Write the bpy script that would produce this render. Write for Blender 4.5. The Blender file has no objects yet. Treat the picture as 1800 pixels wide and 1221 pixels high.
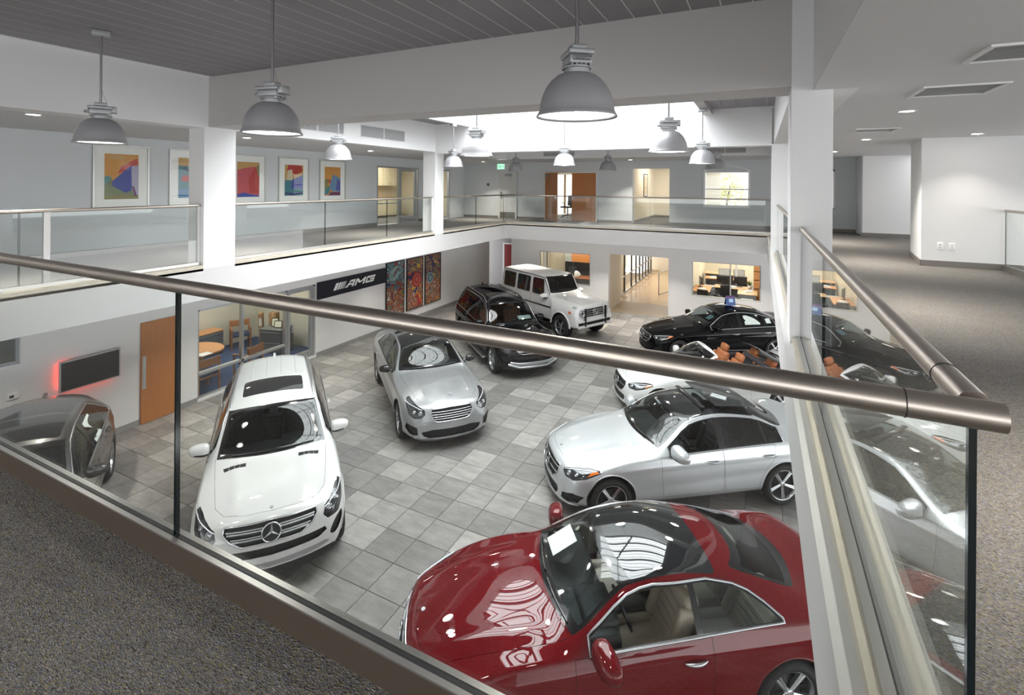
import bpy, bmesh, math, random
import numpy as np
from mathutils import Vector, Matrix
from mathutils.bvhtree import BVHTree
PI = math.pi
random.seed(7)
SC = bpy.context.scene
COL = SC.collection
# ------------------------------------------------------------------ camera, sky, light, exposure
CZ = 5.2                                   # eye height above the showroom floor
cam = bpy.data.cameras.new('camera'); cam_o = bpy.data.objects.new('camera', cam); COL.objects.link(cam_o)
cam.sensor_width = 36; cam.lens = 882.7/1800*36; cam.shift_y = -(610.5-323.7)/1800; cam.clip_start = .05; cam.clip_end = 300
cam_o.matrix_world = Matrix.Translation((0, 0, CZ)) @ Matrix.Rotation(math.radians(26.234), 4, 'Z') @ Matrix.Rotation(PI/2, 4, 'X') @ Matrix.Rotation(math.radians(.4376), 4, 'Z')
SC.camera = cam_o
SKY = 1.1; SKYLIGHT = 3.3; LAMP = 27.0; OFFICE = 2.2; DOWN = 12.0
wd = bpy.data.worlds.new('sky'); SC.world = wd; wd.use_nodes = True
wd.node_tree.nodes['Background'].inputs[0].default_value = (.98, .985, 1.0, 1); wd.node_tree.nodes['Background'].inputs[1].default_value = SKY
SC.view_settings.view_transform = 'Standard'; SC.view_settings.look = 'None'; SC.view_settings.gamma = 1.0
SC.view_settings.use_curve_mapping = False; SC.view_settings.exposure = 1.85
SC.cycles.max_bounces = 10; SC.cycles.diffuse_bounces = 5; SC.cycles.glossy_bounces = 5; SC.cycles.transparent_max_bounces = 24
SC.cycles.caustics_reflective = False; SC.cycles.caustics_refractive = False; SC.cycles.sample_clamp_indirect = 6.0
# ------------------------------------------------------------------ materials
MATS = {}
def newmat(name):
    m = bpy.data.materials.new(name); m.use_nodes = True
    nt = m.node_tree; nt.nodes.clear()
    return m, nt
def N(nt, typ, **kw):
    n = nt.nodes.new(typ)
    for k, v in kw.items():
        if k.startswith('i_'):
            n.inputs[int(k[2:])].default_value = v
        else: setattr(n, k, v)
    return n
def lk(nt, a, b): nt.links.new(a, b)
def outp(nt, sh):
    o = nt.nodes.new('ShaderNodeOutputMaterial'); nt.links.new(sh, o.inputs[0])
def c4(c): return (c[0], c[1], c[2], 1.0)
def lin(h):
    h = h.lstrip('#'); r = []
    for k in (0, 2, 4):
        v = int(h[k:k+2], 16)/255.
        r.append(v/12.92 if v <= .04045 else ((v+.055)/1.055)**2.4)
    return tuple(r)
def pbr(name, col, rough=.5, metal=0., coat=0., spec=.5, emit=None, estr=0., coat_rough=.03, bump=None, vary=None):
    """plain principled material with optional noise colour variation and bump"""
    if name in MATS: return MATS[name]
    if isinstance(col, str): col = lin(col)
    m, nt = newmat(name)
    b = nt.nodes.new('ShaderNodeBsdfPrincipled')
    b.inputs['Base Color'].default_value = c4(col)
    b.inputs['Roughness'].default_value = rough
    b.inputs['Metallic'].default_value = metal
    b.inputs['Coat Weight'].default_value = coat
    b.inputs['Coat Roughness'].default_value = coat_rough
    b.inputs['Specular IOR Level'].default_value = spec
    if emit is not None:
        b.inputs['Emission Color'].default_value = c4(emit); b.inputs['Emission Strength'].default_value = estr
    if vary or bump:
        tc = nt.nodes.new('ShaderNodeTexCoord')
    if vary:
        sc, amt = vary
        no = nt.nodes.new('ShaderNodeTexNoise'); no.inputs['Scale'].default_value = sc; no.inputs['Detail'].default_value = 4
        mr = nt.nodes.new('ShaderNodeMapRange'); mr.inputs['To Min'].default_value = 1-amt; mr.inputs['To Max'].default_value = 1+amt
        mx = nt.nodes.new('ShaderNodeVectorMath'); mx.operation = 'SCALE'; mx.inputs[0].default_value = col
        lk(nt, tc.outputs['Object'], no.inputs['Vector']); lk(nt, no.outputs[0], mr.inputs[0]); lk(nt, mr.outputs[0], mx.inputs['Scale'])
        lk(nt, mx.outputs[0], b.inputs['Base Color'])
    if bump:
        sc, st = bump
        no = nt.nodes.new('ShaderNodeTexNoise'); no.inputs['Scale'].default_value = sc; no.inputs['Detail'].default_value = 3
        bp = nt.nodes.new('ShaderNodeBump'); bp.inputs['Strength'].default_value = st; bp.inputs['Distance'].default_value = .01
        lk(nt, tc.outputs['Object'], no.inputs['Vector']); lk(nt, no.outputs[0], bp.inputs['Height']); lk(nt, bp.outputs[0], b.inputs['Normal'])
    outp(nt, b.outputs[0]); MATS[name] = m
    return m
def glassmat(name, tint=(1, 1, 1), ior=1.5, gain=1.0, rough=0.0):
    """thin pane: clear transmission with fresnel reflection"""
    if name in MATS: return MATS[name]
    m, nt = newmat(name)
    t = nt.nodes.new('ShaderNodeBsdfTransparent'); t.inputs[0].default_value = c4(tint)
    g = nt.nodes.new('ShaderNodeBsdfGlossy'); g.inputs['Roughness'].default_value = rough; g.inputs[0].default_value = (1, 1, 1, 1)
    ge = nt.nodes.new('ShaderNodeNewGeometry'); dt = nt.nodes.new('ShaderNodeVectorMath'); dt.operation = 'DOT_PRODUCT'
    ab = nt.nodes.new('ShaderNodeMath'); ab.operation = 'ABSOLUTE'; su = nt.nodes.new('ShaderNodeMath'); su.operation = 'SUBTRACT'; su.inputs[0].default_value = 1
    pw5 = nt.nodes.new('ShaderNodeMath'); pw5.operation = 'POWER'; pw5.inputs[1].default_value = 5
    f0 = ((ior-1)/(ior+1))**2
    mu = nt.nodes.new('ShaderNodeMath'); mu.operation = 'MULTIPLY_ADD'; mu.inputs[1].default_value = (1-f0)*gain; mu.inputs[2].default_value = f0*gain; mu.use_clamp = True
    mix = nt.nodes.new('ShaderNodeMixShader')
    lk(nt, ge.outputs['Incoming'], dt.inputs[0]); lk(nt, ge.outputs['Normal'], dt.inputs[1]); lk(nt, dt.outputs['Value'], ab.inputs[0]); lk(nt, ab.outputs[0], su.inputs[1]); lk(nt, su.outputs[0], pw5.inputs[0]); lk(nt, pw5.outputs[0], mu.inputs[0])
    lk(nt, mu.outputs[0], mix.inputs[0]); lk(nt, t.outputs[0], mix.inputs[1]); lk(nt, g.outputs[0], mix.inputs[2])
    outp(nt, mix.outputs[0]); MATS[name] = m
    return m
def emis(name, col, s):
    if name in MATS: return MATS[name]
    m, nt = newmat(name)
    e = nt.nodes.new('ShaderNodeEmission'); e.inputs[0].default_value = c4(col); e.inputs[1].default_value = s
    outp(nt, e.outputs[0]); MATS[name] = m
    return m
def paint(name, col, flake=0., metal=0.0, rough=.35):
    """car paint: base + flakes under a clear coat"""
    if name in MATS: return MATS[name]
    if isinstance(col, str): col = lin(col)
    m, nt = newmat(name)
    b = nt.nodes.new('ShaderNodeBsdfPrincipled')
    b.inputs['Base Color'].default_value = c4(col)
    b.inputs['Roughness'].default_value = rough; b.inputs['Metallic'].default_value = metal
    b.inputs['Coat Weight'].default_value = 1.0; b.inputs['Coat Roughness'].default_value = .012; b.inputs['Coat IOR'].default_value = 1.5
    b.inputs['Specular IOR Level'].default_value = 0.0 if metal < .3 else .5
    if flake:
        tc = nt.nodes.new('ShaderNodeTexCoord'); vo = nt.nodes.new('ShaderNodeTexVoronoi'); vo.inputs['Scale'].default_value = 260
        mr = nt.nodes.new('ShaderNodeMapRange'); mr.inputs['To Min'].default_value = 1-flake; mr.inputs['To Max'].default_value = 1+flake
        sp = nt.nodes.new('ShaderNodeSeparateColor')
        vs = nt.nodes.new('ShaderNodeVectorMath'); vs.operation = 'SCALE'; vs.inputs[0].default_value = col
        lk(nt, tc.outputs['Object'], vo.inputs['Vector']); lk(nt, vo.outputs['Color'], sp.inputs[0]); lk(nt, sp.outputs[0], mr.inputs[0])
        lk(nt, mr.outputs[0], vs.inputs['Scale']); lk(nt, vs.outputs[0], b.inputs['Base Color'])
    outp(nt, b.outputs[0]); MATS[name] = m
    return m
# ------------------------------------------------------------------ geometry helpers
class MB:
    """collects simple solids, built as ONE mesh object"""
    def __init__(s): s.v = []; s.f = []; s.sm = []
    def add(s, vs, fs, smooth=False):
        o = len(s.v); s.v += [tuple(v) for v in vs]
        for f in fs: s.f.append([i+o for i in f]); s.sm.append(smooth)
        return s
    def box(s, x0, x1, y0, y1, z0, z1, M=None):
        vs = [(x, y, z) for x in (x0, x1) for y in (y0, y1) for z in (z0, z1)]
        if M is not None: vs = [tuple(M @ Vector(v)) for v in vs]
        return s.add(vs, [(0, 1, 3, 2), (4, 6, 7, 5), (0, 4, 5, 1), (2, 3, 7, 6), (0, 2, 6, 4), (1, 5, 7, 3)])
    def rbox(s, x0, x1, y0, y1, z0, z1, b=.02, M=None):
        """box with chamfered edges"""
        bm = bmesh.new(); bmesh.ops.create_cube(bm, size=1)
        for v in bm.verts: v.co = Vector(((x0+x1)/2+v.co.x*(x1-x0), (y0+y1)/2+v.co.y*(y1-y0), (z0+z1)/2+v.co.z*(z1-z0)))
        bb = min(b, (x1-x0)*.45, (y1-y0)*.45, (z1-z0)*.45)
        bmesh.ops.bevel(bm, geom=bm.edges[:], offset=bb, segments=2, affect='EDGES', profile=.7)
        if M is not None: bmesh.ops.transform(bm, matrix=M, verts=bm.verts)
        bm.verts.index_update()
        s.add([v.co[:] for v in bm.verts], [[v.index for v in f.verts] for f in bm.faces], True); bm.free()
        return s
    def cyl(s, p, q, r, r2=None, n=16, caps=True, smooth=True):
        p, q = Vector(p), Vector(q); r2 = r if r2 is None else r2
        d = (q-p).normalized(); a = d.orthogonal().normalized(); b = d.cross(a)
        vs = []
        for c, rr in ((p, r), (q, r2)):
            vs += [c+(a*math.cos(2*PI*i/n)+b*math.sin(2*PI*i/n))*rr for i in range(n)]
        s.add(vs, [(i, (i+1) % n, n+(i+1) % n, n+i) for i in range(n)], smooth)
        if caps: s.add(vs, [list(range(n))[::-1], list(range(n, 2*n))])
        return s
    def tube(s, pts, r, n=10, closed=False, smooth=True):
        pts = [Vector(p) for p in pts]; m = len(pts); vs = []; prev = None
        for i, p in enumerate(pts):
            if closed: d = pts[(i+1) % m]-pts[i-1]
            else: d = pts[min(i+1, m-1)]-pts[max(i-1, 0)]
            d.normalize()
            if prev is None: a = d.orthogonal().normalized()
            else:
                a = prev-d*prev.dot(d)
                a = a.normalized() if a.length > 1e-6 else d.orthogonal().normalized()
            prev = a; b = d.cross(a)
            rr = r[i] if isinstance(r, (list, tuple)) else r
            vs += [p+(a*math.cos(2*PI*k/n)+b*math.sin(2*PI*k/n))*rr for k in range(n)]
        fs = []
        for i in range(m if closed else m-1):
            j = (i+1) % m
            fs += [(i*n+k, i*n+(k+1) % n, j*n+(k+1) % n, j*n+k) for k in range(n)]
        s.add(vs, fs, smooth)
        if not closed: s.add(vs, [list(range(n))[::-1], list(range((m-1)*n, m*n))])
        return s
    def lathe(s, prof, n=32, M=None, smooth=True, arc=2*PI):
        """profile (r,z) spun about z"""
        full = abs(arc-2*PI) < 1e-6; m = n if full else n+1; vs = []
        for i in range(m):
            a = arc*i/n
            vs += [Vector((r*math.cos(a), r*math.sin(a), z)) for r, z in prof]
        if M is not None: vs = [M @ v for v in vs]
        k = len(prof); fs = []
        for i in range(n):
            j = (i+1) % m
            fs += [(i*k+t, j*k+t, j*k+t+1, i*k+t+1) for t in range(k-1)]
        return s.add(vs, fs, smooth)
    def prism(s, poly, d, M=None, smooth=False):
        """2D polygon (x,y) extruded 0..d in z, transformed by M"""
        n = len(poly)
        vs = [Vector((x, y, 0)) for x, y in poly]+[Vector((x, y, d)) for x, y in poly]
        if M is not None: vs = [M @ v for v in vs]
        return s.add(vs, [list(range(n))[::-1], list(range(n, 2*n))]+[(i, (i+1) % n, n+(i+1) % n, n+i) for i in range(n)], smooth)
    def quad(s, *p): return s.add(p, [tuple(range(len(p)))])
    def build(s, name, mat=None, parent=None, loc=None, mesh_only=False):
        me = bpy.data.meshes.new(name); me.from_pydata(s.v, [], s.f)
        me.polygons.foreach_set('use_smooth', s.sm)
        if any(s.sm) and not all(s.sm): pass
        if mat is not None:
            for x in (mat if isinstance(mat, (list, tuple)) else [mat]): me.materials.append(x)
        me.validate(); me.update()
        if mesh_only: return me
        return link(name, me, parent, loc)
def link(name, me, parent=None, loc=None):
    o = bpy.data.objects.new(name, me); COL.objects.link(o)
    if parent is not None: o.parent = parent
    if loc is not None: o.location = loc
    return o
def empty(name, loc=(0, 0, 0), rz=0., label=None, cat=None, group=None):
    o = bpy.data.objects.new(name, None); COL.objects.link(o)
    o.location = loc; o.rotation_euler = (0, 0, rz); o.empty_display_size = .1
    return tag(o, label, cat, group)
def tag(o, label=None, cat=None, group=None, kind=None):
    if label: o['label'] = label
    if cat: o['category'] = cat
    if group: o['group'] = group
    if kind: o['kind'] = kind
    return o
def struct(name, mb, mat, parent=None):
    o = mb.build(name, mat, parent)
    if parent is None: o['kind'] = 'structure'
    return o
def copy_tree(o, parent=None, name=None):
    c = o.copy(); COL.objects.link(c)
    if parent is not None: c.parent = parent
    for ch in list(o.children): copy_tree(ch, c)
    return c
def boxo(name, mat, x0, x1, y0, y1, z0, z1, parent=None):
    return MB().box(x0, x1, y0, y1, z0, z1).build(name, mat, parent)
def autosmooth(me, ang=40):
    """sharp edges by angle"""
    bm = bmesh.new(); bm.from_mesh(me)
    for e in bm.edges:
        e.smooth = not (len(e.link_faces) == 2 and e.calc_face_angle(0) > math.radians(ang))
    for f in bm.faces: f.smooth = True
    bm.to_mesh(me); bm.free()
# ------------------------------------------------------------------ car builder
def pch(keys, x):
    xs = np.array([k[0] for k in keys], float); ys = np.array([k[1] for k in keys], float)
    x = np.asarray(x, float); h = np.diff(xs); d = np.diff(ys)/h; n = len(xs); m = np.zeros(n)
    for i in range(1, n-1):
        if d[i-1]*d[i] > 0:
            w1 = 2*h[i]+h[i-1]; w2 = h[i]+2*h[i-1]; m[i] = (w1+w2)/(w1/d[i-1]+w2/d[i])
    m[0] = d[0]; m[-1] = d[-1]
    i = np.clip(np.searchsorted(xs, x)-1, 0, n-2); t = np.clip((x-xs[i])/h[i], 0, 1)
    return (2*t**3-3*t**2+1)*ys[i]+(t**3-2*t**2+t)*h[i]*m[i]+(-2*t**3+3*t**2)*ys[i+1]+(t**3-t**2)*h[i]*m[i+1]
def inpoly(p, poly):
    x, y = p; c = False; n = len(poly); j = n-1
    for i in range(n):
        xi, yi = poly[i]; xj, yj = poly[j]
        if (yi > y) != (yj > y) and x < (xj-xi)*(y-yi)/(yj-yi)+xi: c = not c
        j = i
    return c
def inset(poly, d):
    """offset a polygon inwards by d"""
    n = len(poly); A = sum(poly[i][0]*poly[(i+1) % n][1]-poly[(i+1) % n][0]*poly[i][1] for i in range(n))
    sg = 1 if A > 0 else -1; out = []
    for i in range(n):
        p0, p1, p2 = Vector(poly[i-1]), Vector(poly[i]), Vector(poly[(i+1) % n])
        e1 = (p1-p0); e2 = (p2-p1)
        if e1.length < 1e-6 or e2.length < 1e-6: out.append(tuple(p1)); continue
        e1.normalize(); e2.normalize()
        n1 = Vector((-e1.y, e1.x))*sg; n2 = Vector((-e2.y, e2.x))*sg
        b = n1+n2
        if b.length < .2: b = n1.copy()
        b.normalize(); k = d/max(.45, b.dot(n1))
        out.append(tuple(p1+b*k))
    return out
def resample(pts, step, closed=True):
    out = []; n = len(pts)
    for i in range(n if closed else n-1):
        p, q = Vector(pts[i]), Vector(pts[(i+1) % n]); k = max(1, int(round((q-p).length/step)))
        out += [tuple(p.lerp(q, t/k)) for t in range(k)]
    if not closed: out.append(tuple(pts[-1]))
    return out
def rounded(poly, r=.03, k=3):
    """round the corners of a polygon"""
    n = len(poly); out = []
    for i in range(n):
        p0, p1, p2 = Vector(poly[i-1]), Vector(poly[i]), Vector(poly[(i+1) % n])
        a = min(r, (p0-p1).length*.45); b = min(r, (p2-p1).length*.45)
        s = p1+(p0-p1).normalized()*a; e = p1+(p2-p1).normalized()*b
        for t in range(k+1):
            u = t/k; out.append(tuple(s*(1-u)**2+p1*2*u*(1-u)+e*u**2))
    return out
VIEWS = {'side': (Vector((1, 0, 0)), Vector((0, 0, 1))), 'front': (Vector((0, 1, 0)), Vector((0, 0, 1))), 'plan': (Vector((1, 0, 0)), Vector((0, 1, 0)))}
def oblique(deg):
    a = math.radians(deg)   # looking from the front, turned towards the flank
    return (Vector((math.sin(a), math.cos(a), 0)), Vector((0, 0, 1)))
class Skin:
    """half (left) outer skin of a car, in (s,y,z): s from the nose backwards"""
    def __init__(k, c):
        k.c = c; L, W = c['L'], c['W']/2; k.L, k.W = L, W
        T = c['T']; k.T = T
        s1 = [0, .012, .025, .04, .055, .075, .1, .125, .15, .18, .215]
        s2 = list(np.arange(.255, L-.3, .042)); s3 = [L-.26, L-.215, L-.17, L-.13, L-.1, L-.07, L-.045, L-.025, L-.01, L]
        S = np.array(s1+s2+s3); k.S = S
        f = {n: pch(T[n], S) for n in T}
        zu, zl, wl, zm, wm, zb, wb, zr, wr, zt = [f[n] for n in ('zu', 'zl', 'wl', 'zm', 'wm', 'zb', 'wb', 'zr', 'wr', 'zt')]
        Z = np.zeros_like(S); wi = np.maximum(wl-.13, .3)
        pts = [(Z, zu), (wi, zu), (wl, zl), (wm, zm), (wb, zb), (wr, zr)]
        cnt = [3, 4, 9, 8, 11]; R = []
        bul = c.get('bulge', .014)
        for q in range(5):
            (ya, za), (yb, zb_) = pts[q], pts[q+1]
            for i in range(cnt[q]):
                t = i/cnt[q]; y = ya+(yb-ya)*t; z = za+(zb_-za)*t
                if q == 4: y = y+bul*math.sin(PI*t)*np.clip((zr-zb)/.3, 0, 1)
                if q in (2, 3): y = y+.010*math.sin(PI*t)
                R.append((y, z))
        ex = c.get('crown_exp', 2.3); nt = 15
        for i in range(nt+1):
            t = i/nt; y = wr*(1-t); z = zt-(zt-zr)*np.abs(1-t)**ex
            R.append((y, z))
        P = np.zeros((len(S), len(R), 3))
        for j, (y, z) in enumerate(R): P[:, j, 0] = S; P[:, j, 1] = y; P[:, j, 2] = z
        for it in range(c.get('smooth', 2)):
            Q = P.copy(); Q[:, 1:-1, 1:] = .25*P[:, :-2, 1:]+.5*P[:, 1:-1, 1:]+.25*P[:, 2:, 1:]
            Q[:, -1, 2] = .5*P[:, -1, 2]+.5*P[:, -2, 2]; P = Q
        for it in range(c.get('smooth_s', 1)):
            Q = P.copy(); Q[1:-1, :, 1:] = .25*P[:-2, :, 1:]+.5*P[1:-1, :, 1:]+.25*P[2:, :, 1:]; P = Q
        if 'domes' in c:
            y0, wd_, am = c['domes']; sa, sb = c['gt'][0]+.12, c['cowl'][0]
            win = np.clip((P[:, :, 0]-sa)/.25, 0, 1)*np.clip((sb-P[:, :, 0])/.2, 0, 1); yy = y0+.10*(P[:, :, 0]-sa)/(sb-sa)
            P[:, :, 2] += am*win*np.exp(-((P[:, :, 1]-yy)/wd_)**2)*(P[:, :, 2] > zb[:, None]-.05)
        for (sa, za, sb, z2, am, wd_) in c.get('creases', []):
            win = np.clip((P[:, :, 0]-sa)/.35, 0, 1)*np.clip((sb-P[:, :, 0])/.35, 0, 1); zz = za+(z2-za)*(P[:, :, 0]-sa)/(sb-sa)
            P[:, :, 1] += am*win*np.exp(-((P[:, :, 2]-zz)/wd_)**2)*(P[:, :, 1] > .8*W)*(P[:, :, 2] < zb[:, None]-.02)
        # caps
        rows = [P[0]*np.array([1, q, 1]) for q in (0, .3, .6, .85)]+[P[i] for i in range(len(S))]+[P[-1]*np.array([1, q, 1]) for q in (.85, .6, .3, 0)]
        P = np.array(rows)
        bf, br = c.get('bend_f', .3), c.get('bend_r', .22)
        y = np.clip(P[:, :, 1]/W, 0, 1); s = P[:, :, 0].copy()
        P[:, :, 0] = s+bf*y**c.get('bend_fe', 2.3)*np.clip(1-s/c.get('bend_fl', 1.0), 0, 1)**1.2-br*y**2.3*np.clip(1-(L-s)/.8, 0, 1)**1.2
        k.P = P
        bm = bmesh.new(); k.bm = bm
        n, m = P.shape[:2]
        vs = [[bm.verts.new(P[i, j]) for j in range(m)] for i in range(n)]
        for i in range(n-1):
            for j in range(m-1):
                try: bm.faces.new((vs[i][j], vs[i][j+1], vs[i+1][j+1], vs[i+1][j]))
                except ValueError: pass
        bmesh.ops.remove_doubles(bm, verts=bm.verts, dist=1e-5)
        bmesh.ops.dissolve_degenerate(bm, dist=1e-5, edges=bm.edges)
        bm.normal_update()
        tot = sum(f.normal.y*f.calc_area() for f in bm.faces if abs(f.normal.y) > .7)
        if tot < 0: bmesh.ops.reverse_faces(bm, faces=bm.faces)
        bm.normal_update()
        k.zone = bm.faces.layers.int.new('zone'); k.names = {0: 'body'}; k.ids = {'body': 0}
        k.tree = BVHTree.FromBMesh(bm)
    def cur(k, n, s): return float(pch(k.T[n], s))
    def zid(k, n):
        if n not in k.ids: i = len(k.ids); k.ids[n] = i; k.names[i] = n
        return k.ids[n]
    def cut(k, view, poly, zone, filt=None, only=None):
        bm = k.bm; U, V = VIEWS[view] if isinstance(view, str) else view
        xs = [p[0] for p in poly]; ys = [p[1] for p in poly]; x0, x1, y0, y1 = min(xs)-.01, max(xs)+.01, min(ys)-.01, max(ys)+.01
        zl = k.zone; zo = None if only is None else {k.zid(o) for o in only}
        cand = set()
        for f in bm.faces:
            if filt and not filt(f): continue
            if zo is not None and f[zl] not in zo: continue
            us = [v.co.dot(U) for v in f.verts]
            if max(us) < x0 or min(us) > x1: continue
            vs = [v.co.dot(V) for v in f.verts]
            if max(vs) < y0 or min(vs) > y1: continue
            cand.add(f)
        n = len(poly)
        for i in range(n):
            p, q = poly[i], poly[(i+1) % n]
            dx, dy = q[0]-p[0], q[1]-p[1]
            if abs(dx)+abs(dy) < 1e-5: continue
            a0, a1, b0, b1 = min(p[0], q[0])-.002, max(p[0], q[0])+.002, min(p[1], q[1])-.002, max(p[1], q[1])+.002
            sel = []
            for f in cand:
                us = [v.co.dot(U) for v in f.verts]
                if max(us) < a0 or min(us) > a1: continue
                vs = [v.co.dot(V) for v in f.verts]
                if max(vs) < b0 or min(vs) > b1: continue
                sel.append(f)
            if not sel: continue
            ed = {e for f in sel for e in f.edges}; ve = {v for f in sel for v in f.verts}
            r = bmesh.ops.bisect_plane(bm, geom=sel+list(ed)+list(ve), dist=1e-5, plane_co=U*p[0]+V*p[1], plane_no=(U*dy-V*dx).normalized())
            for g in r['geom']:
                if isinstance(g, bmesh.types.BMFace): cand.add(g)
            cand = {f for f in cand if f.is_valid}
        zi = k.zid(zone); hit = 0
        for f in cand:
            cc = f.calc_center_median()
            if inpoly((cc.dot(U), cc.dot(V)), poly): f[zl] = zi; hit += 1
        return hit
    def psd(k, s, z):
        r = k.tree.ray_cast(Vector((s, 3, z)), Vector((0, -1, 0)))
        return r[0], r[1]
    def pfr(k, y, z):
        r = k.tree.ray_cast(Vector((-2, max(y, 1e-3), z)), Vector((1, 0, 0)))
        return r[0], r[1]
    def ppl(k, s, y):
        r = k.tree.ray_cast(Vector((s, max(y, 1e-3), 4)), Vector((0, 0, -1)))
        return r[0], r[1]
def star_mb(mb, M, r, t=.012, ring=True):
    """three-pointed star in a ring, in the local xy plane of M (y up)"""
    for a in (90, 210, 330):
        d = Vector((math.cos(math.radians(a)), math.sin(math.radians(a)), 0)); n = Vector((-d.y, d.x, 0))
        w = r*.17
        vs = [Vector((0, 0, t)), d*r*.97, -d*r*.02+n*w, -d*r*.02-n*w, Vector((0, 0, 0))]
        vs = [M @ v for v in vs]
        mb.add(vs, [(0, 2, 1), (0, 1, 3), (4, 1, 2), (4, 3, 1)])
    if ring:
        mb.tube([M @ Vector((r*math.cos(2*PI*i/28), r*math.sin(2*PI*i/28), 0)) for i in range(28)], r*.085, 8, closed=True)
    return mb
RIMS = {}
def wheel_meshes(R, w, nsp, style):
    """tire, rim, spokes, disc meshes around the y axis (outer face at +y)"""
    key = (round(R, 3), w, nsp, style)
    if key in RIMS: return RIMS[key]
    rr = R*.735 if style != 'g' else R*.66
    M = Matrix.Rotation(-PI/2, 4, 'X')        # z axis -> +y
    h = w/2
    tire = MB().lathe([(rr*.97, h*.86), (rr*1.01, h*.98), (rr+(R-rr)*.45, h*1.06), (R-.03, h*.96), (R-.008, h*.78), (R, h*.5), (R, -h*.5), (R-.02, -h*.9), (rr, -h*.9)], 40, M)
    for i in range(3):   # tread grooves
        z = h*(-.3+.3*i); tire.lathe([(R+.0015, z-.006), (R-.006, z-.003), (R-.006, z+.003), (R+.0015, z+.006)], 40, M)
    tm = tire.build('tire', pbr('tire_rubber', (.012, .012, .013), .75), mesh_only=True)
    rim = MB().lathe([(rr*.86, -h*.7), (rr*.9, h*.3), (rr*.93, h*.62), (rr*.985, h*.78), (rr, h*.9), (rr*.965, h*.92), (rr*.94, h*.8)], 40, M)
    dark = MB().lathe([(0.001, h*.1), (rr*.9, h*.05)], 32, M)
    dark.lathe([(0.001, h*.12), (rr*.62, h*.12), (rr*.62, h*.22), (rr*.3, h*.24), (rr*.28, h*.3), (.001, h*.3)], 32, M)
    sp = MB()
    for i in range(nsp):
        a = 2*PI*i/nsp+PI/2
        if style in ('twin', 'twin_dark'): offs = ((-.13, .5), (.13, .5))
        elif style == 'star': offs = ((-.075, .52), (.075, .52))
        elif style == 'multi': offs = ((0, .55),)
        else: offs = ((0, 1.0),)
        for off, wf in offs:
            d = Vector((math.cos(a+off), math.sin(a+off), 0)); d0 = Vector((math.cos(a+off*.5), math.sin(a+off*.5), 0)); nn = Vector((-d.y, d.x, 0))
            w0, w1 = rr*.125*wf, rr*.085*wf*(1.25 if style == 'star' else 1)
            z0, z1 = h*.62, h*.80
            vs = [d0*rr*.12-nn*w0*1.3+Vector((0, 0, z0)), d0*rr*.12+nn*w0*1.3+Vector((0, 0, z0)), d*rr*.95+nn*w1+Vector((0, 0, z1)), d*rr*.95-nn*w1+Vector((0, 0, z1))]
            mid = [d0*rr*.12+Vector((0, 0, z0+.012)), d*rr*.95+Vector((0, 0, z1+.008))]
            lo = [v-Vector((0, 0, .03)) for v in vs]
            vv = [M @ v for v in vs+mid+lo]
            sp.add(vv, [(0, 4, 5, 3), (4, 1, 2, 5), (0, 3, 9, 6), (1, 7, 8, 2)])
    sp.lathe([(rr*.2, h*.5), (rr*.2, h*.68), (rr*.12, h*.74), (.001, h*.75)], 20, M)
    met = pbr('rim_silver', (.62, .63, .65), .22, .95)
    blk = pbr('rim_dark', (.06, .06, .065), .28, .8)
    smat = blk if style in ('twin_dark',) else met
    r = (tm, rim.build('rim', met, mesh_only=True), dark.build('brake_disc', pbr('brake_dark', (.035, .035, .037), .5, .4), mesh_only=True),
         sp.build('spokes', pbr('spoke_machined', (.5, .5, .52), .25, .95) if style == 'g' else smat, mesh_only=True))
    RIMS[key] = r
    return r
def seat_mesh(mat_name, mat, key={}):
    """front seat: cushion, backrest, bolsters and headrest, facing +x, origin at floor"""
    if mat_name in key: return key[mat_name]
    m = MB()
    m.rbox(-.26, .27, -.25, .25, .05, .24, .07)
    m.rbox(-.20, .28, -.28, -.20, .12, .29, .04); m.rbox(-.20, .28, .20, .28, .12, .29, .04)
    B = Matrix.Translation((-.22, 0, .22)) @ Matrix.Rotation(math.radians(-20), 4, 'Y')
    m.rbox(-.07, .06, -.24, .24, -.05, .60, .06, B)
    m.rbox(-.05, .11, -.285, -.20, .05, .50, .04, B); m.rbox(-.05, .11, .20, .285, .05, .50, .04, B)
    for i in range(4): m.rbox(.055, .072, -.17, .17, .10+i*.09, .175+i*.09, .008, B)
    me = m.build('seat', mat, mesh_only=True)
    h = MB().rbox(-.05, .06, -.135, .135, .60, .77, .055, B).cyl(B @ Vector((0, -.05, .55)), B @ Vector((0, -.05, .68)), .008).cyl(B @ Vector((0, .05, .55)), B @ Vector((0, .05, .68)), .008)
    hm = h.build('headrest', mat, mesh_only=True)
    key[mat_name] = (me, hm)
    return key[mat_name]
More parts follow.
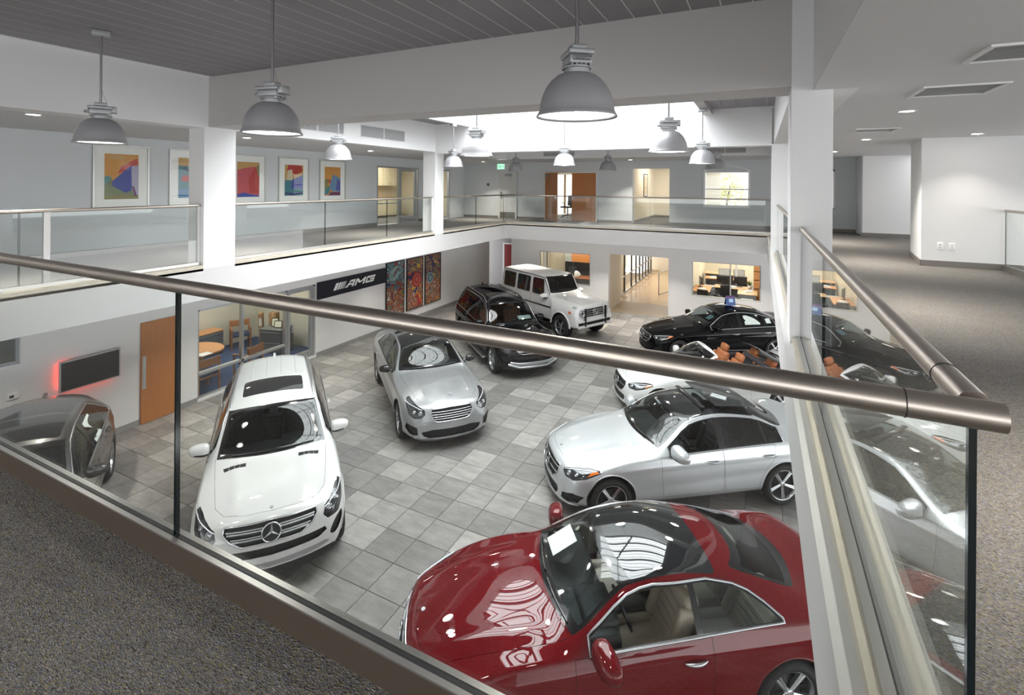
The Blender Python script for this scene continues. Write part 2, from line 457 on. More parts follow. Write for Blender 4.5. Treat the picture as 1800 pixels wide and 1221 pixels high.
def tables(c):
    W = c['W']/2; L = c['L']; sc, zc = c['cowl']; sh, zh = c['head']; sp = c['peak']; H = c['H']; of, wb = c['of'], c['wb']
    sg, zg = c['gt']; n0 = c.get('nose0', .48)
    lo = sg+.13; zlo = zg+c.get('lip', .055)
    hm = (lo+sc)/2; zhm = (zlo+zc)/2+c.get('hoodcrown', .028)
    rear = c['rear']                                     # roof line after the peak: (s,z)
    zt = [(0, n0), (.03, n0+(zg-n0)*.5), (sg, zg), (lo, zlo), (hm, zhm), (sc, zc), (sh, zh), (sp, H)]+rear+[(L-.015, c.get('tail0', .62)), (L, c.get('tail0', .62)-.1)]
    eg = c.get('edge', .065)
    zr = [(0, n0-.012), (.03, n0+(zg-n0)*.45), (sg, zg-.025), (lo, zlo-.035), (hm, zhm-.05), (sc-.02, zc-.055), (sc+c.get('apb', .14), zc-.02), (sh+c.get('hb', .10), zh-.045), (sp, H-eg)]+c['rear_e']+[(L-.015, c.get('tail0', .62)-.02), (L, c.get('tail0', .62)-.12)]
    tw = c.get('tw', .625)                               # roof width ratio
    wr = [(0, .50*W), (sg, .58*W), (.38, .67*W), (sc-.1, .775*W), (sc+.15, .80*W), (sh+c.get('hb', .10), (tw+.02)*W), (sp, tw*W)]+[(s, w*W) for s, w in c['rear_w']]+[(L, .6*W)]
    b0, b1, b2 = c['belt']
    sm = of+wb*.5; se = c['rear'][-1][0]
    zb = [(0, n0-.05), (sg, zg-.11), (.42, zlo-.02+(zhm-zlo)*.3-.06), (sc-.1, min(zc-.1, b0)), (sc+.2, b0), (sm, b1), (c['dlo'][2], b2)]+c['rear_b']+[(L, .44)]
    wbt = [(0, .74*W), (sg, .82*W), (.42, .89*W), (.8, .925*W), (sc+.2, .925*W), (sm, .93*W), (c['dlo'][2], .92*W), (L-.25, .87*W), (L-.05, .82*W), (L, .72*W)]
    wm = [(0, .80*W), (.12, .89*W), (.35, .96*W), (of, .998*W), (sm, .982*W), (of+wb, 1.*W), (L-.4, .96*W), (L-.1, .88*W), (L, .80*W)]
    k = c.get('lift', 0.)
    zm = [(0, .36+k), (.15, .50+k), (.5, .60+k), (sm, .64+k), (L-.4, .68+k), (L-.1, .6+k), (L, .40+k)]
    zl = [(0, .25+k), (.2, .27+k), (sm, .30+k), (L-.2, .33+k), (L, .35+k)]
    zu = [(0, .22+k), (.15, .18+k), (.6, .17+k), (sm, .18+k), (L-.5, .22+k), (L, .30+k)]
    wl = [(0, .74*W), (.15, .85*W), (.5, .95*W), (sm, .955*W), (L-.4, .94*W), (L, .76*W)]
    T = dict(zt=zt, zr=zr, wr=wr, zb=zb, wb=wbt, wm=wm, zm=zm, zl=zl, zu=zu, wl=wl)
    for n, v in c.get('over', {}).items(): T[n] = v
    return T
def build_car(c):
    """a whole car as an Empty with its parts; local +x forward, +y left, origin on the ground at mid wheelbase"""
    c['T'] = tables(c); k = Skin(c); bm = k.bm; L, W = k.L, k.W
    of, wb, rw = c['of'], c['wb'], c['rw']; xf = of+wb/2
    sc, zc = c['cowl']; sh, zh = c['head']
    cur = k.cur
    side = lambda f: f.normal.y > .25
    # --- wheel arches
    ra = rw+c.get('arch', .05)
    for ax in (of, of+wb):
        poly = [(ax+ra*math.cos(2*PI*i/36), rw+.015+ra*math.sin(2*PI*i/36)) for i in range(36)]
        poly = [p for p in poly if p[1] > rw-.08]
        i0 = max(range(len(poly)), key=lambda q: poly[q][0]-poly[q][1]*.01)
        a = sorted(poly, key=lambda p: -math.atan2(p[1]-rw+.09, p[0]-ax))
        a = [(a[0][0], -.2)]+a+[(a[-1][0], -.2)]
        k.cut('side', a, '_del', lambda f: f.calc_center_median().y > .52*W)
    # --- side glass
    s0, s1, s2 = c['dlo'][:3]                             # front tip, B pillar, rear end of glass
    topz = lambda s: min(cur('zr', s)-.03, c['dlo_top'](s) if 'dlo_top' in c else 9)
    botz = lambda s: cur('zb', s)+.012
    def band(a, b, n=9):
        bs = [(a+(b-a)*i/n, botz(a+(b-a)*i/n)) for i in range(n+1)]
        ts = [(b+(a-b)*i/n, topz(b+(a-b)*i/n)) for i in range(n+1)]
        ts = [(s, max(z, botz(s)+.012)) for s, z in ts]
        return bs+ts
    gf = lambda f: f.normal.y > .12
    dlo = band(s0, s2, 14)
    if c.get('open'):
        zz = lambda s: cur('zb', s)+.02
        k.cut('side', [(sh+.13, zz(sh+.13)), (3.0, zz(3.0)), (3.6, zz(3.6)), (4.04, zz(4.04)+.05), (4.04, 2), (sh+.10, 2)], '_del')
        k.cut('side', band(s0, sh+.2, 8), '_del', gf)
    elif c['wins']: k.cut('side', dlo, 'window_surround', gf)
    wins = c['wins']                                      # list of (s_a,s_b)
    wpoly = []
    for i, (a, b) in enumerate(wins):
        p = inset(band(a, b), .017); wpoly.append(p)
        if not c.get('open'): k.cut('side', p, 'side_window%d' % i, gf)
    # --- windscreen
    se0, se1 = sc+c.get('apb', .14)+.03, sh+c.get('hb', .10)-.02
    def surf(s, y):
        zt, zr, wr = cur('zt', s), cur('zr', s), cur('wr', s)
        return zt-(zt-zr)*min(1, abs(y)/wr)**2.3
    if c.get('front_glass', True):
        E = [(cur('wr', s)-.03, cur('zr', s)+.006) for s in np.linspace(se0, se1, 7)]
        ye, yt = E[0][0], E[-1][0]
        bot = [(y, surf(sc+.035+(se0-sc-.035)*(y/ye)**2, y)) for y in np.linspace(-.2, ye, 7)][:-1]
        bot = [(y, surf(sc+.035+(se0-sc-.035)*(max(y, 0)/ye)**2, max(y, 0))) for y in np.linspace(-.2, ye, 8)][:-1]
        top = [(y, surf(sh+.0+(se1-sh)*(max(y, 0)/yt)**2, max(y, 0))) for y in np.linspace(yt, -.2, 7)][1:]
        wp = bot+E+top
        ff = lambda f: f.normal.x < -.1 and sc-.06 < f.calc_center_median().x < sh+.3 and f.normal.z > .05
        k.cut('front', wp, 'windshield_border', ff)
        wpi = inset(wp, .035); k.cut('front', wpi, 'windshield', ff)
    # --- rear glass
    if 'rglass' in c:
        (ra0, ya0), (rb0, yb0) = c['rglass']              # (s top, half width top), (s base, half width base)
        ztop, zbot = cur('zt', ra0)-.02, cur('zt', rb0)+.0
        rp = rounded([(-.3, zbot), (yb0, zbot-.0), (ya0, ztop-.02), (-.3, ztop)], .05)
        fr = lambda f: f.normal.x > .12 and ra0-.1 < f.calc_center_median().x < rb0+.25 and f.normal.z > -.1
        k.cut('front', rp, 'rear_window_border', fr); k.cut('front', inset(rp, .03), 'rear_window', fr)
    # --- roof glass
    for i, (a, b, y) in enumerate(c.get('roofglass', [])):
        p = rounded([(a, -.3), (a+.01, y*.96), (a+.05, y), (b-.04, y*.985), (b, y*.95), (b, -.3)], .03, 2)
        k.cut('plan', p, c.get('roofglass_names', ['roof_glass', 'roof_glass_rear'])[i], lambda f: f.normal.z > .35, only=['body'])
    if 'roofhole' in c:
        a, b, y = c['roofhole']; k.cut('plan', rounded([(a, -.3), (a, y), (b, y), (b, -.3)], .03, 2), '_del', lambda f: f.normal.z > .35)
    # --- bonnet
    up = lambda f: f.normal.z > .2 and f.calc_center_median().x < sc+.2
    hp = c['hood']
    hp = [(hp[0][0], -.3)]+hp+[(sc+.05, -.3)]
    k.cut('plan', hp, '_gap', up, only=['body']); k.cut('plan', inset(hp, .004), 'hood', up, only=['_gap'])
    # --- doors
    for i, dp in enumerate(c['doors']):
        k.cut('side', dp, '_gap', side, only=['body']); k.cut('side', inset(dp, .004), 'door%d' % i, side, only=['_gap'])
    # --- nose
    fr = lambda f: f.normal.x < -.12 and f.calc_center_median().x < .75
    for nm, poly, mode in c['fascia']:
        if mode == 'front': k.cut('front', poly, nm, fr)
        elif mode == 'plan': k.cut('plan', poly, nm, up)
        else: k.cut(oblique(mode), poly, nm, lambda f: f.calc_center_median().x < 1.1 and (f.normal.x < -.05 or f.normal.z > .3 or f.normal.y > .5), only=['body', 'bezel', 'headlight'])
    if 'tail' in c:
        k.cut('front', c['tail'], 'taillight', lambda f: f.calc_center_median().x > L-.6 and f.normal.x > .1)
    # --- lower cladding
    if c.get('clad'):
        k.cut('side', [(-.1, -.1), (L+.1, -.1), (L+.1, c['clad']), (-.1, c['clad'])], 'sill_cladding', lambda f: True, only=['body'])
    bm.normal_update(); bm.verts.index_update()
    nor = {}
    for v in bm.verts:
        n = v.normal.copy()
        if abs(v.co.y) < 1e-4: n.y = 0; n.normalize()
        nor[v.index] = n
    bm.verts.ensure_lookup_table()
    zones = {}
    for f in bm.faces: zones.setdefault(k.names[f[k.zone]], []).append(f)
    k.zones = zones
    root = empty(c['name'], (0, 0, 0), 0, c['label'], 'car', 'cars on the showroom floor')
    k.root = root; k.parts = {}
    def emit(name, zn, mat, sd='B', push=0., parent=None, flip=False):
        fs = [f for z in zn for f in zones.get(z, [])]
        if not fs: return None
        V = []; F = []; NN = []
        for sgn in ((1, -1) if sd == 'B' else ((1,) if sd == 'L' else (-1,))):
            idx = {}
            for f in fs:
                r = []
                for v in f.verts:
                    if v.index not in idx:
                        idx[v.index] = len(V); n = nor[v.index]; p = v.co-n*push
                        V.append((xf-p.x, sgn*p.y, p.z)); NN.append((-n.x, sgn*n.y, n.z) if not flip else (n.x, -sgn*n.y, -n.z))
                    r.append(idx[v.index])
                F.append(r[::-1] if (sgn == 1) != flip else r)
        me = bpy.data.meshes.new(name); me.from_pydata(V, [], F); me.materials.append(mat)
        me.polygons.foreach_set('use_smooth', [True]*len(F)); me.update()
        me.normals_split_custom_set_from_vertices(NN)
        return link(name, me, parent or root)
    k.emit = emit
    P = c['paint']; tr = pbr('car_trim_black', (.006, .006, .007), .12, 0, .6); gap = pbr('car_gap', (.004, .004, .004), .8)
    chrome = pbr('car_chrome', (.72, .73, .75), .12, 1.); satin = pbr('car_satin', (.55, .56, .58), .3, 1.)
    plast = pbr('car_plastic', (.016, .016, .017), .45); mesh_dark = pbr('car_mesh', (.008, .008, .009), .5)
    gl = glassmat('car_glass', c.get('tint', (.50, .56, .56)), 1.5, 1.15); gdk = glassmat('car_glass_dark', (.07, .075, .08), 1.5, 1.2)
    body_z = ['body']
    body = emit('body', body_z, P); k.body = body
    emit('shut_lines', ['_gap'], gap, push=.006)
    emit('hood', ['hood'], P)
    for i in range(len(c['doors'])):
        for sd in 'LR': k.parts['door%d%s' % (i, sd)] = emit('door', ['door%d' % i], P, sd)
    for sd in 'LR': emit('window_surround', ['window_surround'], tr, sd, push=-.001)
    emit('windshield_border', ['windshield_border'], tr, push=-.001); emit('rear_window_border', ['rear_window_border'], tr, push=-.001)
    emit('windshield', ['windshield'], gl); emit('rear_window', ['rear_window'], c.get('rgl', gdk))
    for i in range(len(wins)):
        for sd in 'LR' if not (i == 0 and c.get('window_down')) else '': emit('side_window', ['side_window%d' % i], gl if i == 0 and not c.get('dark_sides') else (gl if c.get('clear_rear') else gdk), sd)
    for nm in c.get('roofglass_names', ['roof_glass', 'roof_glass_rear']):
        emit(nm, [nm], c.get('roof_mat', pbr('roof_glass_black', (.012, .013, .015), .03, 0, 1.)))
    emit('sill_cladding', ['sill_cladding'], plast)
    for sd in 'LR': emit('taillight', ['taillight'], pbr('car_taillight', (.25, .01, .012), .15, 0, 1.), sd)
    # lining seen through the glass
    lin_m = c.get('lining', pbr('cabin_dark', (.02, .02, .021), .8))
    zl = [f for z in ('body', 'door0', 'door1', 'window_surround') for f in zones.get(z, []) if .52 < f.calc_center_median().z and sc+.1 < f.calc_center_median().x < c.get('lin_end', L-.5)]
    zones['_lin'] = zl; emit('cabin_lining', ['_lin'], lin_m, push=.014, flip=True)
    # floor of the cabin
    MB().box(xf-c.get('lin_end', L-.5), xf-sc-.05, -W*.86, W*.86, .30, .34).build('cabin_floor', plast, root)
    # --- side window bright trim
    if c.get('brightwork'):
        for sg, in ((1,), (-1,)):
            pts = []
            for s, z in resample(dlo, .05):
                if c.get('open'): break
                p, n = k.psd(s, z)
                if p is None: continue
                p = p+n*.003; pts.append((xf-p.x, sg*p.y, p.z))
            if pts: MB().tube(pts, c.get('trim_r', .0085), 6, closed=True).build('window_trim', c['brightwork'], root)
    # --- wheels
    tm, rm, dm, sm = wheel_meshes(rw, c.get('tw_', .235), *c['rim'])
    for ax in (of, of+wb):
        for sg in (1, -1):
            st = math.radians(c.get('steer', 0)) if ax == of else 0
            o = link('wheel', tm, root, (xf-ax, sg*(W-c.get('tw_', .235)/2-c.get('wheel_in', .03)), rw)); o.rotation_euler = (0, 0, st+(0 if sg == 1 else PI))
            link('rim', rm, o); link('brake_disc', dm, o); link('spokes', sm, o)
    # arch liners
    for ax in (of, of+wb):
        for sg in (1, -1):
            m = MB(); n = 16; v = []
            for i in range(n+1):
                a = PI*1.0*i/n
                v += [(xf-ax+(ra+.012)*math.cos(a), sg*(W-.40), rw+.015+(ra+.012)*math.sin(a)), (xf-ax+(ra+.012)*math.cos(a), sg*(W-.035), rw+.015+(ra+.012)*math.sin(a))]
            m.add(v, [(2*i, 2*i+1, 2*i+3, 2*i+2) for i in range(n)], True)
            m.add(v, [[2*i for i in range(n+1)]])
            m.build('arch_liner', plast, root)
    # arch lips
    if c.get('lips', True):
        for ax in (of, of+wb):
            for sg in (1, -1):
                pts = []
                for i in range(29):
                    a = PI*(-.06+1.12*i/28); s, z = ax+(ra+.004)*math.cos(a), rw+.015+(ra+.004)*math.sin(a)
                    p, n = k.psd(s, z)
                    if p is None or p.y < .6*W: continue
                    pts.append((xf-s, sg*(p.y-.004), z))
                if len(pts) > 3: MB().tube(pts, .010, 6).build('arch_trim', c.get('lip_mat', P), root)
    # --- door mirrors
    mx, mz = c['mirror']; p, n = k.psd(mx, mz-.05)
    yb = p.y if p else W*.93
    for sg in (1, -1):
        m = MB(); me = bmesh.new(); bmesh.ops.create_uvsphere(me, u_segments=20, v_segments=12, radius=1)
        for v in me.verts:
            x, y, z = v.co
            sup = lambda q: math.copysign(abs(q)**.72, q)
            x2 = sup(x)*(.085 if x > 0 else .05)*c.get('mir', 1); y2 = sup(y)*.125*c.get('mir', 1); z2 = sup(z)*.078*c.get('mir', 1)
            z2 *= 1-.18*(y2/.125)
            v.co = (x2-.02*y2/.125, y2, z2)
        me.verts.index_update()
        cx, cy, cz = xf-mx, sg*(yb+.135), mz+.035
        vs = [(cx+v.co.x, cy+sg*v.co.y, cz+v.co.z) for v in me.verts]
        top = [f for f in me.faces if f.calc_center_median().z > -.035*c.get('mir', 1)]; bt = [f for f in me.faces if f not in set(top)]
        ix = lambda f: [v.index for v in f.verts][::sg]
        mm = MB().add(vs, [ix(f) for f in top], True).build('mirror', c.get('mirror_mat', P), root)
        MB().add(vs, [ix(f) for f in bt], True).cyl((cx-.01, sg*(yb-.03), cz-.06), (cx-.005, sg*(yb+.07), cz-.045), .022, .018).build('mirror_base', tr, mm)
        me.free()
    # --- door handles
    for s, z in c.get('handles', []):
        p, n = k.psd(s, z)
        if p is None: continue
        for sg in (1, -1):
            pts = []
            for t in np.linspace(-.5, .5, 7):
                q, nn = k.psd(s+t*.21, z)
                if q is None: q = p
                pts.append((xf-q.x, sg*(q.y+.034-.1*t*t), q.z))
            MB().tube(pts, [.007, .014, .017, .017, .017, .014, .007], 8).build('door_handle', c.get('handle_mat', P), root)
    # --- front star, bars etc
    c['dress'](k, c, xf, root, chrome, tr, mesh_dark, plast, satin)
    # --- wipers
    if c.get('wipers', True):
        for sg, off in ((1, .06), (1, -.55)):
            pts = []
            for t in np.linspace(0, 1, 6):
                y = off+.52*t if off > 0 else off+.5*t
                s = sc+.07+.10*t*0+(se0-sc-.05)*(y/(.8*W))**2
                q, n = k.ppl(s, abs(y))
                if q is None: continue
                pts.append((xf-q.x, y, q.z+.014))
            if len(pts) > 2: MB().tube(pts, .010, 6).build('wiper', tr, root)
    # --- cabin
    cabin(k, c, xf, root)
    bm.free(); k.bm = None
    return root, k
def cabin(k, c, xf, root):
    sc, zc = c['cowl']; sh, zh = c['head']; W = k.W
    smat = c['seat_mat']; dm = c.get('dash_mat', pbr('cabin_dash', (.018, .019, .02), .55)); lz = c.get('floorz', .33)
    # dashboard
    m = MB(); ds = sc+.42; z1 = zc-.035
    m.rbox(xf-ds-.22, xf-sc-.12, -W*.80, W*.80, z1-.30, z1-.02, .06)
    m.rbox(xf-ds-.24, xf-ds+.10, W*.12, W*.66, z1-.12, z1+.03, .05)
    m.rbox(xf-ds-.95, xf-ds, -.11, .11, lz, z1-.30, .04)
    m.build('dashboard', dm, root)
    # steering wheel (left)
    C = Vector((xf-ds-.34, W*.40, z1-.06)); M = Matrix.Translation(C) @ Matrix.Rotation(math.radians(-68), 4, 'Y')
    m = MB().tube([M @ Vector((.185*math.cos(2*PI*i/28), .185*math.sin(2*PI*i/28), 0)) for i in range(28)], .015, 8, closed=True)
    m.rbox(-.05, .05, -.07, .07, -.02, .015, .015, M)
    for a in (90, 270, 180): m.rbox(.03, .18, -.018, .018, -.008, .008, .006, M @ Matrix.Rotation(math.radians(a), 4, 'Z'))
    m.cyl(M @ Vector((0, 0, -.01)), M @ Vector((0, 0, -.22)), .03)
    m.build('steering_wheel', pbr('steering_black', (.012, .012, .013), .4), root)
    sm, hm = seat_mesh(smat.name, smat)
    srow = [c['seats'][0]]+([c['seats'][1]] if len(c['seats']) > 1 else [])
    for i, s in enumerate(srow):
        for y in ((W*.42, -W*.42)):
            o = link('seat', sm, root, (xf-s, y, lz)); link('headrest', hm, o)
            if i == 1: o.scale = (1, 1.15, c.get('rear_seat', .86))
    if c.get('rear_view_mirror', True):
        q, n = k.ppl(sh-.12, .0)
        if q is not None: MB().rbox(xf-q.x-.10, xf-q.x-.07, -.12, .12, q.z-.13, q.z-.07, .015).cyl((xf-q.x-.08, 0, q.z-.1), (xf-q.x, 0, q.z-.03), .01).build('rear_view_mirror', pbr('car_trim_black', (.006, .006, .007), .12, 0, .6), root)
# ------------------------------------------------------------------ fronts
def fpts(k, xf, pts, off=.004):
    out = []
    for y, z in pts:
        p, n = k.pfr(abs(y), z)
        if p is None: continue
        out.append((xf-p.x+off, y, z))
    return out
def mirror_poly(poly):
    """closed outline of both halves from a half polygon that dips below y=0"""
    r = [(max(y, 0), z) for y, z in poly]
    r = [p for i, p in enumerate(r) if i == 0 or p != r[i-1]]
    return r
def outline_both(k, xf, poly, r, mat, root, name, off=.004, step=.05):
    h = [p for p in poly if p[0] > -.01]
    lo = (0, [p for p in poly if p[0] < 0][0][1]); hi = (0, [p for p in poly if p[0] < 0][-1][1])
    line = resample([lo]+h+[hi], step, closed=False)
    full = line+[(-y, z) for y, z in line[::-1][1:-1]]
    pts = fpts(k, xf, full, off)
    if len(pts) > 6: return MB().tube(pts, r, 8, closed=True).build(name, mat, root)
def outline_side(k, xf, poly, r, mat, root, name, off=.004, step=.05):
    for sg in (1, -1):
        pts = [(x, sg*y, z) for x, y, z in fpts(k, xf, resample(poly, step), off)]
        if len(pts) > 6: MB().tube(pts, r, 6, closed=True).build(name, mat, root)
def starface(k, xf, z, r, off, tilt, mat, root, name='star_emblem', back=None):
    p, n = k.pfr(0, z)
    M = Matrix.Translation((xf-p.x+off, 0, z)) @ Matrix.Rotation(math.radians(-tilt), 4, 'Y') @ Matrix(((0, 0, 1, 0), (1, 0, 0, 0), (0, 1, 0, 0), (0, 0, 0, 1)))
    o = star_mb(MB(), M, r, r*.12).build(name, mat, root)
    if back is not None:
        MB().cyl(M @ Vector((0, 0, -.015)), M @ Vector((0, 0, -.004)), r*1.0, n=28).build('emblem_back', back, o)
    return o
def nose_parts(k, c, xf, root, chrome, tr, mesh_dark, plast, satin):
    """parts common to every front: grille recess, intakes, headlights"""
    em = k.emit; z = k.zones
    g = em('grille', ['grille'], mesh_dark, push=c.get('grille_in', .03))
    for sd in 'LR':
        em('air_intake', ['intake'], mesh_dark, sd, push=.03)
        h = em('headlight', ['headlight'], pbr('headlight_glass', (.035, .037, .04), .05, .2, 1.), sd)
        if h is None: continue
        em('indicator', ['amber'], pbr('indicator_amber', (.75, .17, .02), .12, 0, 1.), sd, parent=h)
        em('headlight_bezel', ['bezel'], tr, sd, parent=h)
        sg = 1 if sd == 'L' else -1
        for (y, zz, r) in c.get('lamps', []):
            p, n = k.pfr(y, zz)
            if p is None: continue
            q = Vector((xf-p.x, sg*p.y, p.z)); nn = Vector((-n.x, sg*n.y, n.z))
            A = nn.to_track_quat('Z', 'Y').to_matrix().to_4x4()
            M = Matrix.Translation(q-nn*.004) @ A
            MB().lathe([(r, 0), (r*.95, .006), (r*.82, .008), (r*.75, .002)], 24, M).lathe([(r*.74, .001), (r*.5, .008), (.001, .012)], 24, M).build('lamp_lens', pbr('lamp_lens', (.55, .57, .6), .05, .9), h)
        if 'drl' in c:
            pts = [(x, sg*y, zz) for x, y, zz in fpts(k, xf, resample(c['drl'], .04, False), .003)]
            if len(pts) > 2: MB().tube(pts, .007, 6).build('light_strip', pbr('light_strip', (.85, .87, .9), .2, .2), h)
    if 'lower_grille' in z: em('lower_grille', ['lower_grille'], mesh_dark, push=.03)
    if 'skid' in z: em('skid_plate', ['skid'], satin)
    if 'valance' in z: em('front_valance', ['valance'], plast)
    return g
def dress_c(k, c, xf, root, chrome, tr, mesh_dark, plast, satin):
    g = nose_parts(k, c, xf, root, chrome, tr, mesh_dark, plast, satin)
    outline_both(k, xf, c['grille_poly'], .011, c.get('grille_frame', chrome), root, 'grille_frame', .002)
    for zz, yw, r in c.get('slats', []):
        pts = fpts(k, xf, [(y, zz) for y in np.linspace(-yw, yw, 13)], -.008)
        MB().tube(pts, r, 8).build('grille_slat', c.get('slat_mat', satin), g)
    if 'star' in c: starface(k, xf, c['star'][0], c['star'][1], c.get('star_off', .012), c['star'][2], chrome, root, back=mesh_dark if c.get('star_back', True) else None)
    if 'badge' in c:
        q, n = k.ppl(c['badge'], 0); MB().cyl((xf-q.x, 0, q.z-.01), (xf-q.x+n.x*-.006, 0, q.z+.006), .026, .022, 20).build('hood_badge', satin, root)
    if 'splitter' in c:
        zz, yw, r = c['splitter']
        pts = fpts(k, xf, [(y, zz+.02*(abs(y)/yw)**2) for y in np.linspace(-yw, yw, 21)], .006)
        MB().tube(pts, r, 8).build('bumper_trim', c.get('split_mat', chrome), root)
    if 'fin' in c:
        q, n = k.ppl(c['fin'], 0); M = Matrix(((1, 0, 0, xf-q.x), (0, 0, 1, -.02), (0, 1, 0, q.z-.005), (0, 0, 0, 1)))
        MB().prism([(.10, 0), (-.10, 0), (-.085, .055), (-.05, .06)], .04, M).build('roof_antenna', c['paint'], root)
def doorpoly(T, s0, s1, zlo=.33, arch=None, slant=0.):
    zb = lambda s: float(pch(T['zb'], s))+.004
    p = [(s0+.03, zlo)]
    if arch is None: p += [(s1, zlo), (s1, .6), (s1+slant, zb(s1+slant))]
    else: p += arch+[(s1, zb(s1))]
    e = s1+(slant if arch is None else 0)
    p += [(e+(s0-e)*t, zb(e+(s0-e)*t)) for t in (.25, .5, .75)]
    p += [(s0, zb(s0)), (s0-.005, .62)]
    return p
def spec_c(kind, name, label, paint_m, seat_m, **kw):
    """compact executive car: sedan / coupe / cabrio"""
    c = dict(name=name, label=label, paint=paint_m, seat_mat=seat_m, L=4.69, W=1.81, H=1.44, of=.79, wb=2.84, rw=.325,
             cowl=(1.42, .985), head=(2.10, 1.365), peak=2.62, gt=(.10, .73), nose0=.50, lip=.05,
             belt=(.895, .925, .965), rim=(5, 'star'), domes=(.44, .09, .012), creases=[(.75, .755, 4.45, .86, .012, .028), (1.15, .46, 3.6, .60, -.010, .07)])
    c['rear'] = [(3.3, 1.375), (3.98, 1.115), (4.52, 1.07), (4.64, .93)]
    c['rear_e'] = [(3.25, 1.31), (3.70, 1.145), (3.98, 1.05), (4.50, 1.02), (4.63, .90)]
    c['rear_w'] = [(3.3, .60), (3.98, .69), (4.5, .76), (4.62, .74)]
    c['rear_b'] = [(4.0, .955), (4.5, .93), (4.63, .80)]
    c['dlo'] = (1.72, 2.60, 3.66); c['wins'] = [(1.72, 2.565), (2.635, 3.35), (3.36, 3.66)]
    c['rglass'] = ((3.30, .50), (3.95, .60))
    if kind == 'coupe':
        c.update(H=1.405, head=(2.12, 1.335), peak=2.66)
        c['rear'] = [(3.25, 1.335), (4.08, 1.075), (4.52, 1.03), (4.64, .90)]
        c['rear_e'] = [(3.2, 1.275), (3.75, 1.115), (4.05, 1.02), (4.50, .98), (4.63, .87)]
        c['rear_w'] = [(3.25, .60), (4.0, .68), (4.5, .74), (4.62, .72)]
        c['belt'] = (.885, .915, .965); c['rear_b'] = [(3.95, .96), (4.5, .91), (4.63, .78)]
        c['dlo'] = (1.72, 2.72, 3.59); c['wins'] = [(1.72, 2.74), (2.765, 3.59)]
        c['rglass'] = ((3.28, .50), (4.05, .58))
        c['dlo_top'] = lambda s: 1.285-max(0, s-2.9)*.22-.6*max(0, s-3.2)**1.6
    c['hood'] = [(.165, 0), (.19, .30), (.28, .52), (.45, .60), (1.0, .665), (1.58, .705), (1.50, .5), (1.47, 0)]
    if kind == 'cabrio':
        c.update(H=1.405)
    c.update(kw)
    T = tables(c)
    if kind == 'sedan': c['doors'] = [doorpoly(T, 1.58, 2.60), doorpoly(T, 2.605, 3.50, .33, [(3.20, .33), (3.235, .50), (3.33, .66), (3.46, .78)])]
    else: c['doors'] = [doorpoly(T, 1.58, 2.86)]
    G = [(-.2, .475), (.30, .475), (.385, .53), (.425, .62), (.40, .685), (-.2, .70)]
    c['grille_poly'] = G
    c['fascia'] = [('grille', G, 'front'),
                   ('bezel', [(.49, .66), (.56, .605), (.72, .60), (.90, .655), (1.045, .735), (1.01, .77), (.86, .765), (.66, .735), (.50, .695)], 35),
                   ('headlight', [(.505, .662), (.565, .62), (.72, .615), (.89, .668), (1.02, .738), (.99, .758), (.86, .752), (.66, .722), (.52, .688)], 35),
                   ('amber', [(.90, .680), (1.02, .738), (.99, .758), (.93, .745)], 35),
                   ('lower_grille', [(-.2, .255), (.40, .255), (.46, .33), (.44, .395), (-.2, .395)], 'front'),
                   ('intake', [(.53, .27), (.76, .285), (.82, .40), (.74, .43), (.56, .36)], 'front')]
    c['lamps'] = [(.60, .665, .036), (.70, .675, .030)]; c['drl'] = [(.52, .690), (.62, .715), (.72, .735), (.80, .748)]
    c['slats'] = [(.555, .39, .009), (.635, .41, .009)]; c['star'] = (.592, .085, 12); c['badge'] = .24
    c['splitter'] = (.205, .72, .014)
    c['mirror'] = (1.84, .955); c['mir'] = 1.18
    c['handles'] = [(2.42, .80), (3.36, .83)] if kind == 'sedan' else [(2.68, .79)]
    c['handle_mat'] = pbr('car_satin', (.55, .56, .58), .3, 1.)
    c['seats'] = (2.38, 3.25); c['dress'] = dress_c
    c['tail'] = [(.45, .80), (.88, .78), (.88, .94), (.6, .95), (.45, .90)]
    c['brightwork'] = pbr('car_satin', (.55, .56, .58), .3, 1.)
    c.update(kw)
    return c
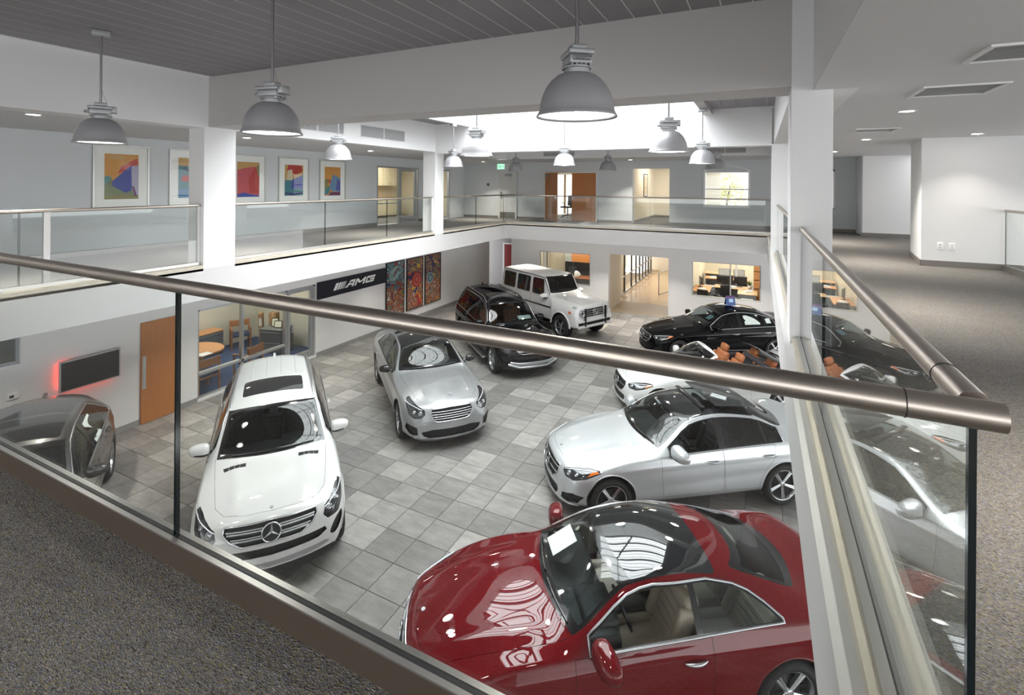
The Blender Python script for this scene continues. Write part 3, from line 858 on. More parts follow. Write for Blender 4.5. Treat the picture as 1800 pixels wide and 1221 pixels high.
def dress_suv(k, c, xf, root, chrome, tr, mesh_dark, plast, satin):
    dress_c(k, c, xf, root, chrome, tr, mesh_dark, plast, satin)
    k.emit('hood_vent', ['hoodvent'], mesh_dark, 'L', push=-.002); k.emit('hood_vent', ['hoodvent'], mesh_dark, 'R', push=-.002)
    if 'hoodvent' in k.zones:
        for sg in (1, -1):
            for t in range(1, 4):
                y = .36+.27*t/4; a, n = k.ppl(1.20, y); b, n = k.ppl(1.29, y)
                MB().tube([(xf-a.x, sg*y, a.z+.003), (xf-b.x, sg*y, b.z+.003)], .005, 6).build('vent_rib', satin, root)
    if 'rails' in c:
        a, b = c['rails']
        for sg in (1, -1):
            pts = []
            for t in np.linspace(0, 1, 18):
                s = a+(b-a)*t; y = k.cur('wr', s)-.035; q, n = k.ppl(s, y)
                if q is None: continue
                e = min(1, min(t, 1-t)*9)
                pts.append((xf-s, sg*y, q.z-.01+.052*e))
            MB().tube(pts, .017, 8).build('roof_rail', c.get('rail_mat', satin), root)
    for y in c.get('ribs', []):
        for sg in (1, -1):
            pts = [];
            for s in np.linspace(c['rib_s'][0], c['rib_s'][1], 12):
                q, n = k.ppl(s, y); pts.append((xf-s, sg*y, q.z-.004))
            MB().tube(pts, .010, 8).build('roof_rib', c['paint'], root)
    if 'bar' in c:      # silver bumper bar of the large SUV
        pts = fpts(k, xf, [(y, .36+.09*max(0, abs(y)-.42)/.3) for y in np.linspace(-.72, .72, 25)], .012)
        MB().tube(pts, .032, 8).build('bumper_bar', satin, root)
        pts = fpts(k, xf, [(y, .47+.04*max(0, abs(y)-.42)/.3) for y in np.linspace(-.66, .66, 25)], .008)
        MB().tube(pts, .018, 8).build('bumper_bar', satin, root)
    if 'steps' in c:
        for sg in (1, -1):
            MB().rbox(xf-c['of']-c['wb']+.42, xf-c['of']-.42, sg*(k.W+.0)-.09, sg*(k.W+.0)+.06, .30, .34, .015).build('side_step', satin, root)
def spec_suv(name, label, paint_m, seat_m, big=False, **kw):
    dl = .31 if big else 0.; L = 4.82+dl; H = 1.76+(.05 if big else 0)
    c = dict(name=name, label=label, paint=paint_m, seat_mat=seat_m, L=L, W=1.935, H=H, of=.87, wb=2.915+(.16 if big else 0), rw=.375,
             cowl=(1.36, 1.13), head=(2.02, 1.63+(.04 if big else 0)), peak=2.75, gt=(.10, .955), nose0=.66, lip=.05, lift=.07, hoodcrown=.03,
             belt=(1.01, 1.05, 1.12), rim=(5, 'twin') if not big else (10, 'multi'), tw_=.26, tail0=.80, tw=.66, edge=.075, bend_f=.26, bend_r=.16, floorz=.52, apb=.15, arch=.05, domes=(.40, .10, .022), creases=[(.9, .93, 4.6, .99, .012, .03), (1.2, .58, 3.7, .66, -.010, .07)])
    c['rear'] = [(3.9+dl, H-.02), (4.42+dl, H-.11), (4.70+dl, 1.20), (4.77+dl, 1.02)]
    c['rear_e'] = [(3.85+dl, H-.10), (4.38+dl, H-.18), (4.68+dl, 1.14), (4.76+dl, .98)]
    c['rear_w'] = [(3.9+dl, .64), (4.42+dl, .61), (4.7+dl, .70), (4.76+dl, .68)]
    c['rear_b'] = [(4.5+dl, 1.10), (4.76+dl, .92)]
    e = 4.40+dl
    c['dlo'] = (1.72, 2.62, e); c['wins'] = [(1.72, 2.60), (2.68, 3.52+dl*.5), (3.58+dl*.5, e)]
    c['dlo_top'] = lambda s: 9 if s < e-.35 else (H-.13)-(s-e+.35)*.55
    c['rglass'] = ((4.44+dl, .52), (4.66+dl, .58))
    c['hood'] = [(.18, 0), (.20, .30), (.30, .55), (.48, .66), (1.0, .72), (1.54, .765), (1.45, .5), (1.41, 0)]
    c.update(kw)
    T = tables(c)
    c['doors'] = [doorpoly(T, 1.60, 2.64, .42), doorpoly(T, 2.645, 3.60+dl*.5, .42, [(3.28+dl*.5, .42), (3.32+dl*.5, .60), (3.42+dl*.5, .76), (3.54+dl*.5, .88)])]
    G = [(-.2, .705), (.34, .705), (.47, .77), (.545, .86), (.53, .925), (-.2, .935)]
    c['grille_poly'] = G
    c['fascia'] = [('grille', G, 'front'),
                   ('bezel', [(.585, .80), (.64, .735), (.82, .74), (.985, .82), (1.10, .945), (1.07, .985), (.94, .972), (.78, .938), (.63, .895)], 35),
                   ('headlight', [(.603, .80), (.652, .752), (.815, .757), (.97, .832), (1.078, .945), (1.06, .966), (.94, .954), (.785, .92), (.643, .88)], 35),
                   ('lower_grille', [(-.2, .535), (.56, .56), (.665, .615), (.64, .66), (-.2, .645)], 'front'),
                   ('valance', [(-.2, .2), (.80, .2), (.76, .40), (.55, .395), (-.2, .38)], 'front'),
                   ('skid', [(-.2, .395), (.55, .41), (.70, .45), (.66, .485), (-.2, .455)], 'front')]
    if not big:
        c['fascia'].append(('intake', rounded([(.70, .53), (.80, .505), (.885, .60), (.875, .71), (.80, .70), (.72, .61)], .05), 'front'))
        c['fascia'].append(('hoodvent', [(1.20, .35), (1.20, .62), (1.29, .64), (1.29, .35)], 'plan'))
        c['ribs'] = [.12, .36]; c['rib_s'] = (3.0, 4.25)
    else:
        c['fascia'].append(('intake', [(.68, .50), (.84, .50), (.90, .66), (.72, .66)], 'front')); c['bar'] = True; c['steps'] = True
    c['star_off'] = .03
    c['lamps'] = [(.70, .86, .04), (.80, .90, .03)]; c['drl'] = [(.64, .875), (.74, .91), (.84, .94), (.90, .955)]
    c['slats'] = [(.765, .44, .013), (.79, .46, .010), (.845, .50, .013), (.87, .51, .010)]; c['star'] = (.822, .11, 8); c['badge'] = .235
    c['mirror'] = (1.82, 1.15); c['mir'] = 1.15; c['handles'] = [(2.42, .96), (3.38+dl*.5, .98)]
    c['seats'] = (2.40, 3.30); c['dress'] = dress_suv; c['rails'] = (2.2, 4.3+dl); c['lin_end'] = L-.25
    c['tail'] = [(.55, .95), (.92, .95), (.90, 1.12), (.6, 1.12)]
    c['brightwork'] = pbr('car_satin', (.55, .56, .58), .3, 1.); c['fin'] = 4.15+dl
    c['roofglass'] = [(2.32, 2.86, .46)]; c['roofglass_names'] = ['sunroof']
    c['dark_sides'] = not big
    c.update(kw)
    return c
def spec_s(name, label, paint_m, seat_m, **kw):
    c = dict(name=name, label=label, paint=paint_m, seat_mat=seat_m, L=5.2, W=1.90, H=1.49, of=.90, wb=3.1, rw=.345, tw_=.26,
             cowl=(1.66, 1.01), head=(2.33, 1.405), peak=2.95, gt=(.12, .83), nose0=.54, lip=.05, hoodcrown=.035,
             belt=(.94, .965, 1.0), rim=(5, 'twin_dark'), bend_f=.30, domes=(.42, .08, .012), creases=[(.9, .80, 4.9, .88, .012, .03), (1.3, .48, 4.0, .62, -.010, .07)])
    c['rear'] = [(3.75, 1.415), (4.48, 1.14), (5.02, 1.08), (5.15, .93)]
    c['rear_e'] = [(3.7, 1.345), (4.2, 1.16), (4.45, 1.075), (5.0, 1.03), (5.14, .90)]
    c['rear_w'] = [(3.75, .60), (4.48, .69), (5.0, .76), (5.13, .74)]
    c['rear_b'] = [(4.5, .98), (5.0, .94), (5.14, .80)]
    c['dlo'] = (1.90, 2.85, 4.12); c['wins'] = [(1.90, 2.82), (2.88, 3.78), (3.80, 4.12)]
    c['rglass'] = ((3.76, .50), (4.44, .60))
    c['hood'] = [(.20, 0), (.215, .30), (.30, .50), (.48, .62), (1.1, .70), (1.78, .74), (1.69, .5), (1.65, 0)]
    c.update(kw); T = tables(c)
    c['doors'] = [doorpoly(T, 1.76, 2.86), doorpoly(T, 2.865, 3.90, .33, [(3.58, .33), (3.61, .50), (3.71, .66), (3.85, .80)])]
    G = [(-.2, .565), (.30, .565), (.37, .60), (.425, .72), (.40, .785), (-.2, .80)]
    c['grille_poly'] = G
    c['fascia'] = [('grille', G, 'front'),
                   ('bezel', [(.51, .70), (.58, .635), (.72, .625), (.86, .68), (.95, .80), (1.02, .875), (.97, .89), (.80, .85), (.60, .80), (.53, .77)], 32),
                   ('headlight', [(.53, .70), (.59, .655), (.72, .645), (.845, .695), (.925, .80), (.99, .868), (.96, .872), (.80, .835), (.61, .782), (.55, .755)], 32),
                   ('lower_grille', [(-.2, .27), (.46, .27), (.56, .31), (.60, .38), (.40, .425), (-.2, .42)], 'front'),
                   ('intake', [(.66, .33), (.80, .33), (.87, .43), (.85, .52), (.68, .47)], 'front')]
    c['lamps'] = [(.61, .72, .04), (.72, .73, .035)]; c['drl'] = [(.57, .775), (.66, .80), (.76, .825), (.83, .85)]
    c['slats'] = [(.612, .36, .0055), (.652, .385, .0055), (.692, .40, .0055), (.735, .41, .0055)]; c['slat_mat'] = pbr('car_chrome', (.72, .73, .75), .12, 1.)
    c['splitter'] = (.235, .70, .012); c['split_mat'] = pbr('car_trim_black', (.006, .006, .007), .12, 0, .6); c['mirror'] = (2.02, .99); c['mirror_mat'] = pbr('car_trim_black', (.006, .006, .007), .12, 0, .6)
    c['handles'] = [(2.66, .84), (3.66, .87)]; c['handle_mat'] = paint_m
    c['seats'] = (2.66, 3.6); c['tail'] = [(.45, .80), (.9, .78), (.9, .96), (.45, .92)]
    c['brightwork'] = pbr('car_trim_black', (.006, .006, .007), .12, 0, .6)
    c['roofglass'] = [(2.28, 3.08, .585), (3.10, 3.74, .56)]
    def dr(k, c, xf, root, chrome, tr, mesh_dark, plast, satin):
        dress_c(k, c, xf, root, chrome, tr, mesh_dark, plast, satin)
        q, n = k.ppl(.30, 0); M = Matrix.Translation((xf-.30, 0, q.z+.045)) @ Matrix(((0, 0, 1, 0), (1, 0, 0, 0), (0, 1, 0, 0), (0, 0, 0, 1)))
        star_mb(MB(), M, .05, .006).cyl((xf-.30, 0, q.z-.01), (xf-.30, 0, q.z+.012), .012, .006).build('hood_ornament', chrome, root)
    c['dress'] = dr
    c.update(kw)
    return c
def spec_hatch(name, label, paint_m, seat_m, **kw):
    c = dict(name=name, label=label, paint=paint_m, seat_mat=seat_m, L=4.40, W=1.80, H=1.53, of=.92, wb=2.70, rw=.335,
             cowl=(1.22, 1.02), head=(1.95, 1.44), peak=2.5, gt=(.12, .82), nose0=.54, lip=.05, lift=.02, tail0=.7, tw=.645,
             belt=(.94, 1.0, 1.08), rim=(5, 'star'), bend_f=.3, creases=[(.9, .82, 4.2, .93, .012, .03), (1.2, .48, 3.5, .62, -.010, .07)])
    c['rear'] = [(3.5, 1.485), (4.0, 1.37), (4.28, 1.05), (4.35, .92)]
    c['rear_e'] = [(3.45, 1.42), (3.96, 1.31), (4.26, 1.0), (4.34, .88)]
    c['rear_w'] = [(3.5, .61), (4.0, .56), (4.28, .68), (4.34, .66)]
    c['rear_b'] = [(4.0, 1.05), (4.34, .82)]
    c['dlo'] = (1.58, 2.42, 3.72); c['wins'] = [(1.58, 2.40), (2.46, 3.28), (3.30, 3.72)]
    c['dlo_top'] = lambda s: 9 if s < 3.3 else 1.40-(s-3.3)*.62
    c['rglass'] = ((4.02, .48), (4.24, .56))
    c['hood'] = [(.2, 0), (.22, .30), (.32, .52), (.5, .62), (.9, .68), (1.36, .71), (1.29, .5), (1.26, 0)]
    c.update(kw); T = tables(c)
    c['doors'] = [doorpoly(T, 1.44, 2.43, .36), doorpoly(T, 2.435, 3.40, .36, [(3.15, .36), (3.18, .52), (3.27, .66), (3.38, .80)])]
    G = [(-.2, .56), (.30, .56), (.39, .62), (.42, .70), (.40, .76), (-.2, .775)]
    c['grille_poly'] = G
    c['fascia'] = [('grille', G, 'front'), ('headlight', [(.52, .70), (.6, .66), (.85, .72), (1.03, .85), (1.0, .87), (.8, .83), (.6, .79)], 35), ('lower_grille', [(-.2, .28), (.42, .28), (.48, .36), (-.2, .40)], 'front'), ('intake', [(.55, .30), (.78, .32), (.82, .44), (.6, .40)], 'front')]
    c['lamps'] = [(.62, .73, .035)]; c['slats'] = [(.64, .38, .01), (.70, .40, .01)]; c['star'] = (.665, .08, 12)
    c['mirror'] = (1.66, 1.02); c['handles'] = [(2.26, .90), (3.24, .95)]; c['handle_mat'] = paint_m; c['seats'] = (2.2, 3.05)
    c['tail'] = [(.5, .85), (.86, .85), (.84, 1.02), (.5, 1.0)]; c['brightwork'] = pbr('car_satin', (.55, .56, .58), .3, 1.)
    c['fin'] = 3.72; c['dress'] = dress_c; c['roofglass'] = [(2.05, 2.72, .50), (2.78, 3.42, .49)]
    c.update(kw)
    return c
def spec_g(name, label, paint_m, seat_m, **kw):
    W = .88; L = 4.50
    c = dict(name=name, label=label, paint=paint_m, seat_mat=seat_m, L=L, W=2*W, H=1.95, of=.78, wb=2.85, rw=.395, tw_=.275,
             cowl=(1.44, 1.315), head=(1.80, 1.86), peak=2.5, gt=(.05, 1.1), belt=(1.15, 1.16, 1.17), rim=(5, 'g'), bend_f=.03, bend_r=.02, smooth=1, smooth_s=0,
             lift=.2, floorz=.75, apb=.06, arch=.07, bulge=.006, crown_exp=4, lips=False, lin_end=4.3, wheel_in=-.02)
    T = dict(
        zt=[(0, .66), (.025, .68), (.03, 1.16), (.06, 1.20), (.14, 1.225), (1.40, 1.31), (1.44, 1.32), (1.80, 1.88), (1.88, 1.925), (2.5, 1.95), (4.2, 1.945), (4.38, 1.92), (4.43, 1.80), (4.46, .95), (4.49, .7), (4.5, .6)],
        zr=[(0, .655), (.025, .67), (.03, 1.14), (.06, 1.18), (.14, 1.205), (1.40, 1.285), (1.46, 1.30), (1.82, 1.86), (1.9, 1.895), (2.5, 1.915), (4.2, 1.91), (4.38, 1.885), (4.43, 1.78), (4.46, .92), (4.49, .68), (4.5, .58)],
        wr=[(0, .74), (.03, .58), (.1, .59), (1.3, .66), (1.46, .70), (1.82, .655), (2.5, .66), (4.3, .65), (4.43, .64), (4.46, .66), (4.5, .7)],
        zb=[(0, .65), (.025, .66), (.03, 1.06), (.1, 1.09), (.5, 1.12), (1.3, 1.15), (1.46, 1.20), (2, 1.20), (4.3, 1.20), (4.43, 1.15), (4.46, .85), (4.49, .64), (4.5, .55)],
        wb=[(0, .78), (.03, .70), (.1, .76), (.4, .79), (1.3, .78), (1.5, .755), (4.3, .745), (4.46, .72), (4.5, .72)],
        wm=[(0, .80), (.05, .85), (.3, .88), (1.25, .87), (1.4, .80), (2.9, .80), (3.1, .86), (4.1, .86), (4.3, .80), (4.5, .78)],
        zm=[(0, .60), (.04, .80), (.3, .93), (1.25, .92), (1.4, .92), (4.4, .92), (4.46, .7), (4.5, .52)],
        zl=[(0, .50), (.3, .48), (4.2, .50), (4.5, .50)], zu=[(0, .46), (.3, .42), (4.2, .44), (4.5, .46)],
        wl=[(0, .78), (.05, .83), (.3, .86), (1.25, .85), (1.4, .78), (2.9, .78), (3.1, .84), (4.1, .84), (4.3, .78), (4.5, .76)])
    c['rear'] = [(4.2, 1.9)]; c['rear_e'] = [(4.2, 1.9)]; c['rear_w'] = [(4.2, .7)]; c['rear_b'] = [(4.4, 1.1)]; c['over'] = T
    c['dlo'] = (1.66, 2.45, 4.28); c['wins'] = []
    c['hood'] = [(.075, 0), (.08, .50), (.12, .565), (1.36, .64), (1.40, .5), (1.40, 0)]
    c['doors'] = [[(1.50, .58), (2.52, .58), (2.52, 1.20), (1.50, 1.19), (1.47, .9)], [(2.535, .58), (3.10, .58), (3.16, .75), (3.30, .90), (3.38, 1.0), (3.38, 1.20), (2.535, 1.20)]]
    c['fascia'] = [('grille', rounded([(-.2, .80), (.42, .80), (.42, 1.06), (-.2, 1.06)], .03), 'front'),
                   ('lower_grille', [(-.2, .545), (.44, .545), (.44, .635), (-.2, .635)], 'front'),
                   ('intake', [(.52, .545), (.75, .545), (.75, .635), (.52, .635)], 'front')]
    c['mirror'] = (1.66, 1.24); c['mir'] = 1.15; c['handles'] = []; c['seats'] = (2.35, 3.2); c['wipers'] = True
    blk = pbr('car_trim_black', (.006, .006, .007), .12, 0, .6)
    def dr(k, c, xf, root, chrome, tr, mesh_dark, plast, satin):
        g = nose_parts(k, c, xf, root, chrome, tr, mesh_dark, plast, satin)
        for z in (.86, .93, 1.0):
            MB().rbox(xf-.035, xf-.005, -.41, .41, z-.015, z+.015, .008).build('grille_slat', satin, g)
        M = Matrix.Translation((xf+.0, 0, .93)) @ Matrix(((0, 0, 1, 0), (1, 0, 0, 0), (0, 1, 0, 0), (0, 0, 0, 1)))
        o = star_mb(MB(), M, .105, .012).build('star_emblem', chrome, root)
        MB().cyl((xf-.03, 0, .93), (xf-.01, 0, .93), .105, n=28).build('emblem_back', mesh_dark, o)
        for sg in (1, -1):
            h = MB().cyl((xf-.06, sg*.60, .95), (xf-.01, sg*.60, .95), .115, .11, 28).build('headlight', pbr('g_lamp', (.75, .77, .8), .06, .6, 1.), root)
            MB().tube([(xf-.012, sg*.60+.11*math.cos(2*PI*i/28), .95+.11*math.sin(2*PI*i/28)) for i in range(28)], .012, 8, closed=True).build('headlight_ring', chrome, h)
            MB().cyl((xf-.01, sg*.60, .95), (xf-.002, sg*.60, .95), .05, .045, 20).build('lamp_lens', pbr('lamp_lens', (.55, .57, .6), .05, .9), h)
            MB().rbox(xf-.30, xf-.12, sg*.73-.05, sg*.73+.05, 1.10, 1.155, .02).build('turn_signal', pbr('g_signal', (.6, .6, .62), .1, .3, 1.), root)
            MB().rbox(xf-.36, xf-.26, sg*.885-.012, sg*.885+.012, .92, 1.0, .01).build('marker_light', pbr('indicator_amber', (.75, .17, .02), .12, 0, 1.), root)
            MB().rbox(xf-.02, xf+.05, sg*.475-.025, sg*.475+.025, .50, 1.10, .02).build('bull_bar_post', blk, root)
            # black rubbing strip with bright insert
            MB().rbox(xf-3.05, xf-1.28, sg*.815-.012, sg*.815+.02, .895, .935, .01).build('side_moulding', blk, root)
            for a, b in ((1.70, 2.44), (2.62, 3.36), (3.52, 4.22)):
                pts = rounded([(a+(.10 if a < 1.8 else 0), 1.255), (b, 1.255), (b, 1.80), (a+(.16 if a < 1.8 else 0), 1.80)], .06)
                k_ = pts
                v = []
                for s, z in k_:
                    t = (z-1.2)/.7; y = .752-.085*t+.006
                    v.append(Vector((xf-s, sg*y, z)))
                m = MB(); nn = len(v); m.add(v, [list(range(nn))[::sg]])
                m.build('side_window', pbr('g_window', (.012, .012, .013), .04, 0, 1.), root)
                MB().tube(v, .016, 6, closed=True).build('window_seal', blk, root)
            # fender flares
            for ax in (.78, 3.63):
                pts = [(xf-ax+.475*math.cos(a), sg*.885, .41+.475*math.sin(a)) for a in np.linspace(.05, PI-.05, 20)]
                MB().tube(pts, .03, 8).build('wheel_flare', c['paint'], root)
            MB().cyl((xf-1.7, sg*.9, .44), (xf-2.9, sg*.9, .44), .035).build('side_step', blk, root)
        MB().rbox(xf-.005, xf+.035, -.80, .80, .46, .53, .02).build('bumper_lip', c['paint'], root)
        MB().rbox(xf-.005, xf+.03, -.80, .80, .65, .69, .012).build('bumper_ledge', c['paint'], root)
        MB().cyl((xf-.20, 0, 1.22), (xf-.20, 0, 1.238), .024, .02).build('hood_badge', satin, root)
        pts = [(xf-1.83, -.62, 1.885), (xf-1.83, .62, 1.885)]
        for sg in (1, -1):
            pts = [(xf-1.50, sg*.715, 1.31), (xf-1.86, sg*.668, 1.868), (xf-2.5, sg*.674, 1.893), (xf-4.3, sg*.665, 1.888)]
            MB().tube(pts, .014, 6).build('rain_gutter', blk, root)
    c['dress'] = dr
    c['brightwork'] = None
    c.update(kw)
    return c
# ------------------------------------------------------------------ building materials
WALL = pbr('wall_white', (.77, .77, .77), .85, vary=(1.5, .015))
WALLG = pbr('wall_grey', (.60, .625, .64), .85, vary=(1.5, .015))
FASC = pbr('fascia_white', (.56, .557, .553), .75)
CEIL = pbr('ceiling_white', (.66, .665, .68), .8)
BASEB = pbr('baseboard_taupe', (.19, .175, .16), .5)
STEEL = pbr('rail_steel', (.45, .405, .36), .36, 1., bump=(400, .02))
SHOE = pbr('shoe_bronze', (.19, .15, .115), .42, .8, bump=(120, .05))
SHOET = pbr('shoe_top', (.50, .49, .47), .32, .9)
SLOT = pbr('slot_black', (.012, .012, .014), .6)
GREY = pbr('metal_grey', (.33, .35, .38), .4, .5)
RAILG = glassmat('rail_glass', (.962, .982, .977), 1.5, 1.0)
WING = glassmat('window_glass', (.94, .96, .96), 1.45, .8)
EDGE = pbr('glass_edge', (.006, .012, .014), .1)
WOOD = None
def wood(name, c1, c2, sc=(1, 1, 14), rough=.4):
    if name in MATS: return MATS[name]
    m, nt = newmat(name); b = N(nt, 'ShaderNodeBsdfPrincipled'); tc = N(nt, 'ShaderNodeTexCoord'); mp = N(nt, 'ShaderNodeMapping')
    mp.inputs['Scale'].default_value = sc; no = N(nt, 'ShaderNodeTexNoise'); no.inputs['Scale'].default_value = 3.0; no.inputs['Detail'].default_value = 5; no.inputs['Distortion'].default_value = .4
    mx = N(nt, 'ShaderNodeMix', data_type='RGBA'); mx.inputs['A'].default_value = c4(c1); mx.inputs['B'].default_value = c4(c2)
    lk(nt, tc.outputs['Object'], mp.inputs[0]); lk(nt, mp.outputs[0], no.inputs['Vector']); lk(nt, no.outputs[0], mx.inputs['Factor']); lk(nt, mx.outputs['Result'], b.inputs['Base Color'])
    b.inputs['Roughness'].default_value = rough; outp(nt, b.outputs[0]); MATS[name] = m
    return m
WOOD = wood('door_wood', (.50, .20, .055), (.36, .125, .03), (14, 14, .8))
DESKW = wood('desk_wood', (.62, .30, .12), (.50, .22, .08), (3, 14, 3))
def carpet_mat():
    m, nt = newmat('carpet_loop'); b = N(nt, 'ShaderNodeBsdfPrincipled'); tc = N(nt, 'ShaderNodeTexCoord'); mp = N(nt, 'ShaderNodeMapping')
    mp.inputs['Rotation'].default_value = (0, 0, .45); mp.inputs['Scale'].default_value = (1.0, 2.1, 1)
    vo = N(nt, 'ShaderNodeTexVoronoi'); vo.inputs['Scale'].default_value = 135
    sp = N(nt, 'ShaderNodeSeparateColor'); cr = N(nt, 'ShaderNodeValToRGB'); cr.color_ramp.interpolation = 'LINEAR'
    el = cr.color_ramp.elements; el[0].position = 0; el[0].color = c4((.06, .055, .05)); el[1].position = 1; el[1].color = c4((.26, .255, .25))
    for p, c in ((.2, (.125, .117, .108)), (.42, (.165, .157, .146)), (.58, (.125, .13, .165)), (.70, (.18, .17, .155)), (.84, (.20, .165, .08)), (.90, (.21, .205, .2))):
        e = el.new(p); e.color = c4(c)
    no = N(nt, 'ShaderNodeTexNoise'); no.inputs['Scale'].default_value = 1.2; mr = N(nt, 'ShaderNodeMapRange'); mr.inputs['To Min'].default_value = .95; mr.inputs['To Max'].default_value = 1.3
    vs = N(nt, 'ShaderNodeVectorMath', operation='SCALE'); bp = N(nt, 'ShaderNodeBump'); bp.inputs['Strength'].default_value = .9; bp.inputs['Distance'].default_value = .006
    lk(nt, tc.outputs['Object'], mp.inputs[0]); lk(nt, mp.outputs[0], vo.inputs['Vector']); lk(nt, vo.outputs['Color'], sp.inputs[0]); lk(nt, sp.outputs[0], cr.inputs[0])
    lk(nt, tc.outputs['Object'], no.inputs['Vector']); lk(nt, no.outputs[0], mr.inputs[0]); lk(nt, cr.outputs[0], vs.inputs[0]); lk(nt, mr.outputs[0], vs.inputs['Scale'])
    lk(nt, vs.outputs[0], b.inputs['Base Color']); lk(nt, vo.outputs['Distance'], bp.inputs['Height']); lk(nt, bp.outputs[0], b.inputs['Normal'])
    b.inputs['Roughness'].default_value = .95; b.inputs['Specular IOR Level'].default_value = .1
    outp(nt, b.outputs[0]); return m
CARPET = carpet_mat()
TPX, TPY, TX0, TY0 = .536, .513, -4.46, 7.01      # floor tile pitch and phase
def tile_mat():
    m, nt = newmat('floor_tile_stone'); b = N(nt, 'ShaderNodeBsdfPrincipled'); ge = N(nt, 'ShaderNodeNewGeometry'); sx = N(nt, 'ShaderNodeSeparateXYZ')
    lk(nt, ge.outputs['Position'], sx.inputs[0]); cb = N(nt, 'ShaderNodeCombineXYZ')
    for i, (o, p) in enumerate(((TX0, TPX), (TY0, TPY))):
        a = N(nt, 'ShaderNodeMath', operation='SUBTRACT'); a.inputs[1].default_value = o; d = N(nt, 'ShaderNodeMath', operation='DIVIDE'); d.inputs[1].default_value = p; fl = N(nt, 'ShaderNodeMath', operation='FLOOR')
        lk(nt, sx.outputs[i], a.inputs[0]); lk(nt, a.outputs[0], d.inputs[0]); lk(nt, d.outputs[0], fl.inputs[0]); lk(nt, fl.outputs[0], cb.inputs[i])
    wn = N(nt, 'ShaderNodeTexWhiteNoise', noise_dimensions='3D'); lk(nt, cb.outputs[0], wn.inputs['Vector'])
    cr = N(nt, 'ShaderNodeValToRGB'); el = cr.color_ramp.elements; el[0].color = c4((.172, .164, .158)); el[1].color = c4((.315, .30, .285))
    e = el.new(.5); e.color = c4((.228, .217, .208)); lk(nt, wn.outputs['Value'], cr.inputs[0])
    of = N(nt, 'ShaderNodeVectorMath', operation='SCALE'); of.inputs['Scale'].default_value = 7.3; lk(nt, wn.outputs['Color'], of.inputs[0])
    ad = N(nt, 'ShaderNodeVectorMath', operation='ADD'); lk(nt, ge.outputs['Position'], ad.inputs[0]); lk(nt, of.outputs[0], ad.inputs[1])
    mp = N(nt, 'ShaderNodeMapping'); mp.inputs['Scale'].default_value = (1.3, 3.6, 1); lk(nt, ad.outputs[0], mp.inputs[0])
    no = N(nt, 'ShaderNodeTexNoise'); no.inputs['Scale'].default_value = 2.2; no.inputs['Detail'].default_value = 8; no.inputs['Roughness'].default_value = .62; lk(nt, mp.outputs[0], no.inputs['Vector'])
    mr = N(nt, 'ShaderNodeMapRange'); mr.inputs['From Min'].default_value = .25; mr.inputs['From Max'].default_value = .75; mr.inputs['To Min'].default_value = .72; mr.inputs['To Max'].default_value = 1.3; lk(nt, no.outputs[0], mr.inputs[0])
    vs = N(nt, 'ShaderNodeVectorMath', operation='SCALE'); lk(nt, cr.outputs[0], vs.inputs[0]); lk(nt, mr.outputs[0], vs.inputs['Scale']); lk(nt, vs.outputs[0], b.inputs['Base Color'])
    b.inputs['Roughness'].default_value = .38; b.inputs['Specular IOR Level'].default_value = .22
    outp(nt, b.outputs[0]); return m
TILE = tile_mat()
STONE = pbr('sill_stone', (.50, .46, .385), .6, vary=(9, .13), bump=(60, .1))
# ------------------------------------------------------------------ structure
MZ = CZ-1.46; FB = CZ-2.0; AC = CZ+.92; NC = CZ+1.79; MC = CZ+1.72      # mezzanine floor, fascia foot, aisle ceiling, bay ceilings
XL, XR, YB, YF = -8.45, .22, 16.6, 1.2                                    # atrium edges
XW = -11.85; YW = 19.2; YG = 20.2
def cells(h0, h1, v0, v1, holes):
    hs = sorted({h0, h1, *[x for h in holes for x in h[:2] if h0 < x < h1]}); vs = sorted({v0, v1, *[x for h in holes for x in h[2:] if v0 < x < v1]})
    for a, b in zip(hs, hs[1:]):
        run = None
        for c, d in zip(vs, vs[1:]):
            if any(h[0] <= (a+b)/2 <= h[1] and h[2] <= (c+d)/2 <= h[3] for h in holes):
                if run: yield a, b, run[0], run[1]
                run = None
            else: run = (run[0], d) if run else (c, d)
        if run: yield a, b, run[0], run[1]
def wallx(name, mat, x0, x1, y0, y1, z0, z1, holes=()):
    m = MB()
    for a, b, c, d in cells(y0, y1, z0, z1, holes): m.box(x0, x1, a, b, c, d)
    return struct(name, m, mat)
def wally(name, mat, y0, y1, x0, x1, z0, z1, holes=()):
    m = MB()
    for a, b, c, d in cells(x0, x1, z0, z1, holes): m.box(a, b, y0, y1, c, d)
    return struct(name, m, mat)
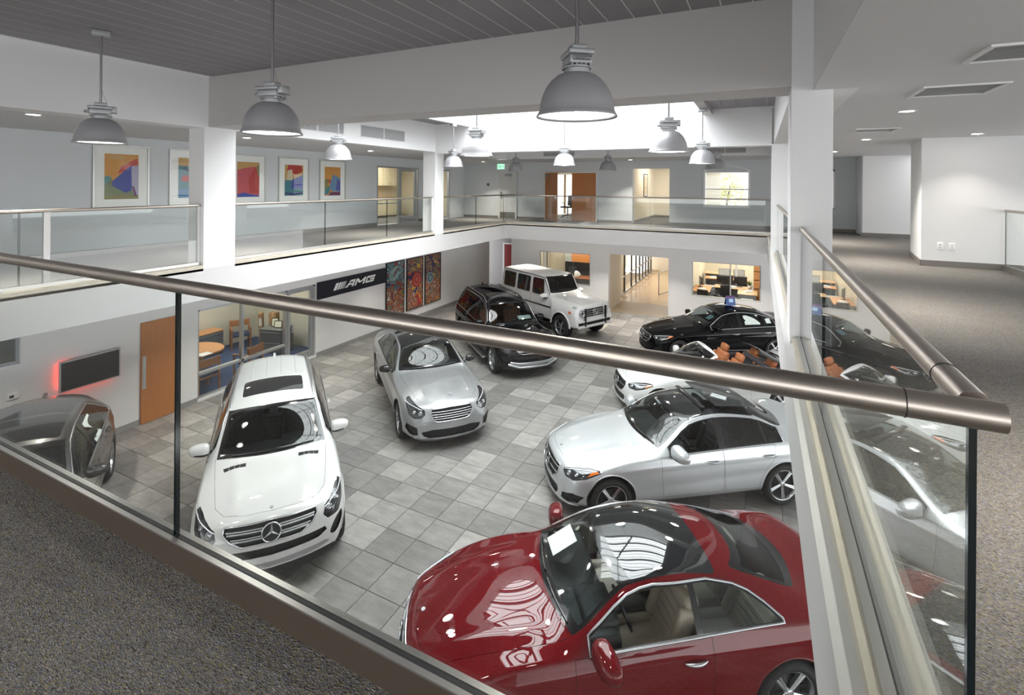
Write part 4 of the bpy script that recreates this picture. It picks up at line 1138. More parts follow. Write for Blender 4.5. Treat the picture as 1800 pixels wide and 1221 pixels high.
# ground floor: grout bed, then the tiles
floor = struct('floor', MB().box(-14, 6, -2, 30, -.12, -.008), pbr('floor_grout', (.11, .107, .10), .8))
def tile_mesh():
    b = .004; w, h = TPX-.005, TPY-.005
    v = [(0, 0, -.010), (w, 0, -.010), (w, h, -.010), (0, h, -.010), (b, b, 0), (w-b, b, 0), (w-b, h-b, 0), (b, h-b, 0)]
    m = MB(); m.add(v, [(4, 5, 6, 7), (0, 1, 5, 4), (1, 2, 6, 5), (2, 3, 7, 6), (3, 0, 4, 7)])
    return m
tme = tile_mesh().build('tile', TILE, mesh_only=True)
from mathutils import Vector as _V
def seen(x, y, z=0.):
    M = cam_o.matrix_world.inverted() @ Vector((x, y, z))
    if M.z > -.2: return None
    return (900+882.7*M.x/-M.z, 323.7-882.7*M.y/-M.z, -M.z)
tl = []
for i in range(-16, 12):
    for j in range(-14, 27):
        x, y = TX0+i*TPX, TY0+j*TPY
        if x < XW-.5 or y > YG+.2 or y < 1.0: continue
        s = seen(x+TPX/2, y+TPY/2); score = 0
        if s and -20 < s[0] < 1420 and 500 < s[1] < 1240 and x < .2 and s[1] < 800+.53*s[0]: score = 1/s[2]
        tl.append((score, x, y))
tl.sort(reverse=True)
rest = MB()
for q, (s, x, y) in enumerate(tl):
    if q < 300: link('tile', tme, floor, (x, y, 0))
    else:
        b = .004; w, h = TPX-.005, TPY-.005
        v = [(x, y, -.010), (x+w, y, -.010), (x+w, y+h, -.010), (x, y+h, -.010), (x+b, y+b, 0), (x+w-b, y+b, 0), (x+w-b, y+h-b, 0), (x+b, y+h-b, 0)]
        rest.add(v, [(4, 5, 6, 7), (0, 1, 5, 4), (1, 2, 6, 5), (2, 3, 7, 6), (3, 0, 4, 7)])
tag(rest.build('tile_field', TILE, floor), kind='stuff')
# mezzanine slabs (white fascias) with carpet on top
def slab(name, x0, x1, y0, y1): return struct(name, MB().box(x0, x1, y0, y1, FB, MZ-.012), FASC)
slab('floor_slab_left', XW-.2, XL, -5, YW+.2); slab('floor_slab_back', XL, 9, YB, YW+.2); slab('floor_slab_right', XR, 9, YF, YB); slab('floor_slab_front', XL, 9, -5, YF)
def carpet(name, x0, x1, y0, y1): return struct(name, MB().box(x0, x1, y0, y1, MZ-.012, MZ), CARPET)
carpet('floor_carpet_left', XW, XL-.2, -5, YW); carpet('floor_carpet_back', XL-.2, 8.5, YB+.2, 25.0); carpet('floor_carpet_right', .44, 8.5, 1.19, YB+.2); carpet('floor_carpet_front', -9, 8.5, -5, 1.19)
struct('floor_slab_backroom', MB().box(-12, 9, YW+.2, YW+8, FB, MZ-.012), FASC)
# stone sills under the balustrades
SILL = [(XL-.19, XL+.0, -4, 5.33), (XL-.19, XL, 5.90, 12.09), (XL-.19, XL, 12.53, YB), (XL, XR+.25, YB, YB+.19), (.285, .455, YF, 5.4), (.285, .455, 5.95, 12.1), (.285, .455, 12.55, YB)]
for i, (a, b, c, d) in enumerate(SILL): struct('trim_%d' % (i+1), MB().box(a, b, c, d, MZ-.05, MZ+.045), STONE)
# columns
for i, (x0, x1, y0, y1, zt) in enumerate(((XL-.42, XL, 5.33, 5.90, AC), (XL-.42, XL, 12.09, 12.53, AC), (.265, .60, 5.4, 5.95, NC+.1), (.23, .56, 12.1, 12.55, AC-.02))):
    struct('wall_column_%d' % (i+1), MB().box(x0, x1, y0, y1, MZ-.012, zt), WALL)
struct('wall_column_fill', MB().box(.60, .8, 5.4, 5.95, AC-.03, NC+.2), WALL)
# beams across the atrium
struct('ceiling_beam_1', MB().box(XL, .265, 5.4, 5.95, CZ+.94, NC+.3), pbr('beam_greige', (.50, .485, .47), .85))
struct('ceiling_beam_2', MB().box(XL, .23, 12.1, 12.5, CZ+.875, MC+3.0), WALL)
# upper walls above the aisle ceilings
UW = WALL
wallx('wall_upper_left', UW, XL-.42, XL, -5, YB, AC, NC+.2); wallx('wall_upper_right', UW, .44, .8, -5, 5.4, AC-.02, NC+.2)
wallx('wall_upper_right_back', UW, .27, .8, 5.95, YB, AC-.02, NC+.2); wally('wall_upper_back', UW, YB, YB+.3, XL-.1, .6, AC, NC+.2)
# aisle ceilings
for n, (a, b, c, d) in dict(left=(XW, XL-.42, -5, YW), back=(XL-.42, 4, YB+.3, YW), right=(.8, 9, -5, YB+.3)).items():
    struct('ceiling_aisle_%s' % n, MB().box(a, b, c, d, AC, AC+.1), CEIL)
struct('ceiling_edge_right', MB().box(.44, .8, -5, 5.4, AC-.03, AC-.02), CEIL)
# boarded ceiling of the near bay
bay = struct('ceiling_near_bay', MB().box(XL-.3, .8, -5, 5.4, NC+.0015, NC+.08), pbr('joint_highlight', (.8, .8, .8), .7))  # white backing paints in the light caught on the plank edges
BOARD = pbr('ceiling_board', (.27, .26, .275), .62, vary=(2.2, .06))
pw = .286; nb = 32
bm_cache = {}
for i in range(nb):
    x = -1.50-pw*24+i*pw; y = -1.5; rr = random.Random(i)
    ys = [-5, rr.uniform(1.6, 3.2), rr.uniform(4.0, 5.2), 5.4]
    for a, b in zip(ys, ys[1:]):
        m = MB(); m.box(x+.006, x+pw-.006, a+.0015, b-.0015, NC, NC+.02); m.build('ceiling_plank', BOARD, bay)
# mid bay: boarded ceiling either side of the rooflight
mid = struct('ceiling_mid_bay', MB().box(XL-.1, -7.42, 5.95, 12.1, MC+.012, MC+.1).box(-1.02, .5, 5.95, 12.1, MC+.012, MC+.1), MATS['joint_highlight'])
for x0, x1 in ((XL, -7.42), (-1.02, .28)):
    n = max(1, int((x1-x0)/pw))
    for i in range(n+1):
        a = x0+i*pw; b = min(a+pw, x1)
        if b-a > .03: boxo('ceiling_plank', BOARD, a+.003, b-.003, 5.95, 12.1, MC, MC+.02, mid)
struct('ceiling_back_bay', MB().box(XL-.1, .5, 12.5, YB+.2, MC+.0, MC+.1), CEIL)
# rooflight: upstands, glazing bars, bright panes
RX0, RX1, RY0, RY1, RZ = -7.30, -1.14, 5.95, 12.1, MC+.95
struct('ceiling_rooflight_kerb_1', MB().box(RX0-.13, RX0, RY0, RY1, MC-.12, RZ+.1), FASC); struct('ceiling_rooflight_kerb_2', MB().box(RX1, RX1+.18, RY0, RY1, MC-.12, RZ+.1), FASC)
struct('ceiling_rooflight_kerb_3', MB().box(RX0-.13, RX1+.18, 5.75, 5.951, MC, RZ+.1), FASC)
sky = empty('rooflight', ((RX0+RX1)/2, (RY0+RY1)/2, RZ)); sky['kind'] = 'structure'; sky.name = 'window_1'
def P0(o, *a): return a
pane_m = emis('rooflight_pane', (.95, .98, 1.0), SKYLIGHT)
ox, oy = (RX0+RX1)/2, (RY0+RY1)/2
nx, ny = 2, 6
for i in range(nx):
    for j in range(ny):
        a, b = RX0+(RX1-RX0)*i/nx-ox, RX0+(RX1-RX0)*(i+1)/nx-ox; c, d = RY0+(RY1-RY0)*j/ny-oy, RY0+(RY1-RY0)*(j+1)/ny-oy
        boxo('pane', pane_m, a+.02, b-.02, c+.02, d-.02, .06, .075, sky)
barm = pbr('rooflight_bar', (.10, .11, .12), .5)
for j in range(ny+1):
    y = RY0+(RY1-RY0)*j/ny-oy; boxo('glazing_bar', barm, RX0-ox, RX1-ox, y-.045, y+.045, -.12, .08, sky)
boxo('glazing_bar', barm, -.04, .04, RY0-oy, RY1-oy, -.06, .08, sky)
for j in range(ny):
    for q in (1, 2):
        y = RY0+(RY1-RY0)*(j+q/3)/ny-oy; boxo('glazing_bar', barm, RX0-ox, RX1-ox, y-.010, y+.010, .02, .08, sky)
# mezzanine walls
KIT = (13.5, 15.85, MZ, 5.80); KD2 = (17.2, 18.05, MZ, 5.79)
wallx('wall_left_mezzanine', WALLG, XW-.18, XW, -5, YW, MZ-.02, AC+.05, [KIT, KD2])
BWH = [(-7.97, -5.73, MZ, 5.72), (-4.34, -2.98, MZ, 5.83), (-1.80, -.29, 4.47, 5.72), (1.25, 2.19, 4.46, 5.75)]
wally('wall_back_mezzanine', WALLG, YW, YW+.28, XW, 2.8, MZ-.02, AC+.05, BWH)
# segmental arch over window 2
def arch_fill(x0, x1, z0, rise, y0, y1):
    m = MB(); n = 12; pts = [(x0, z0+.0)]+[(x0+(x1-x0)*t/n, z0+rise*(1-(2*t/n-1)**2)) for t in range(n+1)]+[(x1, z0)]
    return pts
wally('wall_back_right', WALL, 18.05, 18.3, 2.76, 4.6, MZ-.02, AC+.05)
struct('wall_back_return', MB().box(2.765, 2.80, 18.3, YW+.1, MZ, AC), WALLG)
struct('wall_pier_right', MB().add([(2.72, 11.82, z) for z in (MZ-.01, AC)]+[(5.0, 11.82, z) for z in (MZ-.01, AC)]+[(5.0, 13.3, z) for z in (MZ-.01, AC)]+[(2.88, 13.3, z) for z in (MZ-.01, AC)],
       [(0, 2, 3, 1), (2, 4, 5, 3), (4, 6, 7, 5), (6, 0, 1, 7), (1, 3, 5, 7), (0, 6, 4, 2)]), WALL)
def base(i, x0, x1, y0, y1, z0, h, mat=BASEB): return struct('baseboard_%d' % i, MB().box(x0, x1, y0, y1, z0, z0+h), mat)
base(1, XW, XW+.015, -4, 13.5, MZ, .10); base(2, XW, XW+.015, 15.85, 17.2, MZ, .10); base(3, XW, -10.10, YW-.015, YW, MZ, .10); base(4, -9.2, -7.97, YW-.015, YW, MZ, .10)
base(5, -5.73, -4.34, YW-.015, YW, MZ, .10); base(6, -2.98, 2.76, YW-.015, YW, MZ, .10); base(7, 2.72, 4.6, 18.03, 18.05, MZ, .10); base(8, 2.71, 5.0, 11.80, 11.82, MZ, .11)
struct('baseboard_9', MB().add([(2.70, 11.80, MZ), (2.72, 11.82, MZ), (2.88, 13.3, MZ), (2.86, 13.3, MZ), (2.70, 11.80, MZ+.11), (2.72, 11.82, MZ+.11), (2.88, 13.3, MZ+.11), (2.86, 13.3, MZ+.11)],
       [(0, 1, 5, 4), (1, 2, 6, 5), (2, 3, 7, 6), (3, 0, 4, 7), (4, 5, 6, 7), (0, 3, 2, 1)]), BASEB)
base(10, XW, XW+.015, -2, 6.12, 0, .12, pbr('base_tile', (.28, .275, .27), .5)); base(11, XW, XW+.015, 6.88, 7.35, 0, .12, MATS['base_tile']); base(12, XW, XW+.015, 10.9, 21.6, 0, .12, MATS['base_tile'])
base(13, -9.9, -5.52, YG-.015, YG, 0, .12, MATS['base_tile']); base(14, -3.15, 3, YG-.015, YG, 0, .12, MATS['base_tile'])
# ground-floor walls
OW = (7.36, 10.86, .06, 2.18)
wallx('wall_left_ground', WALL, XW-.2, XW, -2, 21.6, 0, FB, [OW, (2.9, 4.19, 1.92, 2.62)])
GW = [(-8.6, -6.3, .98, 2.32), (-5.52, -3.15, 0, 2.38), (-2.29, .07, 1.0, 2.34)]
wally('wall_back_ground', WALL, YG, YG+.2, -9.96, 6, 0, FB, GW)
struct('wall_corridor_left', MB().box(-5.72, -5.52, YG+.2, 22.3, 0, FB), pbr('wall_cream', (.68, .62, .52), .8))
struct('wall_back_passage', MB().box(-14, -9.9, 22.5, 22.7, 0, FB), pbr('wall_dark_grey', (.34, .33, .33), .8))
struct('floor_slab_passage', MB().box(-14, -9.9, YW+.2, 22.7, FB, FB+.1), FASC)

struct('wall_recess_left', MB().box(-13.2, -13.1, 2.4, 4.8, 1.5, FB).box(-13.1, XW-.2, 2.4, 2.5, 1.5, FB).box(-13.1, XW-.2, 4.7, 4.8, 1.5, FB).box(-13.1, XW-.2, 2.5, 4.7, 1.5, 1.6), pbr('wall_recess', (.20, .20, .19), .8))
wally('wall_front', WALL, -5.2, -5, XW-.2, 9, 0, 8, [(-8.4, 8.6, MZ+.15, AC-.05)])  # unseen wall added to block sky light, with an opening to brighten the front
# ------------------------------------------------------------------ balustrades
def pane_obj(parent, a, b, z0, z1, t=.0135, name='glass_pane'):
    """glass pane from a to b (xy), dark polished edges"""
    a = Vector((a[0], a[1], 0)); b = Vector((b[0], b[1], 0)); d = (b-a).normalized(); n = Vector((-d.y, d.x, 0))*t/2
    v = [a+n, b+n, b-n, a-n]; vs = [(p.x, p.y, z0) for p in v]+[(p.x, p.y, z1) for p in v]
    m = MB().add(vs, [(0, 1, 5, 4), (2, 3, 7, 6), (1, 2, 6, 5), (3, 0, 4, 7), (4, 5, 6, 7), (0, 3, 2, 1)])
    o = m.build(name, [RAILG, EDGE], parent)
    for i, p in enumerate(o.data.polygons): p.material_index = 0 if i < 2 else 1
    return o
def balustrade(label, path, joints, rail_r=.024, zr=CZ-.402, shoe=True, shoe_w=.056, mat=STEEL, shoe_mats=None, ends=(0, 0), z0=None):
    """path: two xy points; joints: fractions along it where panes meet"""
    a, b = Vector((*path[0], 0)), Vector((*path[1], 0)); d = (b-a).normalized(); L = (b-a).length; n = Vector((-d.y, d.x, 0))
    z0 = MZ if z0 is None else z0; zt = z0+.098
    r = empty('glass_balustrade', (a.x, a.y, z0), 0, label, 'balustrade', 'glass balustrades round the void')
    off = Vector((a.x, a.y, z0))
    def P(s, t, z): return a+d*s+n*t+Vector((0, 0, z))-off
    p = P(-ends[0], 0, zr); q = P(L+ends[1], 0, zr)
    MB().tube([p, p.lerp(q, .25), p.lerp(q, .5), p.lerp(q, .75), q], rail_r, 24).build('handrail', mat, r)
    sm, st = shoe_mats or (SHOET, SHOET)
    def bar(name, s0, s1, t0, t1, za, zb, m):
        v = [P(s, t, z) for s in (s0, s1) for t in (t0, t1) for z in (za, zb)]
        return MB().add(v, [(0, 1, 3, 2), (4, 6, 7, 5), (0, 4, 5, 1), (2, 3, 7, 6), (0, 2, 6, 4), (1, 5, 7, 3)]).build(name, m, r)
    h = shoe_w/2
    bar('base_shoe', 0, L, -h, h, z0+.0, zt-.002, sm)
    bar('shoe_cap', 0, L, -h-.0005, -.010, zt-.004, zt+.002, st); bar('shoe_cap', 0, L, .010, h+.0005, zt-.004, zt+.002, st)
    bar('shoe_gasket', 0, L, -.010, .010, zt-.004, zt-.0005, SLOT)
    js = [0]+list(joints)+[1]
    for f, g in zip(js, js[1:]):
        A = P(f*L+.008, 0, 0); B = P(g*L-.008, 0, 0)
        pane_obj(r, (A.x, A.y), (B.x, B.y), zt-.01-z0, zr-rail_r*.4-z0)
    for ch in r.children: pass
    return r
b1 = balustrade('near steel handrail and glass pane running across the foreground', ((-8.40, 1.169), (.345, 1.169)), [(8.4-5.15)/8.745, (8.4-2.005)/8.745], rail_r=.026, shoe_mats=(SHOE, SHOET), ends=(0, .042))
b2 = balustrade('right hand balustrade receding from the corner to the grey column', ((.360, 1.215), (.360, 5.40)), [.575], rail_r=.026, shoe_w=.085, z0=MZ-.04)
b3 = balustrade('short balustrade beyond the grey column on the right side', ((.352, 5.95), (.352, 12.10)), [.33, .66], rail_r=.024, shoe_w=.07)
b4 = balustrade('balustrade at far left in front of the first two framed prints', ((XL-.09, -.5), (XL-.09, 5.32)), [.60], shoe_w=.05)
b5 = balustrade('balustrade between the two white columns on the left', ((XL-.09, 5.91), (XL-.09, 12.08)), [.35, .68], shoe_w=.05)
b6 = balustrade('balustrade left of the void near the grey exit door', ((XL-.09, 12.54), (XL-.09, YB+.07)), [.5], shoe_w=.05)
b7 = balustrade('long balustrade across the back of the void', ((XL-.02, YB+.08), (.34, YB+.08)), [.2, .4, .6, .8], shoe_w=.05)
b8 = balustrade('balustrade at far right beside the wall outlets', ((3.90, 11.80), (3.90, 6.0)), [.5], shoe_w=.05)
for x in (.245, -6.2):
    MB().tube([(x+8.40, .0263*math.cos(t), CZ-.402-MZ+.0263*math.sin(t)) for t in np.linspace(0, 2*PI, 33)[:-1]], .0011, 6, closed=True).build('rail_joint', SLOT, b1)
MB().tube([(.0263*math.cos(t), .16, CZ-.402-MZ+.04+.0263*math.sin(t)) for t in np.linspace(0, 2*PI, 33)[:-1]], .0011, 6, closed=True).build('rail_joint', SLOT, b2)
# white end posts of the left balustrades
for (y0, y1) in ((.0, 0),): pass
MB().box(-.02, .02, -.03, .03, .0, CZ-.42-MZ).build('end_post', FASC, b4, (0, 5.30+.5, 0))
MB().box(-.02, .02, -.035, .035, .1, CZ-.42-MZ).build('post', FASC, b4, (0, 3.27+.5, 0))
MB().box(-.02, .02, -.03, .03, .0, CZ-.42-MZ).build('end_post', FASC, b5, (0, 6.15, 0))
# ------------------------------------------------------------------ pendant lamps
SPUN = pbr('lamp_spun_aluminium', (.40, .40, .415), .38, .35)
CAST = pbr('lamp_cast_grey', (.42, .43, .44), .45, .6)
STEM = pbr('lamp_stem', (.34, .34, .35), .35, .9)
LWHITE = pbr('lamp_reflector', (.9, .9, .88), .5, emit=(1., .98, .93), estr=2.2)
BULB = emis('lamp_bulb', (1., .97, .9), LAMP)
def make_pendant(D=.54):
    r = empty('pendant_lamp')                        # origin: centre of the rim
    R = D/2; k = R/.27
    dome = [(.085*k, .285*k), (.10*k, .283*k), (.135*k, .268*k), (.175*k, .232*k), (.208*k, .185*k), (.232*k, .13*k), (.246*k, .07*k), (.250*k, .035*k), (.256*k, .022*k), (.27*k, .0), (.268*k, -.006*k), (.25*k, .012*k)]
    sh = MB().lathe(dome, 44).build('shade', SPUN, r)
    inn = [(.25*k, .012*k), (.244*k, .035*k), (.238*k, .07*k), (.225*k, .13*k), (.20*k, .182*k), (.168*k, .225*k), (.12*k, .262*k), (.02, .275*k)]
    MB().lathe(inn[::-1], 44).build('reflector', LWHITE, sh)
    b = MB(); b.lathe([(.001, .03), (.05, .045), (.085, .085), (.09, .12), (.07, .16), (.04, .20), (.03, .27)], 24).build('bulb', BULB, sh)
    MB().cyl((0, 0, .28*k), (0, 0, .32*k), .085*k, n=28).tube([(.095*k*math.cos(a), .095*k*math.sin(a), .322*k) for a in np.linspace(0, 2*PI, 25)[:-1]], .010, 6, closed=True).build('neck', CAST, r)
    h = MB(); h.rbox(-.10, .10, -.075, .075, .335, .395, .012); h.rbox(-.135, .085, -.06, .06, .352, .378, .01); h.rbox(.05, .15, -.055, .055, .36, .435, .012)
    h.rbox(-.12, .115, -.085, .085, .395, .43, .01); h.rbox(-.06, .06, -.05, .05, .43, .475, .012)
    for i in range(-2, 3): h.rbox(-.105+.002, .105, i*.03-.004, i*.03+.004, .318, .345, .003)
    ho = h.build('ballast_housing', CAST, r)
    for sx in (-1, 1):
        MB().tube([(sx*.125, -.05, .37), (sx*.148, -.05, .36), (sx*.148, .05, .36), (sx*.125, .05, .37)], .006, 6).build('latch', STEM, ho)
    MB().tube([(.09, 0, .345), (.105, 0, .32), (.10, 0, .295)], .006, 6).build('latch', STEM, ho)
    return r
PROT = make_pendant()
def put_stem(r, top):
    MB().cyl((0, 0, .47), (0, 0, top), .0125, n=12).build('stem', STEM, r)
    MB().rbox(-.09, .09, -.05, .05, top-.07, top, .012).build('ceiling_box', CAST, r)
    MB().tube([(.012, 0, .62), (.03, 0, .55), (.06, 0, .475)], .0025, 6).build('safety_cable', STEM, r)
PN = [(-7.03, 3.19, 'leftmost near pendant lamp, grey dome hanging in front of the first print', NC), (-4.07, 3.2, 'near pendant lamp in the middle, grey dome before the greige beam', NC), (-1.10, 3.2, 'largest pendant lamp, grey dome at top centre in front of beam', NC),
      (-7.365, 7.27, 'pale pendant lamp below the wall vents, left of the rooflight', MC-.12), (-4.15, 7.1, 'pale pendant lamp in middle of the rooflight bay, nearer one', MC+.9), (-1.12, 7.1, 'large shiny pendant lamp hanging right of centre under the rooflight', MC+.9),
      (-7.35, 11.35, 'pale pendant lamp beside the second white column on the left', MC-.12), (-4.2, 11.35, 'pale pendant lamp in front of the wooden double doors', MC+.9), (-1.07, 11.1, 'shiny pendant lamp hanging below the rooflight kerb on the right', MC-.12),
      (-7.4, 15.3, 'small dark pendant lamp close to the exit sign', MC), (-4.2, 15.2, 'small dark pendant lamp in the back bay right of the double doors', MC), (-1.08, 14.8, 'small dark pendant lamp in front of the arched window', MC), (5.25, 11.0, 'grey pendant lamp cut off at the right edge of view', AC)]
PN += [(x, -.8, 'unseen pendant lamp added above the near walkway, '+q, NC) for x, q in ((-7.03, 'left of the viewer'), (-4.07, 'close to the viewer on the left'), (-1.10, 'almost above the viewer'))]  # out-of-view row added to brighten the near walkway
for i, (x, y, lab, zt) in enumerate(PN):
    r = PROT if i == 0 else copy_tree(PROT)
    z = CZ+.18 if i == 12 else CZ+.455
    r.location = (x, y, z); r.rotation_euler = (0, 0, (1.1, .2, 2.2, .6, 0, .3, 1.5, .1, 0, 2.5, 2.2, .4, 1, 0, .7, 1.9)[i])
    tag(r, lab, 'pendant lamp', 'industrial dome pendant lamps')
for r in [o for o in COL.objects if o.name.startswith('pendant_lamp')]:
    i = min(range(len(PN)), key=lambda q: (PN[q][0]-r.location.x)**2+(PN[q][1]-r.location.y)**2)
    put_stem(r, PN[i][3]-r.location.z)
# ------------------------------------------------------------------ downlights and vents
DLW = emis('downlight_glow', (1., .94, .84), 12.0)
def downlight(x, y, lab, z=AC, en=None):
    r = empty('recessed_downlight', (x, y, z), 0, lab, 'downlight', 'recessed ceiling downlights')
    MB().lathe([(.095, .0), (.095, -.006), (.078, -.008), (.074, .0)], 28).build('trim_ring', pbr('downlight_trim', (.8, .8, .78), .5), r)
    MB().lathe([(.001, -.003), (.074, -.003)], 28).build('lens', DLW, r)
    li = bpy.data.lights.new('downlight_beam', 'AREA'); li.shape = 'DISK'; li.size = .14; li.energy = en or DOWN; li.color = (1, .93, .83); li.spread = math.radians(95); lo = bpy.data.objects.new('downlight_beam', li); COL.objects.link(lo); lo.parent = r; lo.location = (0, 0, -.02)
for x, y, lab in ((1.59, 7.54, 'round downlight in the right ceiling between the square vents'), (1.85, 11.76, 'small round downlight in right ceiling close to the column'), (3.31, 11.15, 'round downlight right above the wall with outlets'),
                  (-9.07, 3.32, 'round downlight in left aisle ceiling at far left edge'), (-9.52, 6.89, 'round downlight above the red abstract print'), (-9.94, 11.04, 'round downlight above the last small print on the left'),
                  (-10.2, 18.0, 'round downlight by the green exit sign'), (-4.2, 18.2, 'round downlight above the lit passage on the back wall'), (1.75, 15.5, 'tiny downlight at far end of right aisle ceiling'), (1.6, 3.0, 'unseen downlight added in right aisle ceiling above the near carpet'), (1.6, -1.2, 'unseen downlight added in right aisle ceiling behind the viewer'), (-9.3, -.5, 'unseen downlight added in left aisle ceiling before the first balustrade')):  # last three are out of view, added to light the near aisles
    downlight(x, y, lab, en=2.5 if x > 3 else None)
for i, (x, y) in enumerate(((-8.2, 18.5), (-5.6, 18.5), (-3.0, 18.5), (-.4, 18.5))): downlight(x, y, '%s unseen downlight added under the back balcony, counted from the left' % ('first', 'second', 'third', 'fourth')[i], FB, 13)  # out-of-view lamps added to brighten the dark back ground floor
for i, y in enumerate((4.0, 7.0, 10.0, 13.0, 16.0)): downlight(-10.2, y, '%s unseen downlight added under the left balcony, counted from near' % ('first', 'second', 'third', 'fourth', 'fifth')[i], FB, 9)  # added out of sight to lift the light below the left balcony
VG = pbr('vent_white', (.74, .74, .74), .6); VD = pbr('vent_dark', (.14, .14, .145), .7)
def ceil_vent(x0, x1, y0, y1, lab):
    cx, cy = (x0+x1)/2, (y0+y1)/2; r = empty('ceiling_vent', (cx, cy, AC), 0, lab, 'air vent', 'square ceiling vents'); a, b = (x1-x0)/2, (y1-y0)/2
    m = MB()
    for q in ((-a-.03, a+.03, -b-.03, -b), (-a-.03, a+.03, b, b+.03), (-a-.03, -a, -b, b), (a, a+.03, -b, b)): m.box(q[0], q[1], q[2], q[3], -.015, .0)
    m.build('frame', VG, r); MB().box(-a, a, -b, b, -.002, 0).build('backing', VD, r)
    n = 12
    for i in range(n):
        y = -b+2*b*(i+.5)/n; MB().box(-a, a, y-.003, y+.003, -.006, -.003).build('slat', pbr('vent_slat', (.42, .42, .41), .6), r)
ceil_vent(1.36, 1.95, 4.28, 4.76, 'large square vent at the top right of the ceiling'); ceil_vent(1.37, 1.92, 5.80, 6.35, 'middle square vent in the right hand ceiling'); ceil_vent(1.40, 1.92, 9.6, 10.1, 'small far square vent in the right ceiling')
def wall_vent(cx, cy, cz, w, h, axis, lab, n=11, dark=VD):
    r = empty('wall_vent', (cx, cy, cz), 0 if axis == 'y' else PI/2, lab, 'air vent', 'long wall vents')
    # local x along the wall, local -y out of it
    M = MB()
    for q in ((-w/2-.02, w/2+.02, -h/2-.02, -h/2), (-w/2-.02, w/2+.02, h/2, h/2+.02), (-w/2-.02, -w/2, -h/2, h/2), (w/2, w/2+.02, -h/2, h/2)): M.box(q[0], q[1], -.012, 0, q[2], q[3])
    M.build('frame', VG, r); MB().box(-w/2, w/2, -.003, 0, -h/2, h/2).build('backing', dark, r)
    MB().box(-.012, .012, -.012, -.002, -h/2, h/2).build('divider', VG, r)
    for i in range(n):
        z = -h/2+h*(i+.5)/n; MB().box(-w/2, w/2, -.007, -.004, z-.004, z+.004).build('slat', VG, r)
wall_vent(XL, 9.86, 6.44, 1.62, .27, 'x', 'long white wall vent left of second column under ceiling'); wall_vent(XL, 7.75, 6.44, 1.5, .27, 'x', 'long white wall vent half hidden behind a pendant lamp')
for x, lab in ((-6.35, 'dark slot vent over the wooden double doors'), (-.95, 'dark slot vent over the arched window')): wall_vent(x, YB, 6.28, 1.15, .15, 'y', lab, 8, pbr('vent_black', (.05, .05, .05), .7))
# ------------------------------------------------------------------ framed prints on the mezzanine
FRAME = pbr('frame_silver', (.55, .55, .53), .35, .7); MATB = pbr('picture_mount', (.85, .85, .83), .7)
PAL = {n: pbr('print_'+n, tuple(q*.72 for q in c), .4) for n, c in dict(orange=(.80, .36, .06), amber=(.72, .42, .13), red=(.62, .04, .03), pink=(.70, .10, .12), blue=(.045, .075, .42), navy=(.03, .035, .18), teal=(.05, .24, .30), sky=(.10, .30, .55), green=(.22, .27, .13), olive=(.30, .27, .10), lilac=(.52, .47, .66), plum=(.17, .03, .14), cream=(.80, .70, .50), sea=(.12, .33, .33)).items()}
PG = glassmat('picture_glass', (.98, .99, .98), 1.45, 1.0)
def framed(x, y0, y1, z0, z1, border, shapes, lab, bg, cat='framed print'):
    """print hung on a wall facing +x; shapes in 0..1 of the image"""
    r = empty('framed_print', (x, y0, z0), 0, lab, cat, 'framed abstract prints'); w, h = y1-y0, z1-z0; t = .035
    m = MB(); m.box(0, .03, 0, t, 0, h).box(0, .03, w-t, w, 0, h).box(0, .03, t, w-t, 0, t).box(0, .03, t, w-t, h-t, h); m.build('frame', FRAME, r)
    MB().box(0, .008, t, w-t, t, h-t).build('mount', MATB, r)
    bx, bz = border; a0, a1, c0, c1 = bx, w-bx, bz, h-bz
    pm = MB(); mats = [PAL[bg]]; pm.quad((.0085, a0, c0), (.0085, a1, c0), (.0085, a1, c1), (.0085, a0, c1)); idx = [0]
    for i, (col, pts) in enumerate(shapes):
        if PAL[col] not in mats: mats.append(PAL[col])
        X = .0089+.0003*i; pm.quad(*[(X, a0+u*(a1-a0), c0+v*(c1-c0)) for u, v in pts]); idx.append(mats.index(PAL[col]))
    o = pm.build('print', mats, r)
    for p, q in zip(o.data.polygons, idx): p.material_index = q
    MB().quad((.024, t, t), (.024, w-t, t), (.024, w-t, h-t), (.024, t, h-t)).build('picture_glass', PG, r)
    return r
framed(XW, 5.24, 6.27, 4.64, 5.95, (.205, .19), [('orange', [(0, .55), (0, 1), (.62, 1), (.42, .72), (.3, .5)]), ('amber', [(.1, .9), (.55, .86), (.6, .95), (.2, 1)]), ('red', [(.38, .56), (.48, .72), (.95, .92), (1, .74), (.8, .7)]), ('green', [(0, 0), (1, 0), (1, .12), (.6, .3), (0, .48)]), ('sea', [(0, .3), (.22, .46), (.12, .52), (0, .5)]), ('blue', [(.22, .4), (.5, .58), (.78, .76), (.82, .2), (.6, .14), (.22, .3)]), ('lilac', [(.8, .22), (.78, .74), (1, .76), (1, .08), (.86, .1)]), ('plum', [(.8, .3), (.86, .28), (.98, .02), (.88, .04)]), ('olive', [(0, .0), (1, .0), (1, .06), (.5, .1), (0, .07)])],
       'largest framed print, orange above a blue wedge, under leftmost lamp', 'orange')
framed(XW, 6.68, 7.72, 4.64, 5.94, (.20, .19), [('amber', [(0, .8), (0, 1), (1, 1), (1, .86), (.5, .78)]), ('teal', [(0, .0), (0, .78), (.4, .8), (1, .76), (1, 0)]), ('sky', [(0, 0), (0, .2), (1, .3), (1, 0)]), ('red', [(.1, .42), (.15, .56), (.8, .58), (.85, .36)]), ('navy', [(.1, .72), (.5, .7), (.9, .76), (.9, .70), (.4, .64)])],
       'framed print in teal and blue half hidden behind first column', 'teal')
